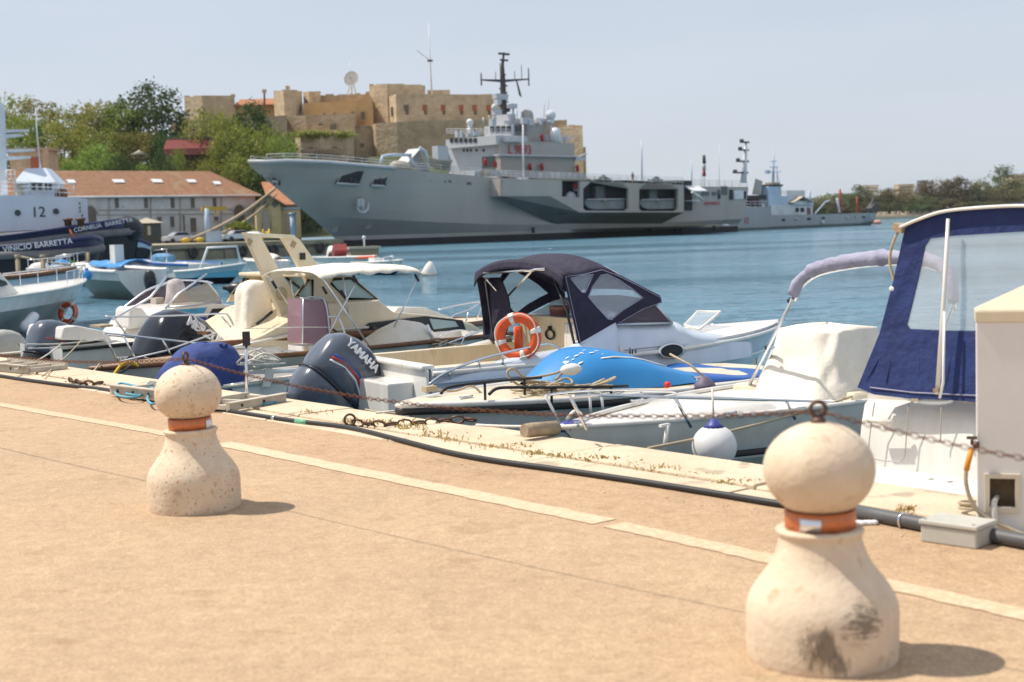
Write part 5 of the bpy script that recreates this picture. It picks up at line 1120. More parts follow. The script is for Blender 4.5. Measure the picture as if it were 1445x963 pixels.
# ------------------------------------------------------------------ hull builder
def hull(fr, x0, x1, B, zs, zb, m, bow=1, mbot=None, rake=.5, zwl=.12, name='hull', deck=None, deck_z=-.03, full=2.2, rub=None, rubr=.025, stern_w=.9, inner=None, floor=.35, gun=.13, flare=.86, yc=0.0):
    """x0 stern end, x1 bow end (x1 may be less than x0), sheer zs at the stern to zb at the bow"""
    n = 22; L_ = x1-x0; R = []
    def st(t):
        w = B/2*(stern_w+(1-stern_w)*min(1, t/.35))*(1-max(0,(t-.4)/.6)**full)
        return max(w, .012), zs+(zb-zs)*t**1.7
    sheer = []
    for i in range(n+1):
        t = i/n; w, z = st(t); k = t**5
        pts = []
        for lev, wf, zz in ((0, 1, z), (.35, lerp(.97, flare*.8+.1, t), lerp(z, zwl, .42)), (.75, lerp(.90, .52, t**1.5), lerp(zwl, z, .06+.12*t)), (1.0, 0.03, lerp(-.28, z-.35*(z-zwl)-.25, t**4))):
            pts.append(V(x0+L_*t-rake*lev*k*(1 if L_ > 0 else -1), yc-w*wf, zz))
        R.append(pts); sheer.append(V(x0+L_*t, w, z))
    b = MB(); b.smooth = True; k_ = len(R[0])
    for j in range(k_-1):
        b.m = 1 if j >= 2 else 0
        for sg in (1,-1): b.loft([[V(r[j].x, yc+(r[j].y-yc)*sg, r[j].z) for r in R], [V(r[j+1].x, yc+(r[j+1].y-yc)*sg, r[j+1].z) for r in R]], smooth=(j != 1))
    b.m = 0; q = R[0]; b.add(q+[V(p.x, 2*yc-p.y, p.z) for p in q[::-1]], [tuple(range(2*k_))], False)
    o = b.build(name, [m, mbot or m], fr.o)
    edge = lambda sg, dz=0.0, ins=0.0: [V(p.x, yc+sg*max(p.y-ins, 0), p.z+dz) for p in sheer]
    if deck is not None:
        b = MB(); b.loft([[V(p.x, yc-p.y*.985, p.z+deck_z), V(p.x, yc-p.y*.4, p.z+deck_z+.035*(p.y > .05)), V(p.x, yc+p.y*.4, p.z+deck_z+.035*(p.y > .05)), V(p.x, yc+p.y*.985, p.z+deck_z)] for p in sheer]); b.build('deck', deck, fr.o)
    if inner is not None:
        b = MB(); ii = [p for p in sheer if p.y > gun+.1]
        for sg in (1,-1):
            b.loft([[V(p.x, yc+sg*p.y, p.z) for p in ii], [V(p.x, yc+sg*(p.y-gun), p.z+.005) for p in ii], [V(p.x, yc+sg*(p.y-gun-.02), floor) for p in ii]], smooth=False)
        b.loft([[V(p.x, yc-p.y+gun, floor), V(p.x, yc+p.y-gun, floor)] for p in ii], smooth=False)
        p = ii[-1]; b.add([V(p.x,yc-p.y+gun,floor), V(p.x,yc+p.y-gun,floor), V(p.x,yc+p.y-gun,p.z), V(p.x,yc-p.y+gun,p.z)], [(0,1,2,3)], False)
        jj = sheer[len(ii)-1:]; b.loft([[V(q.x,yc-q.y,q.z), V(q.x,yc+q.y,q.z)] for q in jj], smooth=False)
        p = ii[0]; b.add([V(p.x+.06*(1 if L_ > 0 else -1),yc-p.y+gun,floor), V(p.x+.06*(1 if L_ > 0 else -1),yc+p.y-gun,floor), V(p.x,yc+p.y-gun,p.z), V(p.x,yc-p.y+gun,p.z)], [(0,1,2,3)], False)
        b.build('cockpit_liner', inner, fr.o)
    if rub is not None:
        b = MB(); b.tube(edge(-1,-.03,-rubr*.3)+edge(1,-.03,-rubr*.3)[::-1], rubr, 6); b.build('rub_rail', rub, fr.o)
    return o, edge, st
def prism(name, fr, pts, y0, y1, m, parent=None, bev=0, shrink=None):
    """side profile (x, z) given width y0..y1; shrink narrows its top"""
    zmin = min(p[1] for p in pts); zmax = max(p[1] for p in pts)
    def f(u, v, t):
        k = 0 if not shrink else shrink*(v-zmin)/max(zmax-zmin,1e-6); c = (y0+y1)/2; return V(u, c+(t-c)*(1-k), v)
    b = MB(); b.plate(pts, [], f, (y0,y1)); return b.build(name, m, parent or fr.o, bev=bev)
def xz(fr, pts, y): return [(lambda p: (p.x, p.z))(fr.py(px,py,y)) for px, py in pts]
def tube_part(name, fr, path, r, m, parent=None, n=6): b = MB(); b.tube(path, r, n); return b.build(name, m, parent or fr.o)
def outboard(fr, pos, sc, tilt, m, mlow, yaw=0.0, txt=None, parent=None, stripe=None, lower=True):
    """outboard motor: cowling, lower cowl, leg and bracket; front points to +x before the tilt"""
    R = Matrix.Rotation(yaw,3,'Z')@Matrix.Rotation(tilt,3,'Y'); P_ = lambda x,y,z: V(*pos)+R@(V(x,y,z)*sc)
    def ring(x, w, z0, z1, e=.55, tip=0.0, n=20):
        out = []
        for i in range(n):
            a = 2*PI*i/n; c, s_ = math.cos(a), math.sin(a)
            yy = w*(abs(c)**e)*(1 if c >= 0 else -1); zz = (z0+z1)/2+(z1-z0)/2*(abs(s_)**e)*(1 if s_ >= 0 else -1)
            yy *= 1-.22*max(0,(zz-(z0+z1)/2)/(z1-z0)*2); out.append(P_(x+tip*(zz-z0), yy, zz))
        return out
    secs = [(-.40,.06,.10,.22),(-.395,.14,.05,.34),(-.36,.20,.0,.44),(-.27,.235,-.02,.53),(-.12,.25,-.02,.585),(.05,.25,-.02,.60),(.2,.24,-.02,.575),(.31,.215,0,.50),(.365,.17,.03,.42),(.385,.08,.10,.32)]
    b = MB(); b.loft([ring(*s_, .6, -.08) for s_ in secs], closed=True, caps=True); cw = b.build('cowling', m, parent or fr.o)
    def oval(z, a0, a1, w, n=24):
        out = []
        for i in range(n):
            a = 2*PI*i/n; c, q = math.cos(a), math.sin(a); out.append(P_((a0+a1)/2+(a1-a0)/2*(abs(c)**.6)*(1 if c >= 0 else -1), w*(abs(q)**.6)*(1 if q >= 0 else -1), z))
        return out
    b = MB(); b.loft([oval(.03,-.385,.365,.248), oval(-.02,-.40,.375,.258), oval(-.09,-.40,.37,.256), oval(-.20,-.38,.33,.235), oval(-.30,-.33,.26,.19), oval(-.38,-.26,.18,.14)], closed=True, caps=True); b.build('lower_cowl', mlow, cw)
    b = MB(); b.tube(oval(.012,-.405,.38,.262), .010*sc, 5, closed=True); b.build('cowl_seam', M['black_plastic'], cw)
    b = MB(); b.loft([[P_(x*kx+ox, y*k, z) for x, y in ((-.2,-.09),(.1,-.1),(.2,0),(.1,.1),(-.2,.09),(-.3,0))] for z, k, kx, ox in ((-.2,1.3,1.1,0),(-.5,.9,.8,-.02),(-.95,.7,.8,-.03))], closed=True, caps=True, smooth=False)
    b.loft([[P_(x, y, z) for x, y in ((-.42,-.14),(.1,-.12),(.1,.12),(-.42,.14))] for z in (-.93,-.96)], closed=True, caps=True, smooth=False); b.build('drive_leg', mlow, cw)
    b = MB(); b.box(P_(.27,0,-.36), (.12*sc,.4*sc,.42*sc), R); b.box(P_(.33,0,-.22), (.1*sc,.32*sc,.2*sc), R); b.build('transom_bracket', M['black_plastic'], cw)
    if stripe:
        b = MB(); pts = [(-.31,.25),(-.14,.30),(.04,.28),(.2,.20),(.3,.08)]
        for k, mm in enumerate(stripe):
            b = MB(); dz = -.035*k; b.tube([P_(x, -(.249-.02*abs(x)*3)*(1-.22*max(0,(z+dz-.28)/.3)), z+dz) for x, z in pts], .011*sc, 5); b.build('stripe', mm, cw)
    if txt:
        t, sz, x, z, mm = txt; rt = R@V(1,0,0); up = R@V(0,.235,1); og = P_(x, -.2605, z)
        writing(t, sz*sc, mm, cw, 'lettering', og, rt, up, .004*sc, .92, .12, .0045*sc)
    return cw
def wboat(name, label, cat, pa, pb, zs, zb, beam, m, mbot=None, group=None, **kw):
    """boat from two waterline pixels: stern and bow"""
    a = G(pa[0],pa[1],WATER); c = G(pb[0],pb[1],WATER); d = c-a
    f = Fr(name, label, cat, a, math.atan2(d.y,d.x), group); L_ = d.length
    h = hull(f, 0, L_+.25, beam, zs, zb, m, mbot=mbot or M['antifoul'], **kw)
    return f, L_, h
FG = 'small boats moored in the middle distance'
# ------------------------------------------------------------------ tugs
M['tug_navy'] = mat('tug_navy', (.022,.028,.10), .4, vs=.6, col2=(.015,.02,.07)); M['tug_black'] = mat('tug_black', (.012,.014,.022), .5, vs=.5)
M['tug_white'] = mat('tug_white', (.66,.70,.76), .4, vs=.5, col2=(.58,.62,.68), streak=True, spots=(1.6,.72,(.45,.38,.33))); M['tug_rubber'] = mat('tug_rubber', (.20,.19,.19), .8, vs=2, col2=(.10,.10,.11))
tl = G(90,392,WATER); T1 = Fr('tugboat', 'navy hulled tug with tall white deckhouse bearing the black number twelve', 'tugboat', (tl.x, tl.y, WATER), math.radians(6)); t1 = T1.o
tp = lambda px, py, y=0.0: T1.py(px,py,y)
HB = 3.6
def bul(pts_top, pts_bot, fr, hb, m, name='hull', back=True):
    b = MB(); A_ = [fr.py(x,y,-h) for x,y,h in pts_top]; B2 = [fr.py(x,y,-h) for x,y,h in pts_bot]; A_ = resample(spline(A_,4),24); B2 = resample(spline(B2,4),24)
    C2 = [V(p.x-.8*(i/23)**3, p.y*.9, -.6) for i, p in enumerate(B2)]
    for mi, (u, v) in enumerate(((A_,B2),(B2,C2))):
        b.m = mi
        for sg in (1,-1): b.loft([[V(p.x,p.y*sg,p.z) for p in u],[V(p.x,p.y*sg,p.z) for p in v]])
    b.m = 0; b.loft([[V(p.x,p.y,p.z-.55), V(p.x,-p.y,p.z-.55)] for p in A_], smooth=False)
    return b.build(name, m, fr.o), A_, B2
top1 = [(-60,337,3.4),(0,334,HB),(80,323.5,3.5),(150,313.5,2.6),(172,311,1.5),(186,316,.3)]; bot1 = [(-60,351,3.3),(0,347,3.5),(80,337,3.4),(150,329.5,2.5),(175,328,1.4),(196,325,.25)]
h1_, e1, e1b = bul(top1, bot1, T1, HB, [M['tug_navy'], M['tug_black']])
b = MB(); b.tube([p+V(0,-.05,.0) for p in e1], .13, 6); b.build('bulwark_cap', M['tug_navy'], t1)
b = MB(); b.tube([p+V(0,-.12,0) for p in e1b], .28, 6); b.build('rubbing_strake', M['tug_rubber'], t1)
b = MB(); q = tp(190,322,-.4); b.ball(q+V(-.6,.4,-.1), 1.3, 12, 8, (.9,1.1,.75)); b.build('bow_fender', M['tug_black'], t1)
qa = tp(99,329,-3.62); writing('CORNELIA  BARRETTA', .40, M['sticker_white'], t1, 'ship_name', qa+V(.3,-.22,.04), V(1,.03,.155), (0,0,1), .01, .96)
yh = -2.1
hx = xz(T1, [(-25,329),(97,322),(105,318),(105,279),(45,276),(-25,276)], yh); dh = prism('deckhouse', T1, hx, yh, 2.1, M['tug_white'])
xb_ = tp(105,300,yh).x; b = MB(); b.plate([(yh,tp(105,318,yh).z),(2.1,tp(105,318,yh).z),(2.1,tp(105,279,yh).z),(yh,tp(105,279,yh).z)], [], lambda u,v,t: V(xb_+t,u,v), (0,.12)); b.build('front_panel', M['tug_white'], dh)
for (x,y) in ((25,300.5),(79,298.5)): q = tp(x,y,yh-.02); b = MB(); b.lathe([(.16,0),(.16,.07)], q, 12, (0,-1,0)); b.torus(q+V(0,-.05,0), .17, .035, (0,1,0), 14, 5); b.build('porthole', M['glass_tint'], dh)
q = tp(44,306.5,yh-.03); writing('12', .98, M['rub_black'], dh, 'hull_number', q, (1,0,0), (0,0,1), .01, 1.0)
random.seed(2)
for y in (287,293,298,304,312): q = V(xb_+.14, random.choice((-.9,-.2,.4)), tp(105,y,yh).z); b = MB(); b.lathe([(.09,0),(.09,.05)], q, 8, (1,0,0)); b.build('rivet_light', M['slate'], dh)
up = xz(T1, [(22,279),(76,279),(76,258),(22,259)], -1.6); wh = prism('wheelhouse', T1, up, -1.6, 1.6, M['tug_white'])
for (x0,x1,y0,y1) in ((24,33,261,278),(45,50,259.5,268),(54,59,259.5,268),(62,66.5,259.5,268),(69,73,260,268)):
    a = tp(x0,y0,-1.64); c = tp(x1,y1,-1.64); b = MB(); b.bx(a.x,c.x,-1.68,-1.5,c.z,a.z); b.build('window', M['glass_tint'] if x0 > 30 else M['deck_tan'], wh)
a = tp(18,259,-1.9); c = tp(78,258,-1.9); t_ = tp(36,238,-.9); t2_ = tp(56,236.5,-.9); b = MB()
b.loft([[V(a.x,-1.9,a.z), V(c.x,-1.9,a.z), V(c.x,1.9,a.z), V(a.x,1.9,a.z)], [V(t_.x,-.9,t_.z), V(t2_.x+.4,-.9,t_.z), V(t2_.x+.4,.9,t_.z), V(t_.x,.9,t_.z)]], closed=True, caps=True, smooth=False); b.build('wheelhouse_roof', M['gel_white_blue_shade'], wh)
rail([tp(0,276,-2), tp(44,276,-2), tp(105,279,-2)], .9, r=.025, name='rail', m=M['radome'], parent=t1, step=.9); rail([tp(10,259,-1.9), tp(22,259,-1.9)], .9, r=.03, name='rail', m=M['radome'], parent=t1, step=.5)
b = MB(); b.loft([[tp(-3,276,y), tp(11,276,y), tp(7,150,y*.8), tp(-3,140,y*.8)] for y in (-.6,.6)], closed=True, caps=True, smooth=False); ms = b.build('mast_tower', M['radome'], t1)
for (x,y,w) in ((40,184.5,.25),(32,191,.3),(48,212,.25),(42,222,.35)): b = MB(); a = tp(5,y+2,0); c = tp(x,y,0); b.loft([[a+V(0,s_*.5,-.12), a+V(0,s_*.5,.12), c+V(0,s_*.3,.06), c+V(0,s_*.3,-.06)] for s_ in (-1,1)], closed=True, caps=True, smooth=False); b.build('mast_platform', M['radome'], ms)
tube_part('whip_aerial', T1, [tp(58,250,.5), tp(52.5,190,.5), tp(50,152,.5)], [.06,.05,.025], M['radome'])
b = MB(); q = tp(88,274,-1); b.ball(q, .38, 10, 7, (1,1,1.2)); b.tube([q, q+V(0,0,-.6)], .14, 6); b.build('searchlight', M['wood'], t1)
for (x,y) in ((96,316),(114,315.5)): q = tp(x,y,-3.2); b = MB(); b.lathe([(.24,-.45),(.24,.2),(.34,.2),(.34,.36)], q, 10); b.build('mooring_bitt', M['wood'], t1)
b = MB(); b.tube([tp(96,318,-3.2), tp(101,330,-3.75), tp(107,340,-3.8)], .07, 5); b.build('orange_line', mat('line_orange', (.5,.14,.06), .8), t1)
t2l = G(40,403,WATER); T5 = Fr('tugboat', 'low navy tug with rounded bow moored in front of the white deckhouse tug', 'tugboat', (t2l.x, t2l.y, WATER), math.radians(6)); tp5 = lambda px, py, y=0.0: T5.py(px,py,y)
top2 = [(-80,350,2.6),(0,349,3),(70,342.5,2.9),(120,336.5,2.2),(136,335.5,1.2),(143,339,.3)]; bot2 = [(-80,364,2.6),(0,361,3),(70,358.5,2.8),(120,354.5,2.1),(137,352,1.1),(144,350,.25)]
_, e2, e2b = bul(top2, bot2, T5, 3, [M['tug_navy'], M['tug_black']]); b = MB(); b.tube([p+V(0,-.05,0) for p in e2], .14, 6); b.build('bulwark_cap', M['tug_navy'], T5.o); b = MB(); b.tube([p+V(0,-.12,0) for p in e2b], .26, 6); b.build('rubbing_strake', M['tug_rubber'], T5.o)
qa = tp5(7,356,-3.0); writing('VINICIO BARRETTA', .44, M['sticker_white'], T5.o, 'ship_name', qa+V(0,-.42,0), V(1,.03,.10), (0,0,1), .01, 1.0)
t3l = G(190,371,WATER); T6 = Fr('tugboat', 'dark tug bow with pale deck edge showing right of the two navy tugs', 'tugboat', (t3l.x, t3l.y, WATER), math.radians(8)); 
_, e3, e3b = bul([(120,345,2.4),(170,342,2.2),(196,339.5,1.4),(213,346,.25)], [(120,352,2.3),(170,350,2.1),(198,349,1.3),(212,352,.2)], T6, 2.4, [M['funnel_blue'], M['tug_black']]); b = MB(); b.tube([p+V(0,-.05,0) for p in e3], .16, 6); b.build('bulwark_cap', M['tug_navy'], T6.o); b = MB(); q = T6.py(200,338,0); b.tube([q, q+V(0,0,1.3)], .12, 6); b.build('bow_post', M['tug_navy'], T6.o)
# ------------------------------------------------------------------ small craft in the middle distance
def rails(fr, edge, t0, t1, h, m=M['steel'], r=.018, sides=(1,-1), ins=.08, posts=5, name='bow_rail', close=True):
    n = 22; i0, i1 = int(t0*n), int(t1*n); P2 = {}
    for sg in sides: P2[sg] = edge(sg, 0, ins)[i0:i1+1]
    b = MB(); path = [p+V(0,0,h) for p in P2[sides[0]]]
    if len(sides) > 1 and close: path += [p+V(0,0,h) for p in P2[sides[1]]][::-1]
    b.tube(path, r, 6)
    for sg in sides:
        q = P2[sg]; k = len(q)
        for j in range(posts): p = q[min(k-1, int(j*(k-1)/max(1,posts-1)))]; b.tube([p, p+V(0,0,h)], r*.85, 5)
    return b.build(name, m, fr.o)
f, L_, h = wboat('motorboat', 'grey white motorboat at the left edge with an orange ring on its bow', 'motorboat', (-75,486), (120,451), 1.15, 1.35, 2.3, M['gel_white'], M['gel_grey'], zwl=.7, deck=M['gel_white'], rub=M['gel_white'], rake=1.0)
BOAT10 = f; BH10 = h[1]
prism('cabin', f, xz(f, [(-60,415),(-60,372),(0,378),(28,412),(62,424),(62,428)], -.75), -.75, .75, M['gel_white'], bev=.05, shrink=.15); prism('cabin_window', f, xz(f, [(-20,400),(-8,392),(8,397),(11,402),(2,405)], -.76), -.77, -.60, M['glass_dark'])
rails(f, h[1], .62, 1.0, .42); q = f.py(36,455,-1.12); b = MB(); ax = V(.95,0,.35); b.lathe([(.03,-.46),(.13,-.42),(.15,-.3),(.15,.3),(.13,.42),(.03,.46)], q+V(0,-.1,0), 14, ax); tag(b.build('fender', M['fender_white']), 'white cylinder fender lying against the grey white boat at the left edge', 'fender')
bpy.data.objects['fender'] if False else None
def to_w(fr, o): o.parent = None; o.matrix_world = Matrix.Translation(fr.L)@Matrix.Rotation(fr.o.rotation_euler.z,4,'Z')
fo_ = [o for o in bpy.data.objects if o.get('category') == 'fender' and o.parent is None][-1]; to_w(f, fo_)
def life_ring(label, pos, R, r, axis, bands=4, rot=.0, rope=True):
    ax = Vector(axis).normalized(); fr = Fr('life_ring', label, 'life ring', pos, 0); Q_ = Vector((0,0,1)).rotation_difference(ax).to_matrix()
    b = MB(); b.torus((0,0,0), R, r, ax, 40, 12, .85); b.build('ring', M['orange'], fr.o)
    for k in range(bands):
        w = rot+k*2*PI/bands; b = MB(); rr = []
        for i in range(5):
            a = w+(i-2)*.065; rr.append([Q_@V((R+(r+.006)*math.cos(t))*math.cos(a), (R+(r+.006)*math.cos(t))*math.sin(a), (r+.006)*.85*math.sin(t)) for t in [2*PI*j/12 for j in range(12)]])
        b.loft(rr, closed=True, caps=True); b.build('reflective_band', M['white_band'], fr.o)
    if rope:
        b = MB(); b.tube([Q_@V((R+r*(.35+.5*abs(math.sin(2*(t-rot)))))*math.cos(t), (R+r*(.35+.5*abs(math.sin(2*(t-rot)))))*math.sin(t), r*.95) for t in [2*PI*j/48 for j in range(48)]], r*.13, 5, closed=True); b.build('grab_rope', M['rope_white'], fr.o)
    return fr
q = to_world(f, f.py(96,442,-.95)); life_ring('tilted orange life ring hanging on the bow of the left edge boat', q, .27, .085, (-.35,-.9,.2), 4, .6); tube_part('ring_lanyard', f, [f.py(95,436,-.95), BH10(-1,.0,.1)[20]+V(0,0,.40)], .012, M['rope'])
b = MB(); q = G(137,446,WATER); q = to_world(BOAT10, BH10(-1)[-1]+V(.12,0,.08)); b.ball((0,0,0), .17, 12, 8); b.lathe([(.05,.15),(.04,.24)], n=8); o = b.build('blue_fender_ball', M['bright_blue']); o.location = q; tag(o, 'small bright blue ball on the bow tip of the left edge boat', 'fender ball')
f, L_, h = wboat('motorboat', 'white launch with brown wooden rubbing rail behind the left edge boat', 'motorboat', (-60,438), (100,428), 1.2, 1.45, 2.5, M['gel_white_blue_shade'], M['gel_grey'], group=FG, deck=M['gel_white'], rub=M['wood'], rubr=.10, rake=.6)
rails(f, h[1], .7, 1.0, .5); prism('coach_roof', f, xz(f, [(-40,402),(-35,390),(40,388),(60,400)], -.7), -.7, .7, M['gel_white'], bev=.05)
f, L_, h = wboat('motorboat', 'white boat with olive grey lower hull and bright blue deck cover', 'motorboat', (203,423), (112,418), 1.25, 1.5, 2.3, M['gel_white'], M['hull_olive'], group=FG, zwl=.8, deck=M['gel_white'], rub=M['gel_white'], rubr=.09, rake=.4, stern_w=.96)
b = MB(); a = f.py(196,393,0); c = f.py(132,389,0); b.grid(lambda u, v: V(lerp(a.x,c.x,u), (v-.5)*1.7*(1-.75*u*u), 1.36+.1*u+.32*math.sin(PI*v)*(1-.5*u)+.02*math.sin(u*21)), 16, 10); b.build('deck_cover', M['bright_blue'], f.o, solid=.02)
b = MB(); q = f.py(160,385,.3); b.box(q, (.4,.4,.9)); b.box(q+V(-.5,0,.5), (.55,.4,1.4)); b.build('console', M['gel_white'], f.o)
outboard(f, f.py(212,398,0)+V(0,0,.0), .8, .5, M['cowl_black'], M['black_plastic'])
f, L_, h = wboat('motorboat', 'white dinghy carrying a bundle wrapped in blue tarpaulin', 'motorboat', (290,397), (200,393), 1.0, 1.2, 2.2, M['gel_white'], M['gel_grey'], group=FG, deck=M['gel_white'], rub=M['deep_blue'], rubr=.08)
b = MB(); a = f.py(222,384,-.3); c = f.py(248,384,-.3); t_ = f.py(235,358.5,-.3); b.grid(lambda u, v: V((a.x+c.x)/2+math.cos(2*PI*u)*(abs(c.x-a.x)/2)*(1+.08*math.sin(9*u*6.28)), -.1+math.sin(2*PI*u)*.5, lerp(a.z, t_.z, v**.8)-.06*(v > .9)) if v < .95 else V((a.x+c.x)/2+math.cos(2*PI*u)*(abs(c.x-a.x)/2)*.45, -.1+math.sin(2*PI*u)*.2, t_.z+.04), 24, 8); b.add([V((a.x+c.x)/2+math.cos(2*PI*k/12)*.3, -.1+math.sin(2*PI*k/12)*.2, t_.z+.04) for k in range(12)], [tuple(range(12))]); b.build('tarpaulin_bundle', mat('tarp_blue', (.10,.27,.46), .6, vs=3, bump=.5, bs=6), f.o)
b = MB(); b.tube([f.py(214,388,.6), f.py(213,354,.6), f.py(235,352,.6), f.py(235,380,.6)], .035, 5); b.build('frame_hoop', M['steel'], f.o); prism('seat_box', f, xz(f, [(200,390),(200,381),(222,381),(222,390)], -.4), -.4, .5, M['gel_cream'])
b = MB(); q = f.py(262,378,0); b.ball(q, .4, 10, 8, (1,.8,.9)); b.ball(q+V(.3,.3,-.2), .4, 10, 8); b.build('covered_motor', M['gel_white'], f.o)
f, L_, h = wboat('rowing_boat', 'pale blue wooden rowing boat with dark waterline', 'rowing boat', (262,401), (341,400), .75, 1.08, 2.0, mat('rowboat_blue', (.44,.54,.60), .5, vs=1.2, col2=(.34,.44,.5)), M['tug_black'], group=FG, inner=M['rope_blue'], rub=M['gel_white'], rubr=.07, zwl=.3)
for x in (270,288,306): a = f.py(x,384,0); b = MB(); b.bx(a.x-.18,a.x+.18,-.9,.9,.75,.8); b.build('thwart', M['gel_white'], f.o)
b = MB(); b.tube([f.py(277,396,-.6), f.py(293,350,-.6), f.py(334,348,.6), f.py(340,374,.6)], .07, 6); b.build('hoop_frame', M['radome'], f.o); tube_part('oar', f, [f.py(262,386,-.5), f.py(312,387,-.4)], .035, M['wood'])
f, L_, h = wboat('motorboat', 'white covered dinghy right beside the pale blue rowing boat', 'motorboat', (400,393), (352,394), 1.0, 1.2, 2.0, M['gel_white'], M['gel_white'], group=FG, deck=M['gel_white'], rub=M['gel_white'], rubr=.08)
b = MB(); b.grid(lambda u, v: V(L_*(.1+.8*u), (v-.5)*1.7, 1.05+.42*math.sin(PI*v)*math.sin(PI*min(1,u+.15))), 12, 8); b.build('canvas_cover', M['canvas_cream'], f.o, solid=.02)
f, L_, h = wboat('motorboat', 'low white launch with a wire basket cluttering the left edge under the tug', 'motorboat', (-40,404), (42,402), 1.1, 1.3, 2.4, M['gel_white'], M['gel_grey'], group=FG, deck=M['gel_white'], rub=M['gel_cream'], rubr=.08); rails(f, h[1], .4, 1.0, .5); prism('cabin', f, xz(f, [(-10,386),(-2,374),(22,374),(34,387)], -.6), -.6,.6,M['gel_white'],bev=.05)
f, L_, h = wboat('motorboat', 'white cluttered launch with a small blue cover behind the wooden railed launch', 'motorboat', (40,407), (116,404), 1.1, 1.35, 2.4, M['gel_white_blue_shade'], M['gel_grey'], group=FG, deck=M['gel_white'], rub=M['gel_white'], rubr=.08); rails(f, h[1], .5, 1.0, .55)
b = MB(); a = f.py(72,389,-.3); c = f.py(102,388,-.3); b.grid(lambda u, v: V(lerp(a.x,c.x,u), (v-.5)*1.4, 1.25+.3*math.sin(PI*v)*math.sin(PI*u)), 10, 8); b.build('deck_cover', M['bright_blue'], f.o, solid=.02)
b = MB(); b.ball(f.py(56,379,0), .5, 10, 8, (1.2,.8,.7)); b.build('furled_sail', M['gel_white'], f.o); tube_part('flag_pole', f, [f.py(104,398,.4), f.py(101,372,.4)], .05, M['wood_old']); tube_part('davit_post', f, [f.py(126,398,.6), f.py(124,356,.6)], .10, M['wood_old'])
b = MB(); a = f.py(100,366,.4); b.add([a, f.py(104,370,.4), f.py(106,380,.4), f.py(101,379,.4)], [(0,1,2,3)]); b.build('small_flag', M['sticker_green'], f.o, solid=.02)
# stakes carrying slack lines in front of the low tug
random.seed(6)
for i, (x, y0, y1) in enumerate(((26,384,362),(62,392,362))):
    p = A(x,y0,66); b = MB(); b.tube([(0,0,-2.6), (0,0,A(x,y1,66).z-p.z)], .11, 7); b.lathe([(.15,A(x,y1,66).z-p.z-.1),(.12,A(x,y1,66).z-p.z+.08)], n=8); o = b.build('mooring_stake', M['wood_old']); o.location = p; tag(o, ['pale mooring stake standing left in front of the low navy tug', 'pale mooring stake standing right of the first in front of the low tug'][i], 'mooring stake')
for i, (a_, c_) in enumerate((((20,361,66),(200,372,66)),((30,362,66),(215,377,66)))):
    b = MB(); b.tube(rope_sag(A(*a_), A(*c_), .25, 12), .035, 5); tag(b.build('mooring_line', M['rope']), ['upper slack mooring line crossing the black hulls of the tugs', 'lower slack mooring line crossing the black hulls of the tugs'][i], 'mooring line')
# skiff with tilted outboard, work raft, buoys
f, L_, h = wboat('skiff', 'skiff with a tilted red and white outboard beyond the beige cruiser', 'skiff', (452,377), (530,383), .8, 1.0, 2.0, M['gel_white'], M['gel_navy'], group=FG, deck=M['gel_white'], rub=M['gel_white'], rubr=.07)
outboard(f, f.py(470,363,0), 1.5, -.75, M['gel_white'], M['black_plastic'])
b = MB(); q = f.py(478,357,-.5); b.box(q+V(.25,0,.1), (.9,.9,.6), Matrix.Rotation(-.75,3,'Y')); b.build('red_fuel_can', mat('maroon', (.28,.05,.05), .6), f.o)
b = MB(); a = f.py(483,365,-.5); c = f.py(528,363,-.5); b.tube([V(a.x,-.5,a.z-.9), a, c, V(c.x,-.5,c.z-.7)], .1, 6); b.build('orange_hoop', M['orange'], f.o)
f, L_, h = wboat('workboat', 'small workboat with windscreen and hoop frame beyond the cream sun awning', 'workboat', (515,386), (565,389), .7, .9, 1.9, M['gel_white'], M['gel_navy'], group=FG, deck=M['gel_white_blue_shade'], rub=M['gel_white'], rubr=.07)
prism('console', f, xz(f, [(520,380),(520,364),(528,364),(531,380)], -.3), -.3,.3, M['gel_white']); b = MB(); b.tube([f.py(538,382,-.5), f.py(537,364,-.5), f.py(555,361.5,-.5), f.py(556,380,-.5)], .04, 5); b.build('hoop_frame', M['steel'], f.o); b = MB(); b.ball(f.py(542,378,-.2), .35, 8, 6); b.build('white_bag', M['gel_white'], f.o)
p = G(512,362,WATER); f = Fr('mooring_raft', 'small brown wooden mooring raft floating before the warship', 'raft', p, .4); b = MB(); b.bx(-1.5,1.5,-.7,.7,-.2,.75); b.build('float', M['wood_old'], f.o); b = MB(); b.bx(-1.7,1.7,-.9,.9,.76,1.0); b.build('top', M['deck_tan'], f.o); b = MB(); b.tube([(.2,0,1),(.2,0,1.9)], .09, 6); b.ball((.2,0,1.9), .2, 8, 6); b.build('light_post', M['radome'], f.o)
p = G(605,389,WATER); f = Fr('mooring_buoy', 'white conical mooring buoy floating right of the cream sun awning', 'buoy', p, 0); b = MB(); b.lathe([(.42,-.2),(.45,.12),(.30,.5),(.14,.74),(.06,.80)], n=16); b.build('body', M['gel_white'], f.o); b = MB(); b.lathe([(.455,-.02),(.46,.1),(.44,.18)], n=16); b.build('waterline_band', M['deck_tan'], f.o); b = MB(); b.torus((0,0,.84), .06, .015, (1,0,0), 12, 5); b.build('eye', M['iron'], f.o); f.o.rotation_euler = (.12,.2,0)
p = A(340,409,30); b = MB(); b.lathe([(.03,-.32),(.12,-.22),(.17,0),(.12,.22),(.05,.30),(.05,.38)], (0,0,0), 12, (-1,.1,.15)); o = b.build('black_fender', M['black_plastic']); o.location = p; tag(o, 'black torpedo fender behind the cream seat cover of the beige cruiser', 'fender')
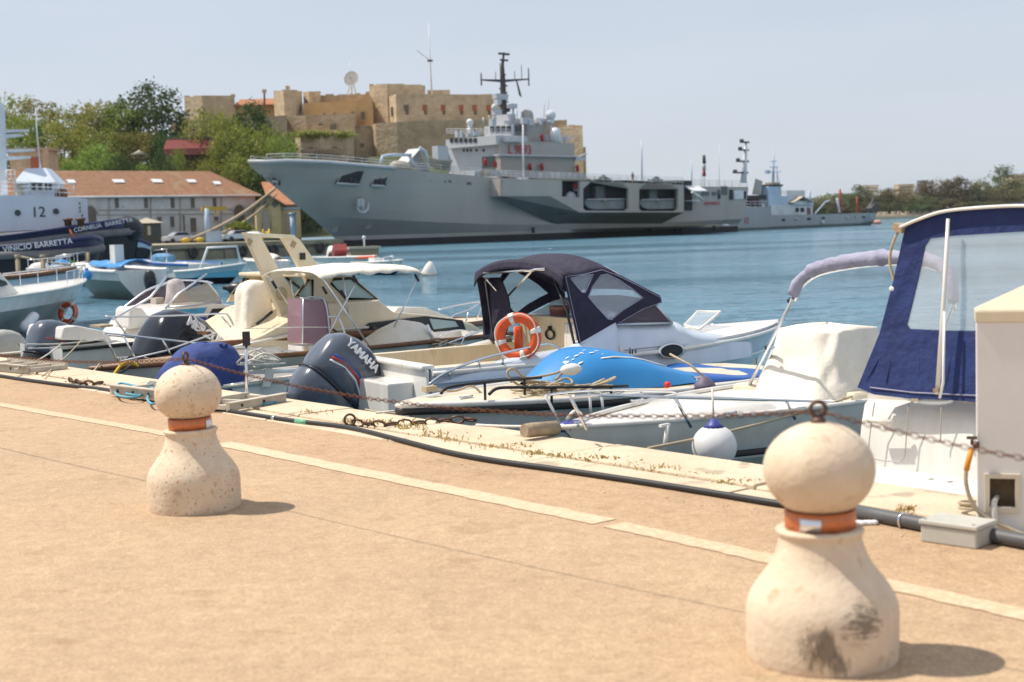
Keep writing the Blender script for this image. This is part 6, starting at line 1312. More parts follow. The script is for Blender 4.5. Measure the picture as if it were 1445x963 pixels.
# ------------------------------------------------------------------ boats moored to the near quay (x out from the quay, -y towards the viewer)
def qboat(name, label, cat, d, s): return Fr(name, label, cat, Q(d, s, WATER), QA)
def pane(name, fr, pts, y, m, parent=None, th=.006): return prism(name, fr, pts, y-th/2, y+th/2, m, parent)
def cloth(name, fr, fn, nu, nv, m, parent=None, th=.012): b = MB(); b.grid(fn, nu, nv); return b.build(name, m, parent or fr.o, solid=th)
from mathutils import noise as mn
def wr(u, v, k=0, s=4): return mn.noise(V(u*s+k, v*s, k*1.7))
# ---------------- beige/white big boat at the right edge: stern towards the quay
BA = qboat('cabin_cruiser', 'large white cruiser at the right edge with navy canvas aft enclosure', 'cabin cruiser', .55, -1.75); a_ = BA.o
ax = lambda px, py, x=0.0: BA.px(px,py,x)
zt = ax(1230,556).z; yl = 1.36
hl, e, st = hull(BA, 0, 6.5, 2.72, zt, 1.9, M['gel_white'], mbot=M['gel_white'], deck=M['gel_white'], rake=1.2, name='hull', stern_w=1.0)
# moulded transom with door seams and swim platform
b = MB(); prf = [(-.02,.1),(-.10,.55),(-.09,zt-.25),(-.03,zt-.05),(.06,zt)]
b.grid(lambda u, v: (lambda q, y: V(q.x-.06*math.cos(PI*y/2.9), y, q.z))(resample([V(p[0],0,p[1]) for p in prf], 13)[int(round(v*12))], lerp(-1.35,1.35,u)), 20, 12); b.build('transom', M['gel_white'], a_)
M['seam'] = mat('seam', (.42,.40,.38), .6)
def on_tr(px, py, o=-.17): p = ax(px, py, -.12); return V(o, p.y, p.z)
for k, pts in enumerate(([(1241,567),(1236,600),(1233,630),(1236,645),(1275,650),(1284,638)],[(1289,570),(1287,600),(1284,638)],[(1335,572),(1334,622)])):
    b = MB(); b.tube(spline([on_tr(*q) for q in pts], 5), .0045, 5); b.build('door_seam', M['seam'], a_)
b = MB(); z0 = ax(1230,668,-.35).z; b.bx(-.52,.0,-1.3,1.28,z0-.14,z0); b.build('swim_platform', M['gel_white'], a_, bev=.04)
for px, py in ((1313,673),(1340,687)): q = ax(px,py,-.3); b = MB(); b.ball(V(-.3,q.y,z0), .018, 8, 5, (1.6,1,.5)); b.build('deck_drain', M['seam'], a_)
b = MB(); q = on_tr(1300,563,-.10); b.grid(lambda u, v: V(q.x-.03*math.sin(PI*v), lerp(on_tr(1268,565).y, on_tr(1348,568).y, u), q.z+.02-.055*v*math.sin(PI*u)**.5), 10, 4); b.build('speaker_shell', M['gel_white_blue_shade'], a_, solid=.01)
for px, py in ((1297,563),): q = on_tr(px,py,-.16); b = MB(); b.torus(q, .018, .007, (1,0,0), 12, 6); b.box(q, (.02,.05,.02)); b.build('tie_ring', M['steel'], a_)
# aft curtain with clear window
XA = -.10; zx = lambda px, py: (lambda p: (p.y, p.z))(ax(px,py,XA))
ext = lambda pts: [zx(*q) for q in pts]
out = ext([(1277,322),(1262,395),(1246,470),(1222,545),(1245,555),(1290,560),(1340,562),(1385,565),(1450,566),(1520,568),(1560,300),(1445,292),(1345,299),(1305,310)])
hol = ext([(1312,337),(1305,348),(1296,395),(1288,435),(1283,458),(1288,464),(1335,466),(1390,467),(1450,468),(1505,468),(1515,330),(1445,327),(1345,333)])
def cur(u, v, t): k = max(0, min(1, (zt+1.05-v)/1.05)); return V(XA+t-.10*k**2+.012*wr(u,v,3,7)*k, u, v)
b = MB(); b.plate(out, [hol], cur, (0,.012)); cu_ = b.build('aft_curtain', M['canvas_navy'], a_)
b = MB(); b.plate(hol, [], lambda u,v,t: cur(u,v,.005+t), (0,.003)); b.build('clear_window', M['vinyl'], cu_)
b = MB(); lo = [(1240,547),(1300,554),(1385,558),(1500,560)]; b.tube([V(cur(*zx(x,y-2),-.008).x, zx(x,y-2)[0], zx(x,y-2)[1]) for x,y in lo], .004, 4); b.build('hem_stitching', M['canvas_lilac'], cu_)
for k, (x0,y0,x1,y1) in enumerate(((1250,500,1232,540),(1268,470,1262,540),(1300,475,1310,550),(1350,480,1345,550),(1365,476,1372,555))):
    p0 = zx(x0,y0); p1 = zx(x1,y1); b = MB(); b.tube([cur(lerp(p0[0],p1[0],t), lerp(p0[1],p1[1],t), .004) for t in (0,.25,.5,.75,1)], [.003,.008,.011,.008,.003], 6); b.build('canvas_fold', M['canvas_navy'], cu_)
roofp = [zx(*q) for q in ((1274,321),(1305,308),(1345,297),(1445,290.5),(1560,296))]
rp_ = resample(spline([V(0,p[0],p[1]) for p in roofp], 6), 24)
cloth('canopy_roof', BA, lambda u, v: V(XA-.02+2.3*v, rp_[int(u*23+.5)].y, rp_[int(u*23+.5)].z+.10*v*(1-v)), 23, 8, M['canvas_navy'])
b = MB(); b.tube([p+V(XA-.03,0,0) for p in rp_], .011, 6); b.build('white_piping', M['gel_white'], a_)
b = MB(); q = ax(1270,322,XA); b.box(q+V(.02,0,0), (.10,.075,.045), Matrix.Rotation(.3,3,'X')); b.build('canopy_bracket', M['wood_old'], a_)
b = MB(); b.tube(spline([ax(1268,326,XA), ax(1258,350,XA), ax(1256,375,XA), ax(1263,400,XA)], 6), .009, 6); b.build('hanging_strap', M['rope'], a_)
b = MB(); q = ax(1260,408,XA); b.ball(q, .02, 10, 6, (1,1.3,1)); b.tube([q, ax(1253,440,XA), ax(1247,470,XA)], .005, 4); b.build('strap_fitting', M['radome'], a_)
b = MB(); b.tube([ax(1338,309,XA-.05), ax(1332,420,XA-.09), ax(1323,557,XA-.16)], [.011,.013,.016], 8); b.build('white_strut', M['gel_white'], a_)
b = MB(); b.tube([ax(1333,440,XA-.11), ax(1331,540,XA-.17), ax(1326,562,XA-.17)], .009, 6); b.build('strut_strap', M['sticker_white'], a_)
b = MB(); q = ax(1322,551,XA-.17); b.box(q, (.03,.035,.02)); b.build('strut_foot', M['wood_old'], a_)
# frame and side curtain strips under the roof
for y in (1.05,-1.30):
    zz = [p for p in rp_ if abs(p.y-y) < .3] or [rp_[-1]]
    b = MB(); b.tube([V(2.2,y,zt+.15), V(2.15,y*.97,zz[0].z-.03)], .014, 6); b.tube([V(.02,y,zz[0].z-.02), V(2.15,y*.97,zz[0].z-.03)], .014, 6); b.build('canopy_frame', M['alu'], a_)
b = MB(); b.bx(2.22,2.24,-1.25,1.2,zt,zt+.38); b.build('windscreen', M['vinyl'], a_)
b = MB(); b.loft([[V(x,-w,zt-.02), V(x+.05,-w*.92,zt+h), V(x+.05,w*.92,zt+h), V(x,w,zt-.02)] for x, w, h in ((2.25,1.12,.34),(3.4,1.08,.36),(4.6,.85,.26),(5.6,.35,.08))], caps=True); b.build('cabin_trunk', M['gel_white'], a_)
b = MB(); b.tube([ax(1262,585,-.2), ax(1256,600,-.2), ax(1240,596,-.2), ax(1225,590,-.2)], .014, 6); b.tube([ax(1225,592,-.2), ax(1258,597,-.2)], .02, 6); o = b.build('mooring_tail', M['rope_white'], a_)
# ---------------- white day boat with bow rail
BB = qboat('day_boat', 'white open boat with steel bow rail and cream covered console', 'motorboat', 0, 2.0); b_ = BB.o; bp = lambda px, py, y=-.8: BB.py(px,py,y)
hl, e, st = hull(BB, 4.9, .02, 1.62, 1.06, 1.08, M['gel_white'], mbot=M['gel_grey'], rake=.55, zwl=.62, deck=M['gel_white'], deck_z=-.02, full=2.0)
b = MB(); b.tube([p+V(0,-.012,-.30) for p in e(-1)][:-1], .028, 6); b.build('rub_strip', M['rub_black'], b_)
b = MB(); b.tube([p+V(0,0,0) for p in e(-1)]+[p for p in e(1)][::-1], .022, 6); b.build('gunwale_edge', M['gel_white'], b_)
b = MB(); b.loft([[V(x, w*c, 1.04+h*k) for c, k in ((-1,0),(-.93,.75),(-.75,1),(.75,1),(.93,.75),(1,0))] for x, w, h in ((.75,.06,.01),(1.0,.25,.05),(1.4,.44,.085),(1.85,.54,.09),(1.95,.54,.01))], caps=True); b.build('foredeck_trunk', M['gel_white'], b_)
b = MB(); b.loft([[V(x, y, z) for y, z in ((-.70,1.02),(-.66,1.12),(.66,1.12),(.70,1.02))] for x in (2.7,4.85)], closed=True, caps=True, smooth=False); b.build('cockpit_coaming', M['gel_cream'], b_, bev=.03)
near = [bp(805,561,-.48), bp(850,558,-.60), bp(955,561,-.68), bp(1060,564,-.70), bp(1150,567,-.70), bp(1186,571,-.70), bp(1196,580,-.70), bp(1199,592,-.70)]
tube_part('bow_rail', BB, spline(near,4), .0125, M['steel'])
far_ = [bp(770,558,.30), bp(815,553,.45), bp(870,551,.60), bp(930,553,.66), bp(955,556,.66), bp(970,579,.66)]
tube_part('bow_rail', BB, spline(far_,4), .0115, M['steel'])
for (x0,y0,x1,y1,y) in ((805,561,828,606,-.48),(953,562,975,603,-.68),(1110,567,1122,592,-.70)): tube_part('rail_post', BB, [bp(x0,y0,y), bp(x1,y1,y)], .0125, M['steel'])
for (x0,y0,x1,y1,y) in ((770,558,791,601,.30),(832,553,834,589,.5),(848,552,852,587,.55),(905,552,910,583,.64)): tube_part('rail_post', BB, [bp(x0,y0,y), bp(x1,y1,y)], .011, M['radome'])
# covered console
cvp = bp(1163,540,-.1); CVX = cvp.x; CVZ = bp(1163,461,-.1).z
def cov(u, v):
    w = 2*PI*u; c, s_ = math.cos(w), math.sin(w); k = .5
    x = (abs(c)**k)*(1 if c > 0 else -1); y = (abs(s_)**k)*(1 if s_ > 0 else -1)
    rx = lerp(.60,.345,min(1,v*1.05)**.8); ry = lerp(.47,.33,v); h = 1.05+(CVZ-1.05)*min(1,v*1.12)-.02*abs(x)
    if v > .93: rx *= .55; ry *= .55; h += .02
    if v >= .999: rx *= .05; ry *= .05; h += .012
    f = .05*wr(c*1.4, v*1.4+s_, 2, 2.2)*(1-.5*v)+.020*math.sin(w*9+3*v)*(1-v)*(.5+wr(c,s_,9,1.5))
    return V(CVX+.03*v+x*(rx+f), -.12+y*(ry+f), h)
cloth('console_cover', BB, cov, 48, 22, M['canvas_cream'])
XB = 2.25; arc = [(1119,416),(1128,397),(1150,380),(1190,370),(1240,364),(1290,364),(1325,373),(1340,392),(1346,428)]
ar = resample(spline([BB.px(x,y,XB) for x,y in arc], 6), 40)
b = MB(); random.seed(4); b.tube(ar, [.060*(.75+.25*math.sin(PI*i/39))*(1+.30*wr(i*.8,0,5,1.5)) for i in range(40)], 10); b.build('rolled_awning', M['canvas_lilac'], b_)
tube_part('awning_bow', BB, [p+V(.02,0,-.055) for p in ar], .014, M['alu'])
pt = ar[0]; pf = bp(1043,572,.72); tube_part('awning_pole', BB, [pt+V(0,0,-.03), pf], .016, M['alu']); tube_part('awning_pole', BB, [pt.lerp(pf,.45)+V(.05,-.03,0), pf+V(.12,-.04,.06)], .014, M['alu']); tube_part('awning_pole', BB, [ar[-1], V(3.5,-.78,1.06)], .016, M['alu'])
for t in (.05,.45,.87,.98): q = pt.lerp(pf,t); b = MB(); b.ball(q, .026, 8, 6); b.build('pole_joint', M['black_plastic'], b_)
b = MB(); q = bp(806,602,.05); b.ball(q, .11, 12, 8, (1.5,.9,.42)); b.build('anchor_bag', M['fender_blue'], b_); b = MB(); b.tube(spline([bp(800,592,.05),bp(812,580,.1),bp(822,590,.0),bp(815,600,.1),bp(828,596,.0)],5), .014, 5); b.build('tied_rope', M['rope_white'], b_)
b = MB(); q = bp(745,603,0); b.lathe([(.05,-.16),(.055,-.1),(.055,.16)], q+V(.12,0,-.03), 10, (1,0,-.05)); b.build('bow_roller', M['wood_old'], b_)
q = bp(935,600,-.80); b = MB(); b.box(q+V(0,-.02,0), (.09,.03,.02)); b.tube([q+V(.02,-.03,0), bp(937,637,-.82)], .016, 6); b.build('step_ladder', M['gel_white'], b_)
f = Fr('ball_fender', 'white ball fender with blue cap hanging on the bow railed boat', 'fender', to_world(BB, bp(1008,630,-.98)), 0)
b = MB(); b.ball((0,0,0), .165, 24, 16, (1,1,.97)); b.build('ball', M['fender_white'], f.o); b = MB(); b.lathe([(.085,.135),(.05,.165),(.025,.20)], n=14); b.build('cap', M['fender_blue'], f.o); b = MB(); b.tube([(0,0,.19), (0,.05,.42)], .008, 5); b.build('rope', M['rope_white'], f.o)
# ---------------- blue decked speedboat
BC = qboat('speedboat', 'low white speedboat with bright blue deck hump and black rubbing strip', 'speedboat', 0, 4.05); c_ = BC.o; cpx = lambda px, py, y=-.85: BC.py(px,py,y)
hl, e, st = hull(BC, 4.5, -.02, 1.75, 1.02, 1.10, M['gel_white'], mbot=M['gel_grey'], rake=.6, zwl=.55, deck=M['gel_cream'], deck_z=.0, full=2.1)
b = MB(); b.tube([p+V(0,-.01,-.06) for p in e(-1)]+[p+V(0,.01,-.06) for p in e(1)][::-1], .038, 6); b.build('rub_strip', M['rub_black'], c_)
b = MB(); b.tube([p+V(0,-.015,-.01) for p in e(-1)]+[p+V(0,.015,-.01) for p in e(1)][::-1], .030, 6); b.build('gunwale_edge', M['gel_white'], c_)
pr_ = [(cpx(x,y,-.35).x, cpx(x,y,-.35).z) for x, y in ((783,542),(806,519),(828,501),(852,492.5),(880,496),(915,510),(945,520))]
hp_ = resample(spline([V(p[0],0,p[1]) for p in pr_], 5), 26)
def hump(u, v):
    p = hp_[int(u*25+.5)]; w = lerp(.30,.72,min(1,u*1.6)); c = (v-.5)*2
    return V(p.x+.10*abs(c), c*w, lerp(1.06, p.z, (1-abs(c)**2.6)**.6 if abs(c) < 1 else 0))
b = MB(); b.grid(hump, 25, 20); hm = b.build('deck_hump', M['bright_blue'], c_)
p0 = hp_[-1]; pe = cpx(1047,528,-.35)
def tarp(u, v): c = (v-.5)*2; z = lerp(p0.z, pe.z+.02, min(1,u*1.6)) if u < .8 else lerp(pe.z+.02, 1.06, (u-.8)/.2); return V(lerp(p0.x-.08, pe.x+.12, u), c*lerp(.74,.80,u), lerp(1.03, z+.015*wr(u,v,2), (1-abs(c)**4)**.5 if abs(c) < 1 else 0))
cloth('deck_tarpaulin', BC, tarp, 20, 16, M['deep_blue'])
b = MB(); q = cpx(806,523,-.48); b.ball(q+V(0,0,.01), .10, 14, 8, (1.2,.7,.55)); b.build('vent_shell', M['gel_white'], hm)
b = MB(); random.seed(3)
for k in range(14):
    u = random.uniform(.18,.42); v = random.uniform(.20,.36); p = hump(u,v); t1_ = (hump(u+.05,v)-p).normalized(); t2_ = (hump(u,v+.05)-p).normalized(); n_ = t2_.cross(t1_); n_ = n_ if n_.z > 0 else -n_; l = random.uniform(.012,.04)
    b.add([p+n_*.006-t1_*l, p+n_*.006+t2_*l*.35, p+n_*.006+t1_*l, p+n_*.006-t2_*l*.3], [(0,1,2,3)], False)
b.build('paint_scrapes', M['sticker_white'], hm)['kind'] = 'stuff'
b = MB(); b.tube([hump(u,.17)+V(0,-.004,.004) for u in (.35,.45,.55,.65,.75,.85)], .008, 5); b.build('white_pinstripe', M['sticker_white'], hm)
q = cpx(938,543,-.76); b = MB(); b.lathe([(.032,-.01),(.028,.025),(.012,.036)], q+V(0,-.03,0), 12, (0,-1,.15)); b.build('navigation_light', M['sticker_red'], c_)
for k, (pts, yy) in enumerate((([(622,556),(630,548),(655,543),(700,538),(740,535),(764,533)], -.35), ([(690,557),(700,549),(720,547),(780,547),(850,546),(886,545)], -.78))):
    tube_part('black_handrail', BC, spline([cpx(x,y,yy) for x, y in pts],3), .014, M['rub_black'])
    for (x, y) in ((684,541),(740,536)) if k == 0 else ((778,548),(862,547)): p = cpx(x,y,yy); tube_part('handrail_post', BC, [p, V(p.x,p.y,1.06)], .012, M['rub_black'])
def coil(fr, name, px0, px1, py, y, n, m, seed, amp=.10, base=None):
    rnd = random.Random(seed); pts = []
    for k in range(n):
        t = k/(n-1); p = fr.py(lerp(px0,px1,.5+.5*math.sin(k*1.9+rnd.uniform(-.5,.5))), py, y); pts.append(V(p.x+rnd.uniform(-.05,.05), y+rnd.uniform(-.16,.16), (base or p.z)+abs(rnd.gauss(0,amp*.4))))
    b = MB(); b.tube(spline(pts,5), .012, 5); return b.build(name, m, fr.o)
coil(BC, 'rope_coil', 735, 800, 540, -.30, 26, M['rope'], 4, .12, 1.12); coil(BC, 'rope_coil', 800, 865, 540, -.62, 16, M['rope'], 7, .10, 1.10)
tube_part('rope_loop', BC, spline([cpx(722,540,-.3),cpx(716,525,-.3),cpx(726,521,-.3),cpx(742,533,-.3),cpx(780,528,-.3),cpx(800,520,-.3),cpx(784,536,-.3)],5), .012, M['rope'])
b = MB(); q = cpx(610,578,-.1); b.tube(spline([cpx(606,548,.1),cpx(640,552,.1),cpx(665,545,.05),cpx(680,556,0)],5), .011, 5); b.build('bow_line', M['rope'], c_)
b = MB(); b.box(cpx(606,549,.05), (.12,.07,.05)); b.tube([cpx(600,552,.05), cpx(612,546,.05)], .025, 6); b.build('bow_cleat', M['rope'], c_)
f = Fr('fender', 'old stained fender with dark top hanging between the blue decked and railed boats', 'fender', to_world(BC, cpx(995,570,-.95)), 0)
b = MB(); b.lathe([(.02,-.20),(.10,-.17),(.135,-.08),(.135,.05),(.115,.14)], n=18); b.build('body', M['fender_old'], f.o); b = MB(); b.lathe([(.116,.135),(.095,.19),(.05,.24),(.02,.26)], n=18); b.build('cap', M['fender_dark'], f.o); b = MB(); b.tube([(0,0,.25), (-.12,.1,.36), (-.3,.2,.46)], .011, 5); b.build('rope', M['rope'], f.o)
# ---------------- white cruiser with dark canopy; bluish shade of its sides is in the colour
DA = math.radians(29); dn = Q(1.15,5.5,WATER); BD = Fr('cabin_cruiser', 'white cabin cruiser, bluish shade in its hull colour, with dark navy canopy and grey outboard', 'cabin cruiser', dn+V(-math.sin(DA),math.cos(DA),0)*1.1, DA); d_ = BD.o; dp = lambda px, py, y=-1.1: BD.py(px,py,y)
zs_ = dp(700,513).z; x0 = dp(606,545).x; xe = dp(1098,478,0).x
hl, e, st = hull(BD, x0+.05, xe, 2.2, 1.20, 1.30, M['gel_white_blue_shade'], mbot=M['gel_white'], rake=1.1, name='hull', full=2.6, stern_w=.97, inner=M['gel_cream'], floor=.62, gun=.2)
b = MB(); b.tube([p+V(0,-.012,-.05) for p in e(-1)]+[p+V(0,.012,-.05) for p in e(1)][::-1], .028, 6); b.build('rub_rail', M['gel_white'], d_)
sh_ = [p for p in e(-1) if p.x > dp(868,457).x-.1]
b = MB(); b.loft([[V(p.x,-abs(p.y)*.985,p.z+.006), V(p.x,-abs(p.y)*.4,p.z+.04), V(p.x,abs(p.y)*.4,p.z+.04), V(p.x,abs(p.y)*.985,p.z+.006)] for p in sh_]); b.build('foredeck', M['gel_white'], d_)
b = MB(); b.tube([p+V(0,-.012,-.26) for p in e(-1)], .014, 6); b.build('hull_moulding', M['gel_white'], d_)
# raised aft quarter coaming
qc = [dp(606,546), dp(640,533), dp(690,517), dp(740,504), dp(799,494), dp(812,489), dp(840,474), dp(872,456)]
b = MB(); q2 = resample(spline(qc,4),30)
b.loft([[V(p.x,-1.11,1.05), V(p.x,-1.105,lerp(1.05,p.z,.7)), V(p.x,-1.06,p.z), V(p.x,-.95,p.z+.005), V(p.x,-.90,1.0)] for p in q2], caps=True); b.build('side_coaming', M['gel_white_blue_shade'], d_)
fq = resample(spline([dp(x,y,1.0) for x, y in ((512,529),(560,516),(600,505),(650,491),(692,480),(720,474))],4),24)
b = MB(); b.loft([[V(p.x,1.11,1.0), V(p.x,1.08,p.z), V(p.x,.98,p.z+.005), V(p.x,.955,p.z-.03)] for p in fq], caps=True); b.build('side_coaming', M['gel_white'], d_)
b = MB(); b.loft([[V(p.x,.95+.008*(i % 2),p.z-.03), V(p.x,.94+.008*(i % 2),lerp(p.z,.9,.62))] for i, p in enumerate(resample(fq,90))]); b.build('ribbed_upholstery', M['gel_tan'], d_, solid=.01)
b = MB(); b.loft([[V(p.x,.93,lerp(p.z,.9,.62)-.005), V(p.x,.88,lerp(p.z,.9,.7)), V(p.x,.86,.62)] for p in fq]); b.build('navy_cushion', M['canvas_blue'], d_, solid=.02)
tz_ = zs_ = 1.2; b = MB(); b.plate([(-1.06,.1),(1.06,.1),(1.06,1.19),(-1.06,1.19)], [], lambda u,v,t: V(x0+.04+t,u,v), (-.05,-.012)); b.bx(x0-.05,x0+.10,-1.04,1.04,1.185,1.235); b.bx(x0-.30,x0-.011,-.75,.95,.55,1.05); b.build('transom', M['gel_white'], d_, bev=.02)
outboard(BD, V(x0-.54, .22, dp(466,540,0).z-.12), 1.04, math.radians(46), M['cowl_grey'], M['cowl_grey'], yaw=math.radians(2), txt=('YAMAHA', .118, -.30, .41, M['sticker_white']), stripe=[M['sticker_blue'], M['sticker_red'], M['sticker_white']])
rl = [dp(602,548), dp(625,531), dp(670,513), dp(710,502), dp(760,491), dp(776,490), dp(790,498), dp(800,507)]
tube_part('stern_rail', BD, spline([V(p.x,-1.13,p.z+.03) for p in rl],4), .014, M['steel'])
for (x,y) in ((634,527),(676,511),(709,502)): p = dp(x,y,-1.13); tube_part('rail_post', BD, [V(p.x,-1.13,p.z+.03), V(p.x+.03,-1.08,p.z-.10)], .012, M['steel'])
# cabin trunk and foredeck
tr = [dp(868,457), dp(885,453), dp(920,455), dp(965,455), dp(985,466), dp(1010,471), dp(1040,478)]; tr[-1].z = 1.20; tr[-1].x += .5
tr2 = resample(spline([V(p.x,0,p.z) for p in tr],5),30); xm = tr2[-1].x
b = MB()
def hw(x): return 1.06 if x < tr2[0].x+.8 else 1.06*max(.1, 1-((x-tr2[0].x-.8)/(xe-tr2[0].x-.8))**2.2)
b.loft([[V(p.x,-hw(p.x),1.0), V(p.x,-hw(p.x)*.97,lerp(1.0,p.z,.75)), V(p.x,-hw(p.x)*.86,p.z), V(p.x,hw(p.x)*.86,p.z), V(p.x,hw(p.x)*.97,lerp(1.0,p.z,.75)), V(p.x,hw(p.x),1.0)] for i, p in enumerate(tr2)], caps=True); ct = b.build('cabin_trunk', M['gel_white_blue_shade'], d_)
q = dp(944,495,-1.07); b = MB(); b.lathe([(.155,0),(.16,.02),(.13,.026)], (0,0,0), 24, (0,-1,0)); o = b.build('oval_porthole', M['steel'], ct); o.location = V(q.x,-1.10,q.z); o.scale = (1.15,1,.55); b = MB(); b.lathe([(.13,.0),(.13,.028)], n=24, axis=(0,-1,0)); b.build('porthole_glass', M['glass_dark'], o)
b = MB(); b.box(dp(876,492,-1.09), (.05,.03,.05)); b.build('vent_cowl', M['gel_white'], ct); writing('iu', .15, M['rub_black'], ct, 'name_lettering', V(dp(886,503,-1.11).x,-1.128,dp(886,503,-1.11).z), (1,0,0), (0,0,1), .003, 1)
# windscreen
zx2 = lambda pts, y: [(dp(x,yy,y).x, dp(x,yy,y).z) for x, yy in pts]
ws = zx2([(872,455),(921,428),(946,455)], -1.0); pane('side_windscreen', BD, ws, -1.0, M['perspex_dark'], ct); pane('side_windscreen', BD, ws, .95, M['perspex'], ct)
p1 = dp(924,428,-1.0); p2_ = dp(948,456,-1.0); q1 = V(p1.x+.22,.0,p1.z+.05); q2_ = V(p2_.x+.28,0,p2_.z)
b = MB()
for sg in (-1,1): b.loft([[V(p1.x,sg*1.0,p1.z), V(p1.x+.16,sg*.6,p1.z+.03), q1], [V(p2_.x,sg*1.0,p2_.z), V(p2_.x+.2,sg*.6,p2_.z), q2_]])
b.build('front_windscreen', M['perspex_dark'], ct, solid=.006)
b = MB(); b.tube([V(p1.x,-1.0,p1.z), V(p2_.x,-1.0,p2_.z)], .018, 6); b.tube([dp(868,458,-1.01), V(p2_.x,-1.01,p2_.z), V(p2_.x+.2,-.6,p2_.z), q2_], .014, 6); b.tube([dp(872,455,-1.01), dp(921,428,-1.01)], .012, 6); b.build('windscreen_frame', M['chrome_frame'], ct)
hq = [dp(965,459,-.1), dp(983,440,-.1), dp(1017,440,-.1), dp(988,465,-.1)]
hq = [BD.py(x,y,yy) for x,y,yy in ((966,459,.10),(984,440,.32),(1017,440,-.12),(987,465,-.40))]
b = MB(); b.tube(hq, .016, 6, closed=True); hf = b.build('open_hatch', M['gel_white'], ct); b = MB(); b.add(hq, [(0,1,2,3)], False); b.build('hatch_pane', M['vinyl'], hf, solid=.008)
rb = [dp(914,500,-1.02), dp(960,488,-1.0), dp(1037,475,-.7), dp(1089,464,-.12), BD.py(1095,456,.05), BD.py(1060,457,.5), BD.py(1000,459,.9)]
tube_part('bow_rail', BD, spline(rb,5), .013, M['steel'])
for (x0,y0,x1,y1,y) in ((973,488,959,518,-1.0),(1037,477,1020,512,-.75),(1063,456,1052,473,.45)): tube_part('rail_post', BD, [dp(x0,y0,y), dp(x1,y1,y)], .011, M['steel'])
# canopy
YC = 1.0
ca = dp(796,389,-YC); cb = dp(848,379,-YC)
zc = lambda pts: [(dp(x,y,-YC).x, dp(x,y,-YC).z) for x, y in pts]
o1 = zc([(795,389),(822,386),(848,379),(872,388),(900,402),(931,419),(932,427),(921,431),(905,437),(885,448),(868,458),(850,468),(830,480),(813,488),(808,460),(802,425)])
w1 = zc([(804,393),(823,389),(837,387.5),(832,398),(825,413),(821,413),(811,401)]); w2_ = zc([(847,389),(856,387),(872,395),(890,407),(906,421),(896,426),(876,438),(860,451),(855,450),(842,435),(829,419),(836,404)])
for sg, nm in ((-1,'canopy_side'), (1,'canopy_side')):
    fn = lambda u, v, t, sg=sg: V(u, sg*(YC+.0+.10*max(0,(1.9-v)))+t, v)
    b = MB(); b.plate(o1, [w1, w2_], fn, (-.006,.006)); sd_ = b.build(nm, M['canvas_dark'], d_)
    for w in (w1, w2_): b = MB(); b.plate(w, [], fn, (-.0015,.0015)); b.build('clear_window', M['vinyl'], sd_)
xa = ca.x; xs_ = [dp(795,389,-YC), dp(822,387,-YC), dp(848,380,-YC), dp(875,390,-YC), dp(900,402,-YC), dp(931,418,-YC)]
xs_ = resample(spline([V(p.x,0,p.z) for p in xs_],5),24)
def crownz(u): return .16*(1 if u < .55 else max(.3, 1-(u-.55)*1.5))
cloth('canopy_roof', BD, lambda u, v: (lambda p, c: V(p.x+.10*(1-c*c)*(u > .9), c*YC, p.z+crownz(u)*(1-abs(c)**2.4)-.012*math.sin(PI*u*3)*(1-c*c)))(xs_[int(u*23+.5)], (v-.5)*2), 23, 20, M['canvas_dark'])
cloth('canopy_valance', BD, lambda u, v: (lambda c: V(xa-.01-.02*v, c*YC, ca.z+crownz(0)*(1-abs(c)**2.4)-.10*v*(1+.6*(abs(c) > .9))))((u-.5)*2), 20, 3, M['canvas_dark'])
b = MB(); b.tube([V(xs_[k].x, (c-.5)*2*YC, xs_[k].z+.016*0+crownz(k/23)*(1-abs((c-.5)*2)**2.4)+.01) for k in (13,) for c in [j/20 for j in range(21)]], .006, 5); b.build('roof_seam', M['canvas_lilac'], d_)
tube_part('canopy_bar', BD, [BD.px(683,386,xa-.02), BD.px(770,380,xa-.02)], .018, M['steel'])
cj = BD.px(712,423,xa+.25)
for x, y in ((686,394),(750,383)): tube_part('canopy_brace', BD, [BD.px(x,y,xa), cj], .014, M['steel'])
tube_part('canopy_brace', BD, [cj, BD.px(713,448,xa+.25)], .010, M['rope']); tube_part('canopy_pole', BD, [BD.px(777,381,xa+.1), dp(800,440,-.98), dp(811,488,-1.0)], .016, M['rub_black']); tube_part('canopy_pole', BD, [BD.px(685,396,xa), BD.px(694,463,xa+.1), BD.px(697,482,xa)], .012, M['rub_black'])
# far aft curtain panel rolled dark at the left
cloth('rolled_curtain', BD, lambda u, v: (lambda p: p+V(.03*math.sin(9*u),0,0))(BD.px(lerp(682,705+14*math.sin(PI*v*.9),u), lerp(392,480,v), xa+.15)), 6, 12, M['canvas_dark'])
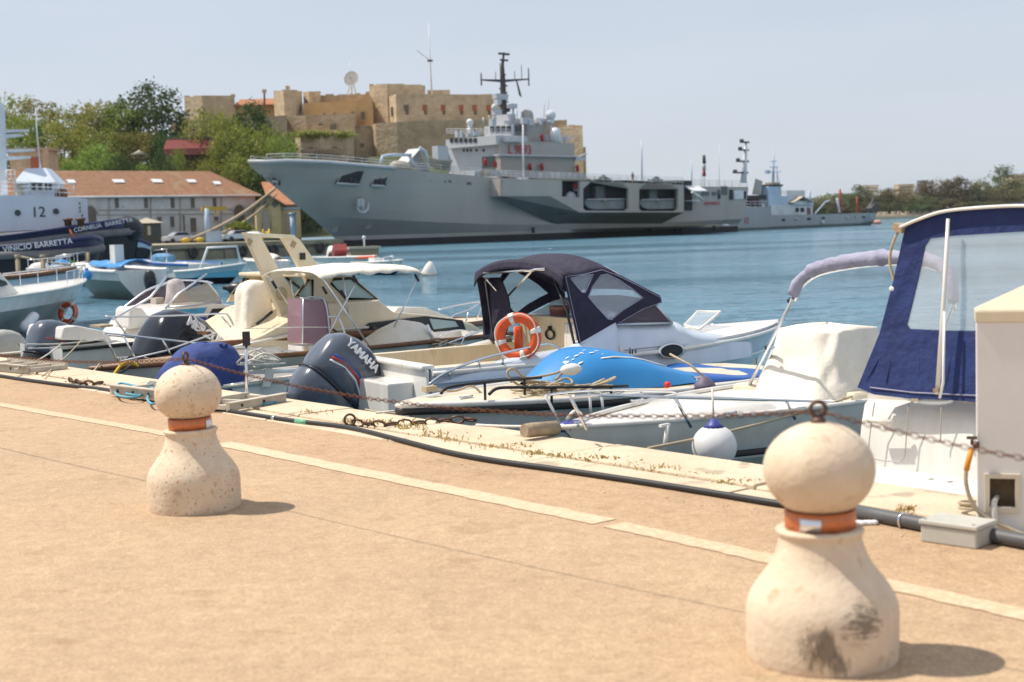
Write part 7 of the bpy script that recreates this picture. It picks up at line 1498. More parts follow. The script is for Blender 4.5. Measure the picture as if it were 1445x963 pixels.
# cockpit: cream bulkhead with handle, curtain end, pink bucket
bx_ = dp(812,470,-.9).x+.35
b = MB(); b.bx(bx_, bx_+.05, -.90, .95, .76, dp(780,456,-.5).z+.02); bh = b.build('bulkhead', M['gel_cream'], d_, bev=.01)
q = BD.px(776,472,bx_-.02); b = MB(); b.torus((0,0,0), .075, .013, (1,0,0), 24, 6); o = b.build('oval_handle', M['rub_black'], bh); o.location = q; o.scale = (1,1.25,.75); b = MB(); b.box(q+V(0,0,.07), (.03,.04,.05)); b.build('latch', M['rub_black'], bh)
cloth('bundled_curtain', BD, lambda u, v: BD.px(lerp(797,812,u)+1.5*math.sin(u*14), lerp(455,497,v), bx_-.25), 12, 6, M['gel_white'])
q = BD.px(790,444,bx_+.25); f = Fr('bucket', 'faded pink bucket on the cockpit bulkhead of the canopied cruiser', 'bucket', to_world(BD, q+V(0,0,-.1)), 0); b = MB(); b.lathe([(.09,0),(.12,.16),(.13,.20),(.125,.2),(.11,.06),(.0,.05)], n=18); b.build('pail', mat('pink_plastic', (.6,.28,.24), .5), f.o); b = MB(); b.tube([V(.125*math.cos(PI*k/8), 0, .2+.07*math.sin(PI*k/8)) for k in range(9)], .006, 5); b.build('handle', M['radome'], f.o)
lr = dp(731,475.5,-1.0); life_ring('large upright orange life ring with white bands at the canopied cruiser stern', to_world(BD, V(lr.x,-1.0,lr.z)), .198, .056, (-.30,-.95,.06), 4, .0)
b = MB(); b.loft([[lr+V(.06+w*.045,.10,z) for w in (-1,1)] for z in (-.14,-.02,.1)]); f_ = b.build('orange_strap', M['orange'], d_, solid=.03)
# ---------------- wooden railed bow boat
BW = qboat('pulpit_boat', 'open boat with brown wooden gunwale, steel bow rails and cream sun awning', 'motorboat', .1, 11.1); w_ = BW.o; wp = lambda px, py, y=-.8: BW.py(px,py,y)
hl, e, st = hull(BW, 6.4, wp(127,522,0).x, 1.6, 1.0, .98, M['gel_grey'], mbot=M['gel_grey'], rake=.4, deck=None, inner=M['gel_white'], floor=.6, full=1.9, gun=.12)
b = MB(); b.tube([p+V(0,0,.0) for p in e(-1)]+[p for p in e(1)][::-1], .036, 6); b.build('wooden_gunwale', M['wood'], w_)
b = MB(); ii = [p for p in e(-1)]; b.loft([[V(p.x,-abs(p.y)*.93,p.z+.02), V(p.x,abs(p.y)*.93,p.z+.02)] for p in ii if p.x < wp(290,520,0).x], smooth=False); b.build('foredeck', M['wood_old'], w_, solid=.015)
rA = [(149,447),(200,447),(260,445),(312,443),(322,446),(330,460)]; rB = [(145,470),(176,473),(230,479),(311,488),(400,495),(470,500)]
tube_part('upper_bow_rail', BW, spline([wp(x,y,.45) for x, y in rA],4), .013, M['steel']); tube_part('lower_bow_rail', BW, spline([wp(x,y,-.62) for x, y in rB],4), .013, M['steel'])
tube_part('cross_rail', BW, [wp(167,511,-.35), wp(235,495,-.6), wp(305,470,-.1)], .011, M['radome'])
for (x0,y0,x1,y1,y) in ((146,470,167,511,-.3),(174,474,198,519,-.4),(160,448,180,474,.4),(229,479,242,502,-.62),(274,446,288,470,.45),(313,447,326,462,.45),(322,489,334,509,-.62),(400,495,392,514,-.62)): tube_part('rail_post', BW, [wp(x0,y0,y), wp(x1,y1,y)], .012, M['steel'])
tube_part('rail_line', BW, [wp(345,464,-.5), wp(430,462,-.6), wp(470,462,-.6)], .006, M['rope_white'])
b = MB(); b.box(wp(288,470,.3), (.05,.3,.04)); b.build('rail_plank', M['wood'], w_)
b = MB(); b.tube(spline([wp(160,530,-.4),wp(172,515,-.35),wp(185,512,-.35),wp(196,517,-.4)],5), .02, 6); b.build('yellow_hose', M['rope_yellow'], w_); b = MB(); b.tube(spline([wp(150,533,-.4),wp(172,525,-.35),wp(185,516,-.3)],5), .014, 6); b.build('black_hose', M['rub_black'], w_)
# ---------------- centre console boat with grey outboard and cream sun awning
BY = BW; y_ = w_; yp = lambda px, py, y=-.8: BY.py(px,py,y)
s0 = yp(515,530); s1 = yp(690,480)
tube_part('side_rail', BY, spline([yp(516,545,-.82),yp(560,512,-.82),yp(605,494,-.82),yp(650,478,-.80),yp(690,463,-.76),yp(730,448,-.68)],4), .012, M['steel'])
for (x0,y0,x1,y1) in ((570,508,562,522),(612,491,600,510),(655,476,648,492),(692,462,684,482)): tube_part('rail_post', BY, [yp(x0,y0,-.81), yp(x1,y1,-.80)], .010, M['steel'])
for pts in ([(620,478),(627,470),(650,466),(668,470)],[(652,485),(660,472),(690,467),(700,474)]): tube_part('grab_rail', BY, spline([yp(x,y,-.5) for x, y in pts],4), .011, M['steel'])
# cream cover over the forward seat
def bowcov(u, v):
    a = [(512,532),(528,505),(545,478),(562,464),(585,453),(600,456),(612,466),(620,488),(618,505)]
    P0 = resample([yp(x,y,-.35) for x, y in a], 33)[int(u*32+.5)]; c = (v-.5)*2
    return V(P0.x+.05*wr(u,v,1,3), -.1+c*(.55-.1*u), lerp(s0.z-.02, P0.z+.02*wr(u,v,5,5), (1-abs(c)**3)**.5 if abs(c) < 1 else 0))
cloth('seat_cover', BY, bowcov, 32, 18, M['canvas_cream'])
tube_part('grab_tube', BY, [yp(603,459,-.5), yp(616,490,-.5)], .022, M['steel']); coil(BY, 'tied_rope', 605, 650, 487, -.75, 26, M['rope'], 12, .14, yp(620,487,-.75).z-.04); coil(BY, 'tied_rope', 555, 580, 500, -.9, 10, M['rope'], 15, .10, yp(565,503,-.9).z-.03)
# console with purple screen
cs = yp(445,500,-.1); xc_ = yp(430,500,0).x
b = MB(); p = yp(427,488,-.32); q = yp(463,520,-.32); b.bx(p.x,q.x,-.32,.08,.6,p.z); cn = b.build('console', M['gel_white'], y_, bev=.02)
for (x0,x1) in ((430,436),(448,455)): a = yp(x0,490,-.325); c = yp(x1,500,-.325); b = MB(); b.bx(a.x,c.x,-.335,-.31,c.z,a.z); b.build('locker_latch', M['gel_tan'], cn)
sc_ = [yp(427,485,-.34), yp(464,487,-.34), yp(467,455,-.34), yp(461,424,-.34), yp(428,422,-.34)]
b = MB(); b.plate([(p.x,p.z) for p in sc_], [], lambda u,v,t: V(u,t,v), (-.346,-.338)); b.build('purple_screen', M['vinyl_purple'], cn)
b = MB(); b.loft([[V(sc_[4].x,-.34,sc_[4].z), V(sc_[4].x,.06,sc_[4].z)], [V(sc_[0].x,-.34,sc_[0].z), V(sc_[0].x,.06,sc_[0].z)]], smooth=False); b.loft([[V(sc_[3].x,-.34,sc_[3].z), V(sc_[3].x,.06,sc_[3].z)], [V(sc_[1].x,-.34,sc_[1].z), V(sc_[1].x,.06,sc_[1].z)]], smooth=False); b.build('purple_screen', M['vinyl_purple'], cn, solid=.005)
b = MB(); b.tube([sc_[0],sc_[4],sc_[3]], .012, 6); b.tube(spline([yp(424,421,-.36), yp(452,420,-.36), yp(460,432,-.36), yp(465,470,-.36), yp(467,500,-.36)],4), .014, 6); b.build('screen_frame', M['chrome_frame'], cn)
tube_part('leaning_rail', BY, spline([yp(463,447,-.5), yp(478,450,-.5), yp(488,475,-.5), yp(497,500,-.5)],4), .014, M['steel'])
b = MB(); q = yp(474,477,-.1); ax_ = V(.85,0,.5); b.torus(q, .15, .016, ax_, 24, 6); b.tube([q, q+V(-.15,0,-.1)], .02, 6); b.tube([q+V(0,-.14,0), q+V(0,.14,0)], .012, 5); b.build('steering_wheel', M['wood'], cn)
# sun awning on hoops
xA, xB_ = yp(452,392,-.78).x, yp(597,380,-.78).x; zA, zB = yp(452,381,-.78).z, yp(597,374,-.78).z
def awn(u, v):
    c = (v-.5)*2; droop = .07*(abs(c)**5)+.015*math.sin(u*PI*3)*(1-c*c)
    return V(lerp(xA, xB_, u), c*.78, lerp(zA, zB, u)+.035*(1-c*c)-droop-.05*(abs(2*u-1)**6)+.012*wr(u,v,3,5)-.03*(abs(c) > .93)*math.sin(u*17)**2)
cloth('sun_awning', BY, awn, 30, 18, M['canvas_cream'])
for (x0,y0,x1,y1,y) in ((379,388,426,458,.70),(455,392,522,490,-.75),(595,380,556,462,-.75),(506,392,466,468,-.75),(410,395,418,440,.6),(484,390,492,446,.6)):
    tube_part('awning_pole', BY, [yp(x0,y0,y), yp(x1,y1,y)], .011, M['alu'])
for (x,y) in ((387,402),(458,410),(484,415),(501,394),(588,392)): q = yp(x,y,-.75); b = MB(); b.tube([q+V(-.03,0,.05), q+V(.03,0,-.05)], .019, 6); b.build('pole_clamp', M['black_plastic'], y_)
# ---------------- dinghy with tarpaulin-wrapped motor
BT = qboat('dinghy', 'small dinghy at the quay with its outboard wrapped in blue cloth', 'dinghy', .35, 9.75); tpx = lambda px, py, y=0.0: BT.py(px,py,y)
hl, e, st = hull(BT, .5, 3.0, 1.1, .82, .9, M['gel_white'], mbot=M['gel_grey'], inner=M['gel_white'], floor=.5, rake=.4, rub=M['gel_grey'])
cc = tpx(287,522,-.1); tz = tpx(292,484,-.1).z
def mcov(u, v):
    w = 2*PI*u; c, s_ = math.cos(w), math.sin(w); k = math.cos(v*PI/2*.985)**.78; t = math.sin(v*PI/2)
    f = 1+.07*wr(c*1.5, s_*1.5+v*3, 2, 1.6)+.03*math.sin(9*w+v*4)*(1-v)
    return V(cc.x-.10+.16*t+c*.60*k*f, -.1+s_*.44*k*f, lerp(.62, tz, t)+.02*wr(u,v,4,6))
cloth('motor_cover', BT, mcov, 44, 20, M['canvas_blue']); b = MB(); q = tpx(313,490,-.28); b.ball(q, .035, 8, 6, (1.5,1,.8)); b.ball(q+V(.06,0,.02), .025, 8, 6); b.ball(q+V(-.02,-.01,.03), .022, 8, 6); b.build('cover_knot', M['canvas_blue'], BT.o)
coil(BT, 'fender_rope', 345, 395, 530, -.55, 40, M['rope_white'], 21, .26, 1.0); b = MB(); b.grid(lambda u, v: tpx(lerp(372,384,u)+2*math.sin(v*5), lerp(520,548,v), -.62), 4, 8); b.build('hung_cloth', M['rope_white'], BT.o, solid=.01); tube_part('white_tube', BT, [tpx(345,526,-.5), tpx(420,523,-.5)], .03, M['radome'])
# ---------------- beige wheelhouse cruiser
BK = qboat('cabin_cruiser', 'beige wheelhouse cruiser with raked arch legs and dark side window', 'cabin cruiser', 2.0, 12.9); k_ = BK.o; kp = lambda px, py, y=-1.15: BK.py(px,py,y)
xk0 = kp(300,490).x; xk1 = kp(700,480,0).x
hl, e, st = hull(BK, xk0, xk1+.3, 2.3, 1.12, 1.05, M['gel_cream'], mbot=M['gel_cream'], rake=.8, deck=M['gel_cream'], full=2.6, rub=M['wood'], rubr=.05, zwl=.5)
sidep = [(kp(x,y).x, kp(x,y).z) for x, y in ((296,498),(330,490),(372,473),(410,452),(425,440),(462,428),(535,424),(556,440),(600,444),(640,449),(668,458),(690,472),(695,500),(480,520),(340,520))]
prism('cabin_side', BK, sidep, -1.15, 1.15, M['gel_cream'], bev=.03)
b = MB(); b.tube([kp(330,490,-1.16), kp(420,470,-1.17), kp(520,462,-1.17)], .02, 5); b.build('hull_moulding', M['gel_white'], k_)
wn = xz(BK, [(497,482),(520,456),(600,446.5),(652,452),(657,466),(580,474),(500,482)], -1.16); fr_ = prism('cabin_window', BK, wn, -1.175, -1.13, M['rub_black']); gl_ = xz(BK, [(507,477),(524,460),(560,455),(560,471)], -1.18); prism('window_glass', BK, gl_, -1.182, -1.17, M['glass_dark'], fr_); gl_ = xz(BK, [(606,450),(642,453.5),(647,461),(612,465)], -1.18); prism('window_glass', BK, gl_, -1.182, -1.17, M['window_aqua'], fr_)
top = xz(BK, [(410,430),(437,391),(497,390),(536,424)], -.95); wn1 = xz(BK, [(417,417),(434,395),(440,395),(440,421)], -.95); wn2 = xz(BK, [(466,400),(470,394),(495,393),(531,422),(487,422)], -.95)
for yy in (-.95,.95):
    b = MB(); b.plate(top, [wn1,wn2], lambda u,v,t: V(u,t,v), (yy-.02,yy+.02)); ws_ = b.build('wheelhouse_side', M['gel_cream'], k_)
    for w in (wn1,wn2): b = MB(); b.plate(w, [], lambda u,v,t: V(u,t,v), (yy-.004,yy+.004)); b.build('side_window', M['window_aqua'], ws_); b = MB(); b.tube([V(p[0],yy-.022,p[1]) for p in w], .022, 4, closed=True); b.build('window_frame', M['rub_black'], ws_)
b = MB(); p = top[1]; q = top[2]; b.bx(p[0]-.1,q[0]+.05,-1.0,1.0,p[1],p[1]+.06); b.build('wheelhouse_roof', M['gel_cream'], k_, bev=.02); b = MB(); b.loft([[V(q[0],y,q[1]), V(top[3][0],y,top[3][1])] for y in (-.93,.93)], smooth=False); b.build('front_windscreen', M['window_aqua'], k_, solid=.01)
lg1 = [(342,328.5),(364,330),(383,365),(408,405),(426,438),(436,470),(402,478),(392,440),(374,398),(358,362)]
lg2 = [(393,331),(412,333),(421,338),(440,365),(462,402),(472,428),(442,440),(432,400),(412,362)]
YL1, YL2 = -.75, -.45
la = xz(BK, lg1, YL1); lb_ = xz(BK, lg2, YL2)
prism('arch_leg', BK, la, YL1-.05, YL1+.05, M['gel_cream'], bev=.015); prism('arch_leg', BK, lb_, YL2-.05, YL2+.05, M['gel_cream'], bev=.015)
b = MB(); a = kp(342,328.5,YL1); c = kp(414,332,YL2); a2 = kp(352,336,YL1); c2 = kp(420,337,YL2); w_a = V(.30,0,-.02)
b.loft([[a+V(0,-.05,0), a+V(.0,.05,0), a+V(.05,.05,-.055), a+V(.05,-.05,-.055)], [c+V(0,-.05,0), c+V(0,.05,0), c+V(.02,.05,-.055), c+V(.02,-.05,-.055)]], closed=True, caps=True, smooth=False); b.build('arch_top', M['gel_cream'], k_, bev=.012)
for (x,y,yy) in ((352,342,YL1),(414,345,YL2)): q = kp(x,y,yy-.055); b = MB(); b.box(q, (.07,.015,.09), Matrix.Rotation(.5,3,'Y')); b.build('rust_mark', M['wood_old'], k_)
q = kp(427,362,YL2-.06); b = MB(); b.box(q, (.09,.02,.10)); b.build('dark_socket', M['rub_black'], k_); q = kp(397,415,YL1-.055); b = MB(); b.torus(q, .09, .008, (0,1,0), 20, 5); b.lathe([(.08,0),(.08,.004)], q, 18, (0,-1,0)); b.build('round_emblem', M['gel_tan'], k_)
cv = [(345,505),(345,400),(358,396),(376,396),(384,440),(392,475),(380,500)]
def kcov(u, v): P0 = resample([kp(x,y,-.35) for x, y in ((344,500),(345,450),(347,402),(355,397),(374,397),(380,430),(391,470))], 25)[int(u*24+.5)]; c = (v-.5)*2; return V(P0.x+.04*wr(u,v,2,4), -.25+c*.24, lerp(1.1, P0.z+.02*wr(u,v,6,6), (1-abs(c)**9)**.6 if abs(c) < 1 else 0))
cloth('seat_cover', BK, kcov, 24, 14, M['canvas_cream']); tube_part('gas_strut', BK, [kp(362,458,-.95), kp(384,440,-.95)], .022, M['rub_black']); 
outboard(BK, kp(228,503,-.3)+V(.12,0,-.34), 1.62, math.radians(33), M['cowl_black'], M['cowl_black'], yaw=math.radians(8), txt=('MERCURY', .12, -.26, .42, M['sticker_white']))
fd = [(556,441),(562,434),(600,434),(618,441),(640,449)]; prism('foredeck_hatch', BK, xz(BK, fd, -.6), -.6,.6, M['gel_white'], bev=.01)
tube_part('bow_rail', BK, spline([kp(625,470,-1.0), kp(636,448,-1.0), kp(660,438,-.8), kp(684,424,-.3), kp(690,425,.1)],4), .014, M['steel']); tube_part('bow_rail', BK, spline([kp(618,437,.5), kp(650,430,.4), kp(690,424,.1)],4), .013, M['steel'])
for (x0,y0,x1,y1,y) in ((662,437,655,462,-.8),(684,424,672,452,-.3)): tube_part('rail_post', BK, [kp(x0,y0,y), kp(x1,y1,y)], .012, M['steel'])
# ---------------- cuddy boat with tinted windscreen
BU = qboat('cuddy_boat', 'white cuddy boat with tinted windscreen, blue stripes and grey outboard', 'motorboat', 1.1, 15.4); u_ = BU.o; upx = lambda px, py, y=-.95: BU.py(px,py,y)
hl, e, st = hull(BU, upx(92,500).x, upx(355,470,0).x+.6, 1.9, upx(92,492).z, 1.18, M['gel_white'], mbot=M['gel_grey'], rake=.7, deck=M['gel_white'], rub=M['rub_black'], rubr=.03, full=2.4, zwl=.45)
cab = xz(BU, [(205,478),(236,438),(252,434),(300,428),(340,432),(352,448),(352,470)], -.85); cbn = prism('cuddy_cabin', BU, cab, -.85, .85, M['gel_white'], bev=.02)
for nm, pts, mm in (('cyan_stripe',[(234,439),(292,434),(288,442),(231,446)],'sticker_cyan'),('navy_stripe',[(258,449),(292,447),(290,458),(268,459)],'sticker_blue'),('cabin_window',[(294,447),(300,436),(335,434),(345,444),(344,453),(290,456)],'glass_dark'),('flag_green',[(233,450),(236,450),(236,455),(233,455)],'sticker_green'),('flag_red',[(239.5,449.5),(242.5,449.5),(242.5,454.5),(239.5,454.5)],'sticker_red')):
    prism(nm, BU, xz(BU, pts, -.86), -.862, -.845, M[mm], cbn)
writing('ADRIA NAUTICA', .115, M['sticker_white'], cbn, 'side_lettering', (lambda p: V(p.x,-.868,p.z))(upx(240,443,-.86)), (1,0,.06), (0,0,1), .002) if False else None
ws1 = xz(BU, [(180,424),(215,404),(240,398),(292,398),(276,409),(235,436)], .75)
fr_pts = [(153,460),(175,435),(206,411),(228,402),(250,396),(285,397),(300,400)]
tube_part('windscreen_frame', BU, spline([upx(x,y,.8) for x, y in fr_pts],4), .020, M['alu']); tube_part('windscreen_frame', BU, [upx(158,452,-.85), upx(212,420,-.85), upx(236,390,-.85)], .018, M['alu']); tube_part('windscreen_frame', BU, [upx(233,436,-.86), upx(252,415,-.86), upx(292,387,-.8)], .018, M['alu']); tube_part('windscreen_frame', BU, [upx(292,397,-.82), upx(304,412,-.82), upx(314,427,-.82), upx(236,434,-.86)], .016, M['alu'])
pane('windscreen_pane', BU, xz(BU, [(178,432),(206,412),(245,399),(285,399),(250,418),(235,434)], .78), .78, M['perspex_dark']); pane('windscreen_pane', BU, xz(BU, [(240,433),(252,415),(292,399),(303,412),(312,426)], -.83), -.83, M['perspex'])
b = MB(); p = upx(176,464,-.3); q = upx(197,432,-.3); b.loft([[V(p.x,y,p.z), V(p.x+.03,y,q.z-.04), V(p.x+.10,y,q.z), V(p.x+.24,y,q.z-.02), V(p.x+.42,y,p.z+.1), V(p.x+.45,y,p.z)] for y in (-.45,.1)], closed=True, caps=True, smooth=False); b.build('helm_seat', M['gel_white'], u_, bev=.04)
prism('inner_bulkhead', BU, xz(BU, [(160,475),(170,440),(228,428),(228,470)], .55), .55, .6, M['gel_cream']); prism('dark_hatch', BU, xz(BU, [(196,455),(196,433),(213,431),(213,456)], .53), .53, .548, M['rub_black']); prism('wood_locker', BU, xz(BU, [(220,440),(220,421),(231,420),(231,436)], .3), .3, .5, M['deck_tan'])
b = MB(); q = upx(248,408,.2); b.loft([[q+V(math.cos(a)*.16*k, math.sin(a)*.14*k, z) for a in [2*PI*j/12 for j in range(12)]] for z, k in ((-.34,1.5),(-.1,1.05),(.05,.95),(.14,.75),(.17,.2))], closed=True, caps=True); b.build('draped_towel', mat('towel_stripe', (.55,.50,.48), .9, vs=14, col2=(.38,.33,.34)), u_)
prism('stern_deck', BU, xz(BU, [(85,480),(90,462),(110,460),(150,468),(160,482)], -.6), -.6, .8, M['gel_white'], bev=.03); prism('wood_pad', BU, xz(BU, [(141,460),(160,458),(160,461),(142,463)], -.5), -.5, -.1, M['wood_old'])
outboard(BU, upx(60,500,-.1)+V(.12,0,-.1), 1.02, math.radians(22), M['cowl_grey'], M['black_plastic'], yaw=math.radians(10), stripe=[M['sticker_red']])
for k, (a_, c_) in enumerate((((38,486),(150,478)),((40,492),(165,481)))): tube_part('mooring_line', BU, rope_sag(upx(*a_,-1.0), upx(*c_,-.9), .03, 8), .012, M['rope_white'])
# ---------------- skiff at the far left with an old pale outboard
BZ = qboat('skiff', 'worn skiff at the left edge with a faded pale outboard', 'skiff', .7, 17.6); z_ = BZ.o
hl, e, st = hull(BZ, .3, 3.4, 1.4, .8, .95, M['gel_grey'], mbot=M['gel_grey'], inner=M['gel_white'], floor=.5, rub=M['wood_old'])
outboard(BZ, BZ.py(6,492,-.1)+V(0,0,-.2), .85, math.radians(15), mat('cowl_faded', (.42,.42,.40), .5, vs=5, col2=(.33,.32,.29)), M['wood_old'], yaw=.2)

# cleats and stitched seams that the near boats carry
def cleat(fr, p, ang=0.0, sc=1.0):
    c, s_ = math.cos(ang), math.sin(ang); d = V(c,s_,0)*.075*sc; b = MB()
    b.tube([p-d+V(0,0,.035*sc), p-d*.5+V(0,0,.03*sc), p+d*.5+V(0,0,.03*sc), p+d+V(0,0,.035*sc)], .010*sc, 6)
    for k in (-.4,.4): b.tube([p+d*k, p+d*k+V(0,0,.03*sc)], .010*sc, 6)
    return b.build('deck_cleat', M['steel'], fr.o)
for px, py, y in ((820,600,-.1),(1030,590,-.66),(900,584,.5)): cleat(BB, V(bp(px,py,y).x, y, 1.085))
for x, y in ((.55,-.20),(2.9,-.78),(2.2,.6)): cleat(BC, V(x,y,1.09))
for x in (x0+.35, x0+1.4): cleat(BD, V(x,-1.0,resample(q2,9)[1 if x < x0+1 else 4].z+.01))
cleat(BW, V(.55,0,1.06)); cleat(BK, kp(330,488,-1.0), 0, 1.3)
for (pts, off) in ((o1,-.014),):
    loop = [V(u, -(YC+.10*max(0,(1.9-v)))+off, v) for u, v in pts]; cx_ = sum((p for p in loop), V(0,0,0))/len(loop)
    b = MB(); b.tube([p.lerp(cx_,.035) for p in loop], .004, 4, closed=True); b.build('canopy_stitching', M['canvas_lilac'], d_)
for w in (w1, w2_):
    b = MB(); b.tube([V(u, -(YC+.10*max(0,(1.9-v)))-.008, v) for u, v in w], .007, 5, closed=True); b.build('window_piping', M['canvas_lilac'], d_)
# ------------------------------------------------------------------ things on the quay
def on_quay(path, z): return [V(p.x,p.y,z) for p in path]
pts = [G(x,y) for x, y in ((-90,516),(0,533),(90,546),(150,553),(222,568),(320,583),(410,597),(490,607),(560,624),(630,642),(700,655),(800,669),(900,684),(1000,700),(1090,715),(1150,723))]
b = MB(); b.tube(spline(on_quay(pts,.021),4), .0205, 8); o = b.build('cable_conduit', M['rub_black']); tag(o, 'long black rubber conduit lying along the foot of the quay kerb', 'conduit')
q0, q1 = on_quay([G(418,598.0),G(434,600.0)],.021); b = MB(); b.tube([q0,q1], .0225, 10); o2 = b.build('green_tape', mat('tape_green', (.15,.42,.26), .5), o); q0, q1 = on_quay([G(385,593.2),G(389,593.8)],.021); b = MB(); b.tube([q0,q1], .0235, 10); b.build('steel_clip', M['steel'], o)
pts = [G(x,y) for x, y in ((1195,729),(1240,738),(1300,750),(1380,763),(1450,776),(1530,790),(1760,832),(2100,893))]
b = MB(); b.tube(on_quay(pts,.038), .037, 10); o = b.build('cable_conduit', mat('conduit_grey', (.10,.10,.105), .5)); tag(o, 'thick dark grey pipe end running behind the junction box', 'conduit'); b = MB(); q = G(1275,745); b.torus(V(q.x,q.y,.038), .039, .007, tuple((pts[2]-pts[1]).normalized()), 16, 5); b.build('pipe_clip', M['steel'], o)
q = G(1350,772); f = Fr('junction_box', 'low pale grey plastic junction box beside the white pedestal', 'junction box', (q.x,q.y,0), QA-PI/2+math.radians(6)); W_ = .255
M['box_grey'] = mat('box_grey', (.50,.49,.44), .5, vs=6, var=.06)
b = MB(); b.bx(-.19,.10,-.0,.20,0,.085); b.build('body', M['box_grey'], f.o, bev=.008); b = MB(); b.bx(-.198,.108,-.008,.208,.087,.112); b.build('lid', M['box_grey'], f.o, bev=.007)
for x in (-.17,.08): b = MB(); b.lathe([(.008,0),(.008,.004)], (x,.012,.112), 8); b.build('screw', M['steel'], f.o)
# service pedestal
q = G(1424,757); f = Fr('service_pedestal', 'white square service pedestal with pyramid cap and open socket hatch', 'pedestal', (q.x,q.y,0), math.radians(-17)); pl = A(1378,600,q.y); hz = A(1420,455,q.y).z; ha = A(1440,412,q.y).z; hw_ = .235; off = (pl.x-q.x)+hw_+.012
M['ped_white'] = mat('ped_white', (.74,.73,.71), .5, vs=3, col2=(.66,.65,.63)); M['ped_cream'] = mat('ped_cream', (.66,.58,.46), .55, vs=4)
c0, c1 = off-hw_, off+hw_
a = f.py(1393,672,0.0); c = f.py(1436,720,0.0); cx0, cx1, cz0, cz1 = a.x+.012, c.x-.012, c.z+.015, a.z-.01
b = MB(); b.plate([(c0,0),(c1,0),(c1,hz),(c0,hz)], [[(cx0,cz0),(cx1,cz0),(cx1,cz1),(cx0,cz1)]], lambda u,v,t: V(u,t,v), (0,.006)); b.bx(c0,c0+.006,.006,.3,0,hz); b.bx(c1-.006,c1,.006,.3,0,hz); b.bx(c0+.006,c1-.006,.294,.3,0,hz); b.build('column', M['ped_white'], f.o)
b = MB(); b.bx(c0-.008,c1+.008,-.008,.308,hz+.001,hz+.055); b.loft([[V(c0-.002,-.002,hz+.056), V(c1+.002,-.002,hz+.056), V(c1+.002,.302,hz+.056), V(c0-.002,.302,hz+.056)], [V(off,.15,ha+.03)]*4], closed=True, caps=True, smooth=False); b.build('cap', M['gel_cream'], f.o, bev=.004)
b = MB(); b.plate([(cx0-.025,cz0-.03),(cx1+.025,cz0-.03),(cx1+.025,cz1+.025),(cx0-.025,cz1+.025)], [[(cx0,cz0),(cx1,cz0),(cx1,cz1),(cx0,cz1)]], lambda u,v,t: V(u,t,v), (-.016,-.001)); hf = b.build('hatch_frame', M['ped_cream'], f.o, bev=.003)
b = MB(); b.bx(cx0-.02,cx1+.02,.13,.14,cz0-.02,cz1+.02); b.bx(cx0-.02,cx0-.012,.008,.13,cz0-.02,cz1+.02); b.bx(cx1+.012,cx1+.02,.008,.13,cz0-.02,cz1+.02); b.bx(cx0-.012,cx1+.012,.008,.13,cz1+.012,cz1+.02); b.bx(cx0-.012,cx1+.012,.008,.13,cz0-.02,cz0-.012); b.build('socket_recess', M['wood_old'], f.o)
b = MB(); mx_ = (cx0+cx1)/2; b.tube(spline([V(mx_-.02,.10,cz0+.03), V(mx_-.03,.02,cz0+.035), V(mx_-.04,-.03,cz0+.01), V(mx_-.035,-.035,cz0-.08), V(mx_-.03,-.03,cz0-.16)],5), .014, 8); b.build('power_cable', M['rope_white'], f.o)
b = MB(); q2 = f.py(1373,628,-.02); b.tube([q2, q2+V(.03,0,.0)], .016, 8); b.box(q2+V(-.005,0,.035), (.05,.012,.014)); b.tube([q2+V(-.005,0,0), q2+V(-.005,0,.035)], .008, 6); b.build('tap', M['iron'], f.o)
hs = [f.py(x,y,-.04) for x, y in ((1372,632),(1365,655),(1363,680),(1370,706),(1385,726),(1410,740),(1450,757),(1490,768))]
b = MB(); b.tube(spline(hs,5), .0105, 8); h_ = b.build('water_hose', M['rope'], f.o); b = MB(); b.tube([hs[0]+V(-.003,0,-.005), hs[1]+V(.001,0,-.003), f.py(1364,664,-.04)], .014, 8); b.build('orange_sleeve', mat('sleeve_orange', (.75,.30,.02), .5), h_)
b = MB(); q = G(1405,735); b.tube([V(q.x-.05,q.y+.15,.03)+V(.09*math.cos(t),.07*math.sin(t),.004*t) for t in [k*.35 for k in range(40)]], .009, 6); tag(b.build('coiled_rope', M['rope']), 'thin tan rope coiled on the kerb behind the pedestal foot', 'rope')
# lump of foam litter
q = G(1222,741); b = MB(); 
for k in range(5): b.ball((.02*k-.04, random.uniform(-.01,.01), .012), .02, 8, 6, (1.3,1,.7))
o = b.build('foam_scrap', M['sticker_white']); o.location = q; tag(o, 'crumpled white scrap lying by the pipe near the large bollard', 'litter')
# black mooring chain on the kerb
link = [G(x,y) for x, y in ((497,602),(515,603),(540,605),(560,603),(590,602),(620,599),(650,597),(672,598))]
chain('kerb_chain', 'heavy black chain lying on the kerb stones in front of the speedboat bow', link[0], link[-1], 0, .105, .010, M['iron'], None, pts=[V(p.x,p.y,.03) for p in link])
q = G(494,603); f = Fr('mooring_ring', 'black iron mooring ring fixed at the left end of the heavy kerb chain', 'mooring ring', (q.x,q.y,0)); b = MB(); b.torus((0,0,.06), .045, .010, (.3,-1,.1), 20, 6); b.build('ring', M['iron'], f.o); b = MB(); b.box((0,0,.012), (.07,.05,.02)); b.build('base_plate', M['iron'], f.o)
link = [G(x,y) for x, y in ((98,541),(115,545),(130,546),(145,544))]
chain('kerb_chain', 'short length of dark chain on the kerb near the left gangway', link[0], link[-1], 0, .12, .012, M['iron'], None, pts=[V(p.x,p.y,.03) for p in link])
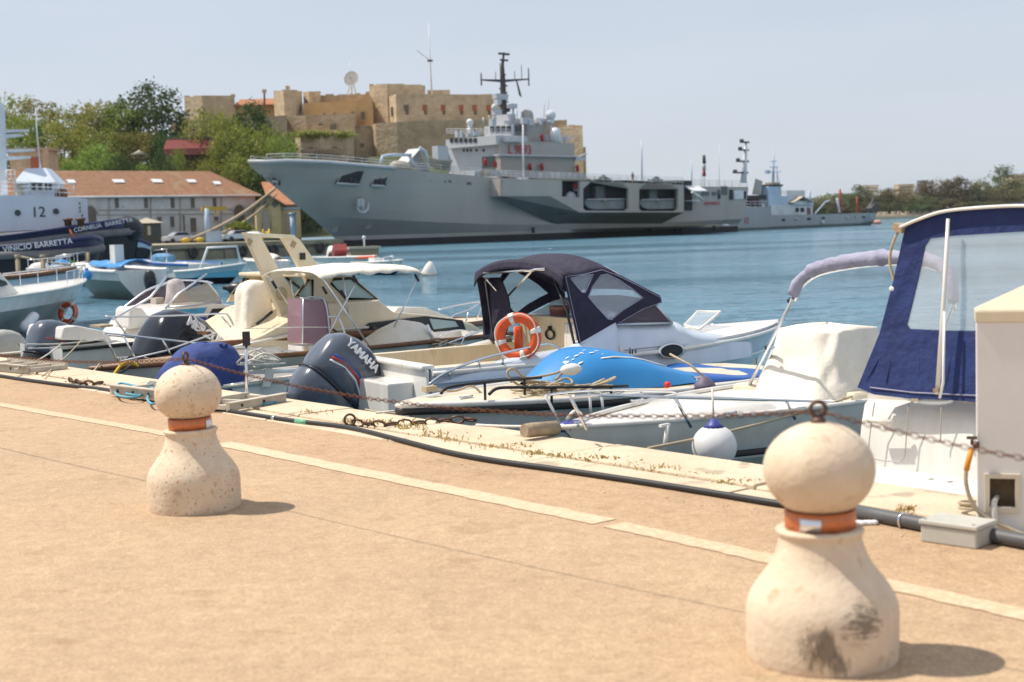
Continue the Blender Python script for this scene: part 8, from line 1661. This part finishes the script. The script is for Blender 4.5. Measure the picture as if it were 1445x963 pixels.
# gangway frames lying on the kerb
M['gang_alu'] = mat('gang_alu', (.55,.50,.42), .6, .2, vs=5)
def channel(name, label, a, c, w, h, rope=None):
    a = G(*a); c = G(*c); d = (c-a); f = Fr(name, label, 'gangway section', (a.x,a.y,.02), math.atan2(d.y,d.x)); L_ = d.length
    b = MB(); b.bx(0,L_,-.02,.02,0,h); b.bx(0,L_,-.05,.02,h,h+.01); b.build('near_beam', M['gang_alu'], f.o); b = MB(); b.bx(0,L_,w-.02,w+.02,0,h); b.build('far_beam', M['gang_alu'], f.o)
    for k in range(int(L_/.35)+1): b = MB(); x = min(L_-.03, .02+k*.35); b.bx(x,x+.05,.02,w-.02,.01,h*.7); b.build('rung', M['gang_alu'], f.o)
    for k in range(int(L_/.3)): b = MB(); b.bx(.15+k*.3,.18+k*.3,-.024,-.019,h*.35,h*.7); b.build('slot', M['rub_black'], f.o)
    return f
channel('gangway', 'folded gangway section on the kerb behind the left bollard', (322,584),(402,569),.45,.07); channel('gangway', 'pale gangway section at the left edge of the kerb', (-40,522),(40,530),.5,.09)
f = channel('gangway', 'gangway section with blue rope draped over it left of the bollard', (158,560),(250,572),.45,.10)
b = MB(); b.tube(spline([f.loc(G(x,y,.06)) for x, y in ((162,551),(170,541),(200,546),(212,540),(205,556),(180,556),(163,545),(166,558),(195,560),(215,545),(208,562),(214,570),(222,568))],5), .012, 6); b.build('blue_rope', M['rope_blue'], f.o)
b = MB(); b.tube(spline([G(x,y,.03) for x, y in ((325,569),(352,571),(380,570),(400,563))],4), .010, 6); tag(b.build('blue_rope', M['rope_blue']), 'thin blue rope on the kerb right behind the left bollard', 'rope')
q = G(348,562); f = Fr('stanchion', 'thin steel stanchion with a black block on top behind the left bollard', 'stanchion', (q.x,q.y,0)); t = f.loc(A(347.5,488,q.y)); t2 = f.loc(A(347.5,468,q.y)); b = MB(); b.tube([V(0,0,0), t], .014, 8); b.build('post', M['steel'], f.o); b = MB(); b.box((t+t2)/2, (.07,.05,(t2-t).length)); b.build('top_block', M['rub_black'], f.o, bev=.006); b = MB(); b.box((0,0,.01), (.1,.1,.02)); b.tube([(.0,0,.15), (-.22,.0,.13)], .012, 6); b.build('foot', M['steel'], f.o)
# mooring lines
def mline(label, a, c, sag, r, m='rope', n=12): b = MB(); b.tube(rope_sag(a, c, sag, n), r, 6); return tag(b.build('mooring_line', M[m]), label, 'mooring line')
mline('mooring line from the kerb to the white ball fender and the railed boat', Q(-.02,1.05,.02), to_world(BB, bp(1235,548,-.6)), .04, .011)
mline('mooring line from the speedboat bow down to the kerb by the heavy chain', to_world(BC, V(.1,0,1.02)), G(516,578,-.1), .02, .009); mline('mooring line tied from the railed boat bow back past the speedboat hull', to_world(BB, V(.15,.1,1.07)), G(672,600,.03), .01, .012, 'rope_white')
# kerb weeds
rnd = random.Random(8); b = MB(); M['dry_grass'] = leaf_mat('dry_grass', (.30,.25,.05), (.55,.42,.12))
spots = [(98,545,12,4),(128,541,14,5),(440,585,20,6),(500,598,18,8),(540,600,25,9),(575,607,22,9),(610,616,22,7),(650,623,26,7),(690,633,24,6),(735,633,14,7),(760,643,18,6),(800,647,24,6),(850,652,26,8),(905,660,26,5),(940,666,24,8),(990,673,26,5),(1045,684,24,6),(360,575,12,5),(1280,722,12,6),(1282,742,7,6)]
for (x,y,w,h) in spots:
    for k in range(55):
        p = G(x+rnd.gauss(0,w*.7), y+rnd.gauss(0,1.6)); hh = h*.0045*rnd.uniform(.4,1.6)*(2.2 if rnd.random() < .04 else 1); d = V(rnd.gauss(0,.5), rnd.gauss(0,.5), 1.0).normalized()*hh; s_ = V(rnd.gauss(0,1), rnd.gauss(0,1), 0).normalized()*.0035; z = V(0,0,.008)
        b.add([p+z-s_, p+z+s_, p+z+d*.6+s_*.7+V(0,0,0), p+z+d+V(rnd.gauss(0,.012),rnd.gauss(0,.012),-.004)], [(0,1,2,3)], False)
tag(b.build('dry_grass', M['dry_grass'], fixn=False), 'dry yellow grass tufts growing in the joint of the kerb stones', None, None, 'stuff')
# loose grit along the conduit
b = MB(); rnd = random.Random(14)
for k in range(300):
    x = rnd.uniform(0,1330); y = 540+.164*x+rnd.uniform(2,10)+(6 if 450 < x < 1000 else 0); p = G(x,y); r = rnd.uniform(.0015,.005)*(1 if rnd.random() < .93 else 1.8); b.ball(p+V(0,0,r*.4), r, 5, 4, (1.3,1,.6))
tag(b.build('grit', M['coping'], fixn=False), 'pale loose grit scattered along the conduit', None, None, 'stuff')

for lb, a, c, sg, r, m in (('thin white line from the left gangway to the cuddy boat stern', G(20,522,.1), to_world(BU, upx(88,484,-.5)), .05, .010, 'rope_white'),
    ('second thin tan line slanting from the kerb to the cuddy boat corner', G(60,531,.05), to_world(BU, upx(118,477,-.9)), .03, .009, 'rope'),
    ('tan mooring line from the wooden boat bow to the kerb by the short chain', to_world(BW, V(.25,0,1.05)), G(104,541,.02), .05, .012, 'rope'),
    ('pale mooring line from the grey outboard boat transom to the kerb behind the iron ring', to_world(BD, V(x0-.05,-.95,1.2)), G(530,583,.02), .03, .010, 'rope_white'),
    ('thin line from the blue wrapped dinghy to the pale gangway piece', to_world(BT, V(.6,.4,.9)), G(300,566,.05), .02, .009, 'rope_white')):
    mline(lb, a, c, sg, r, m)
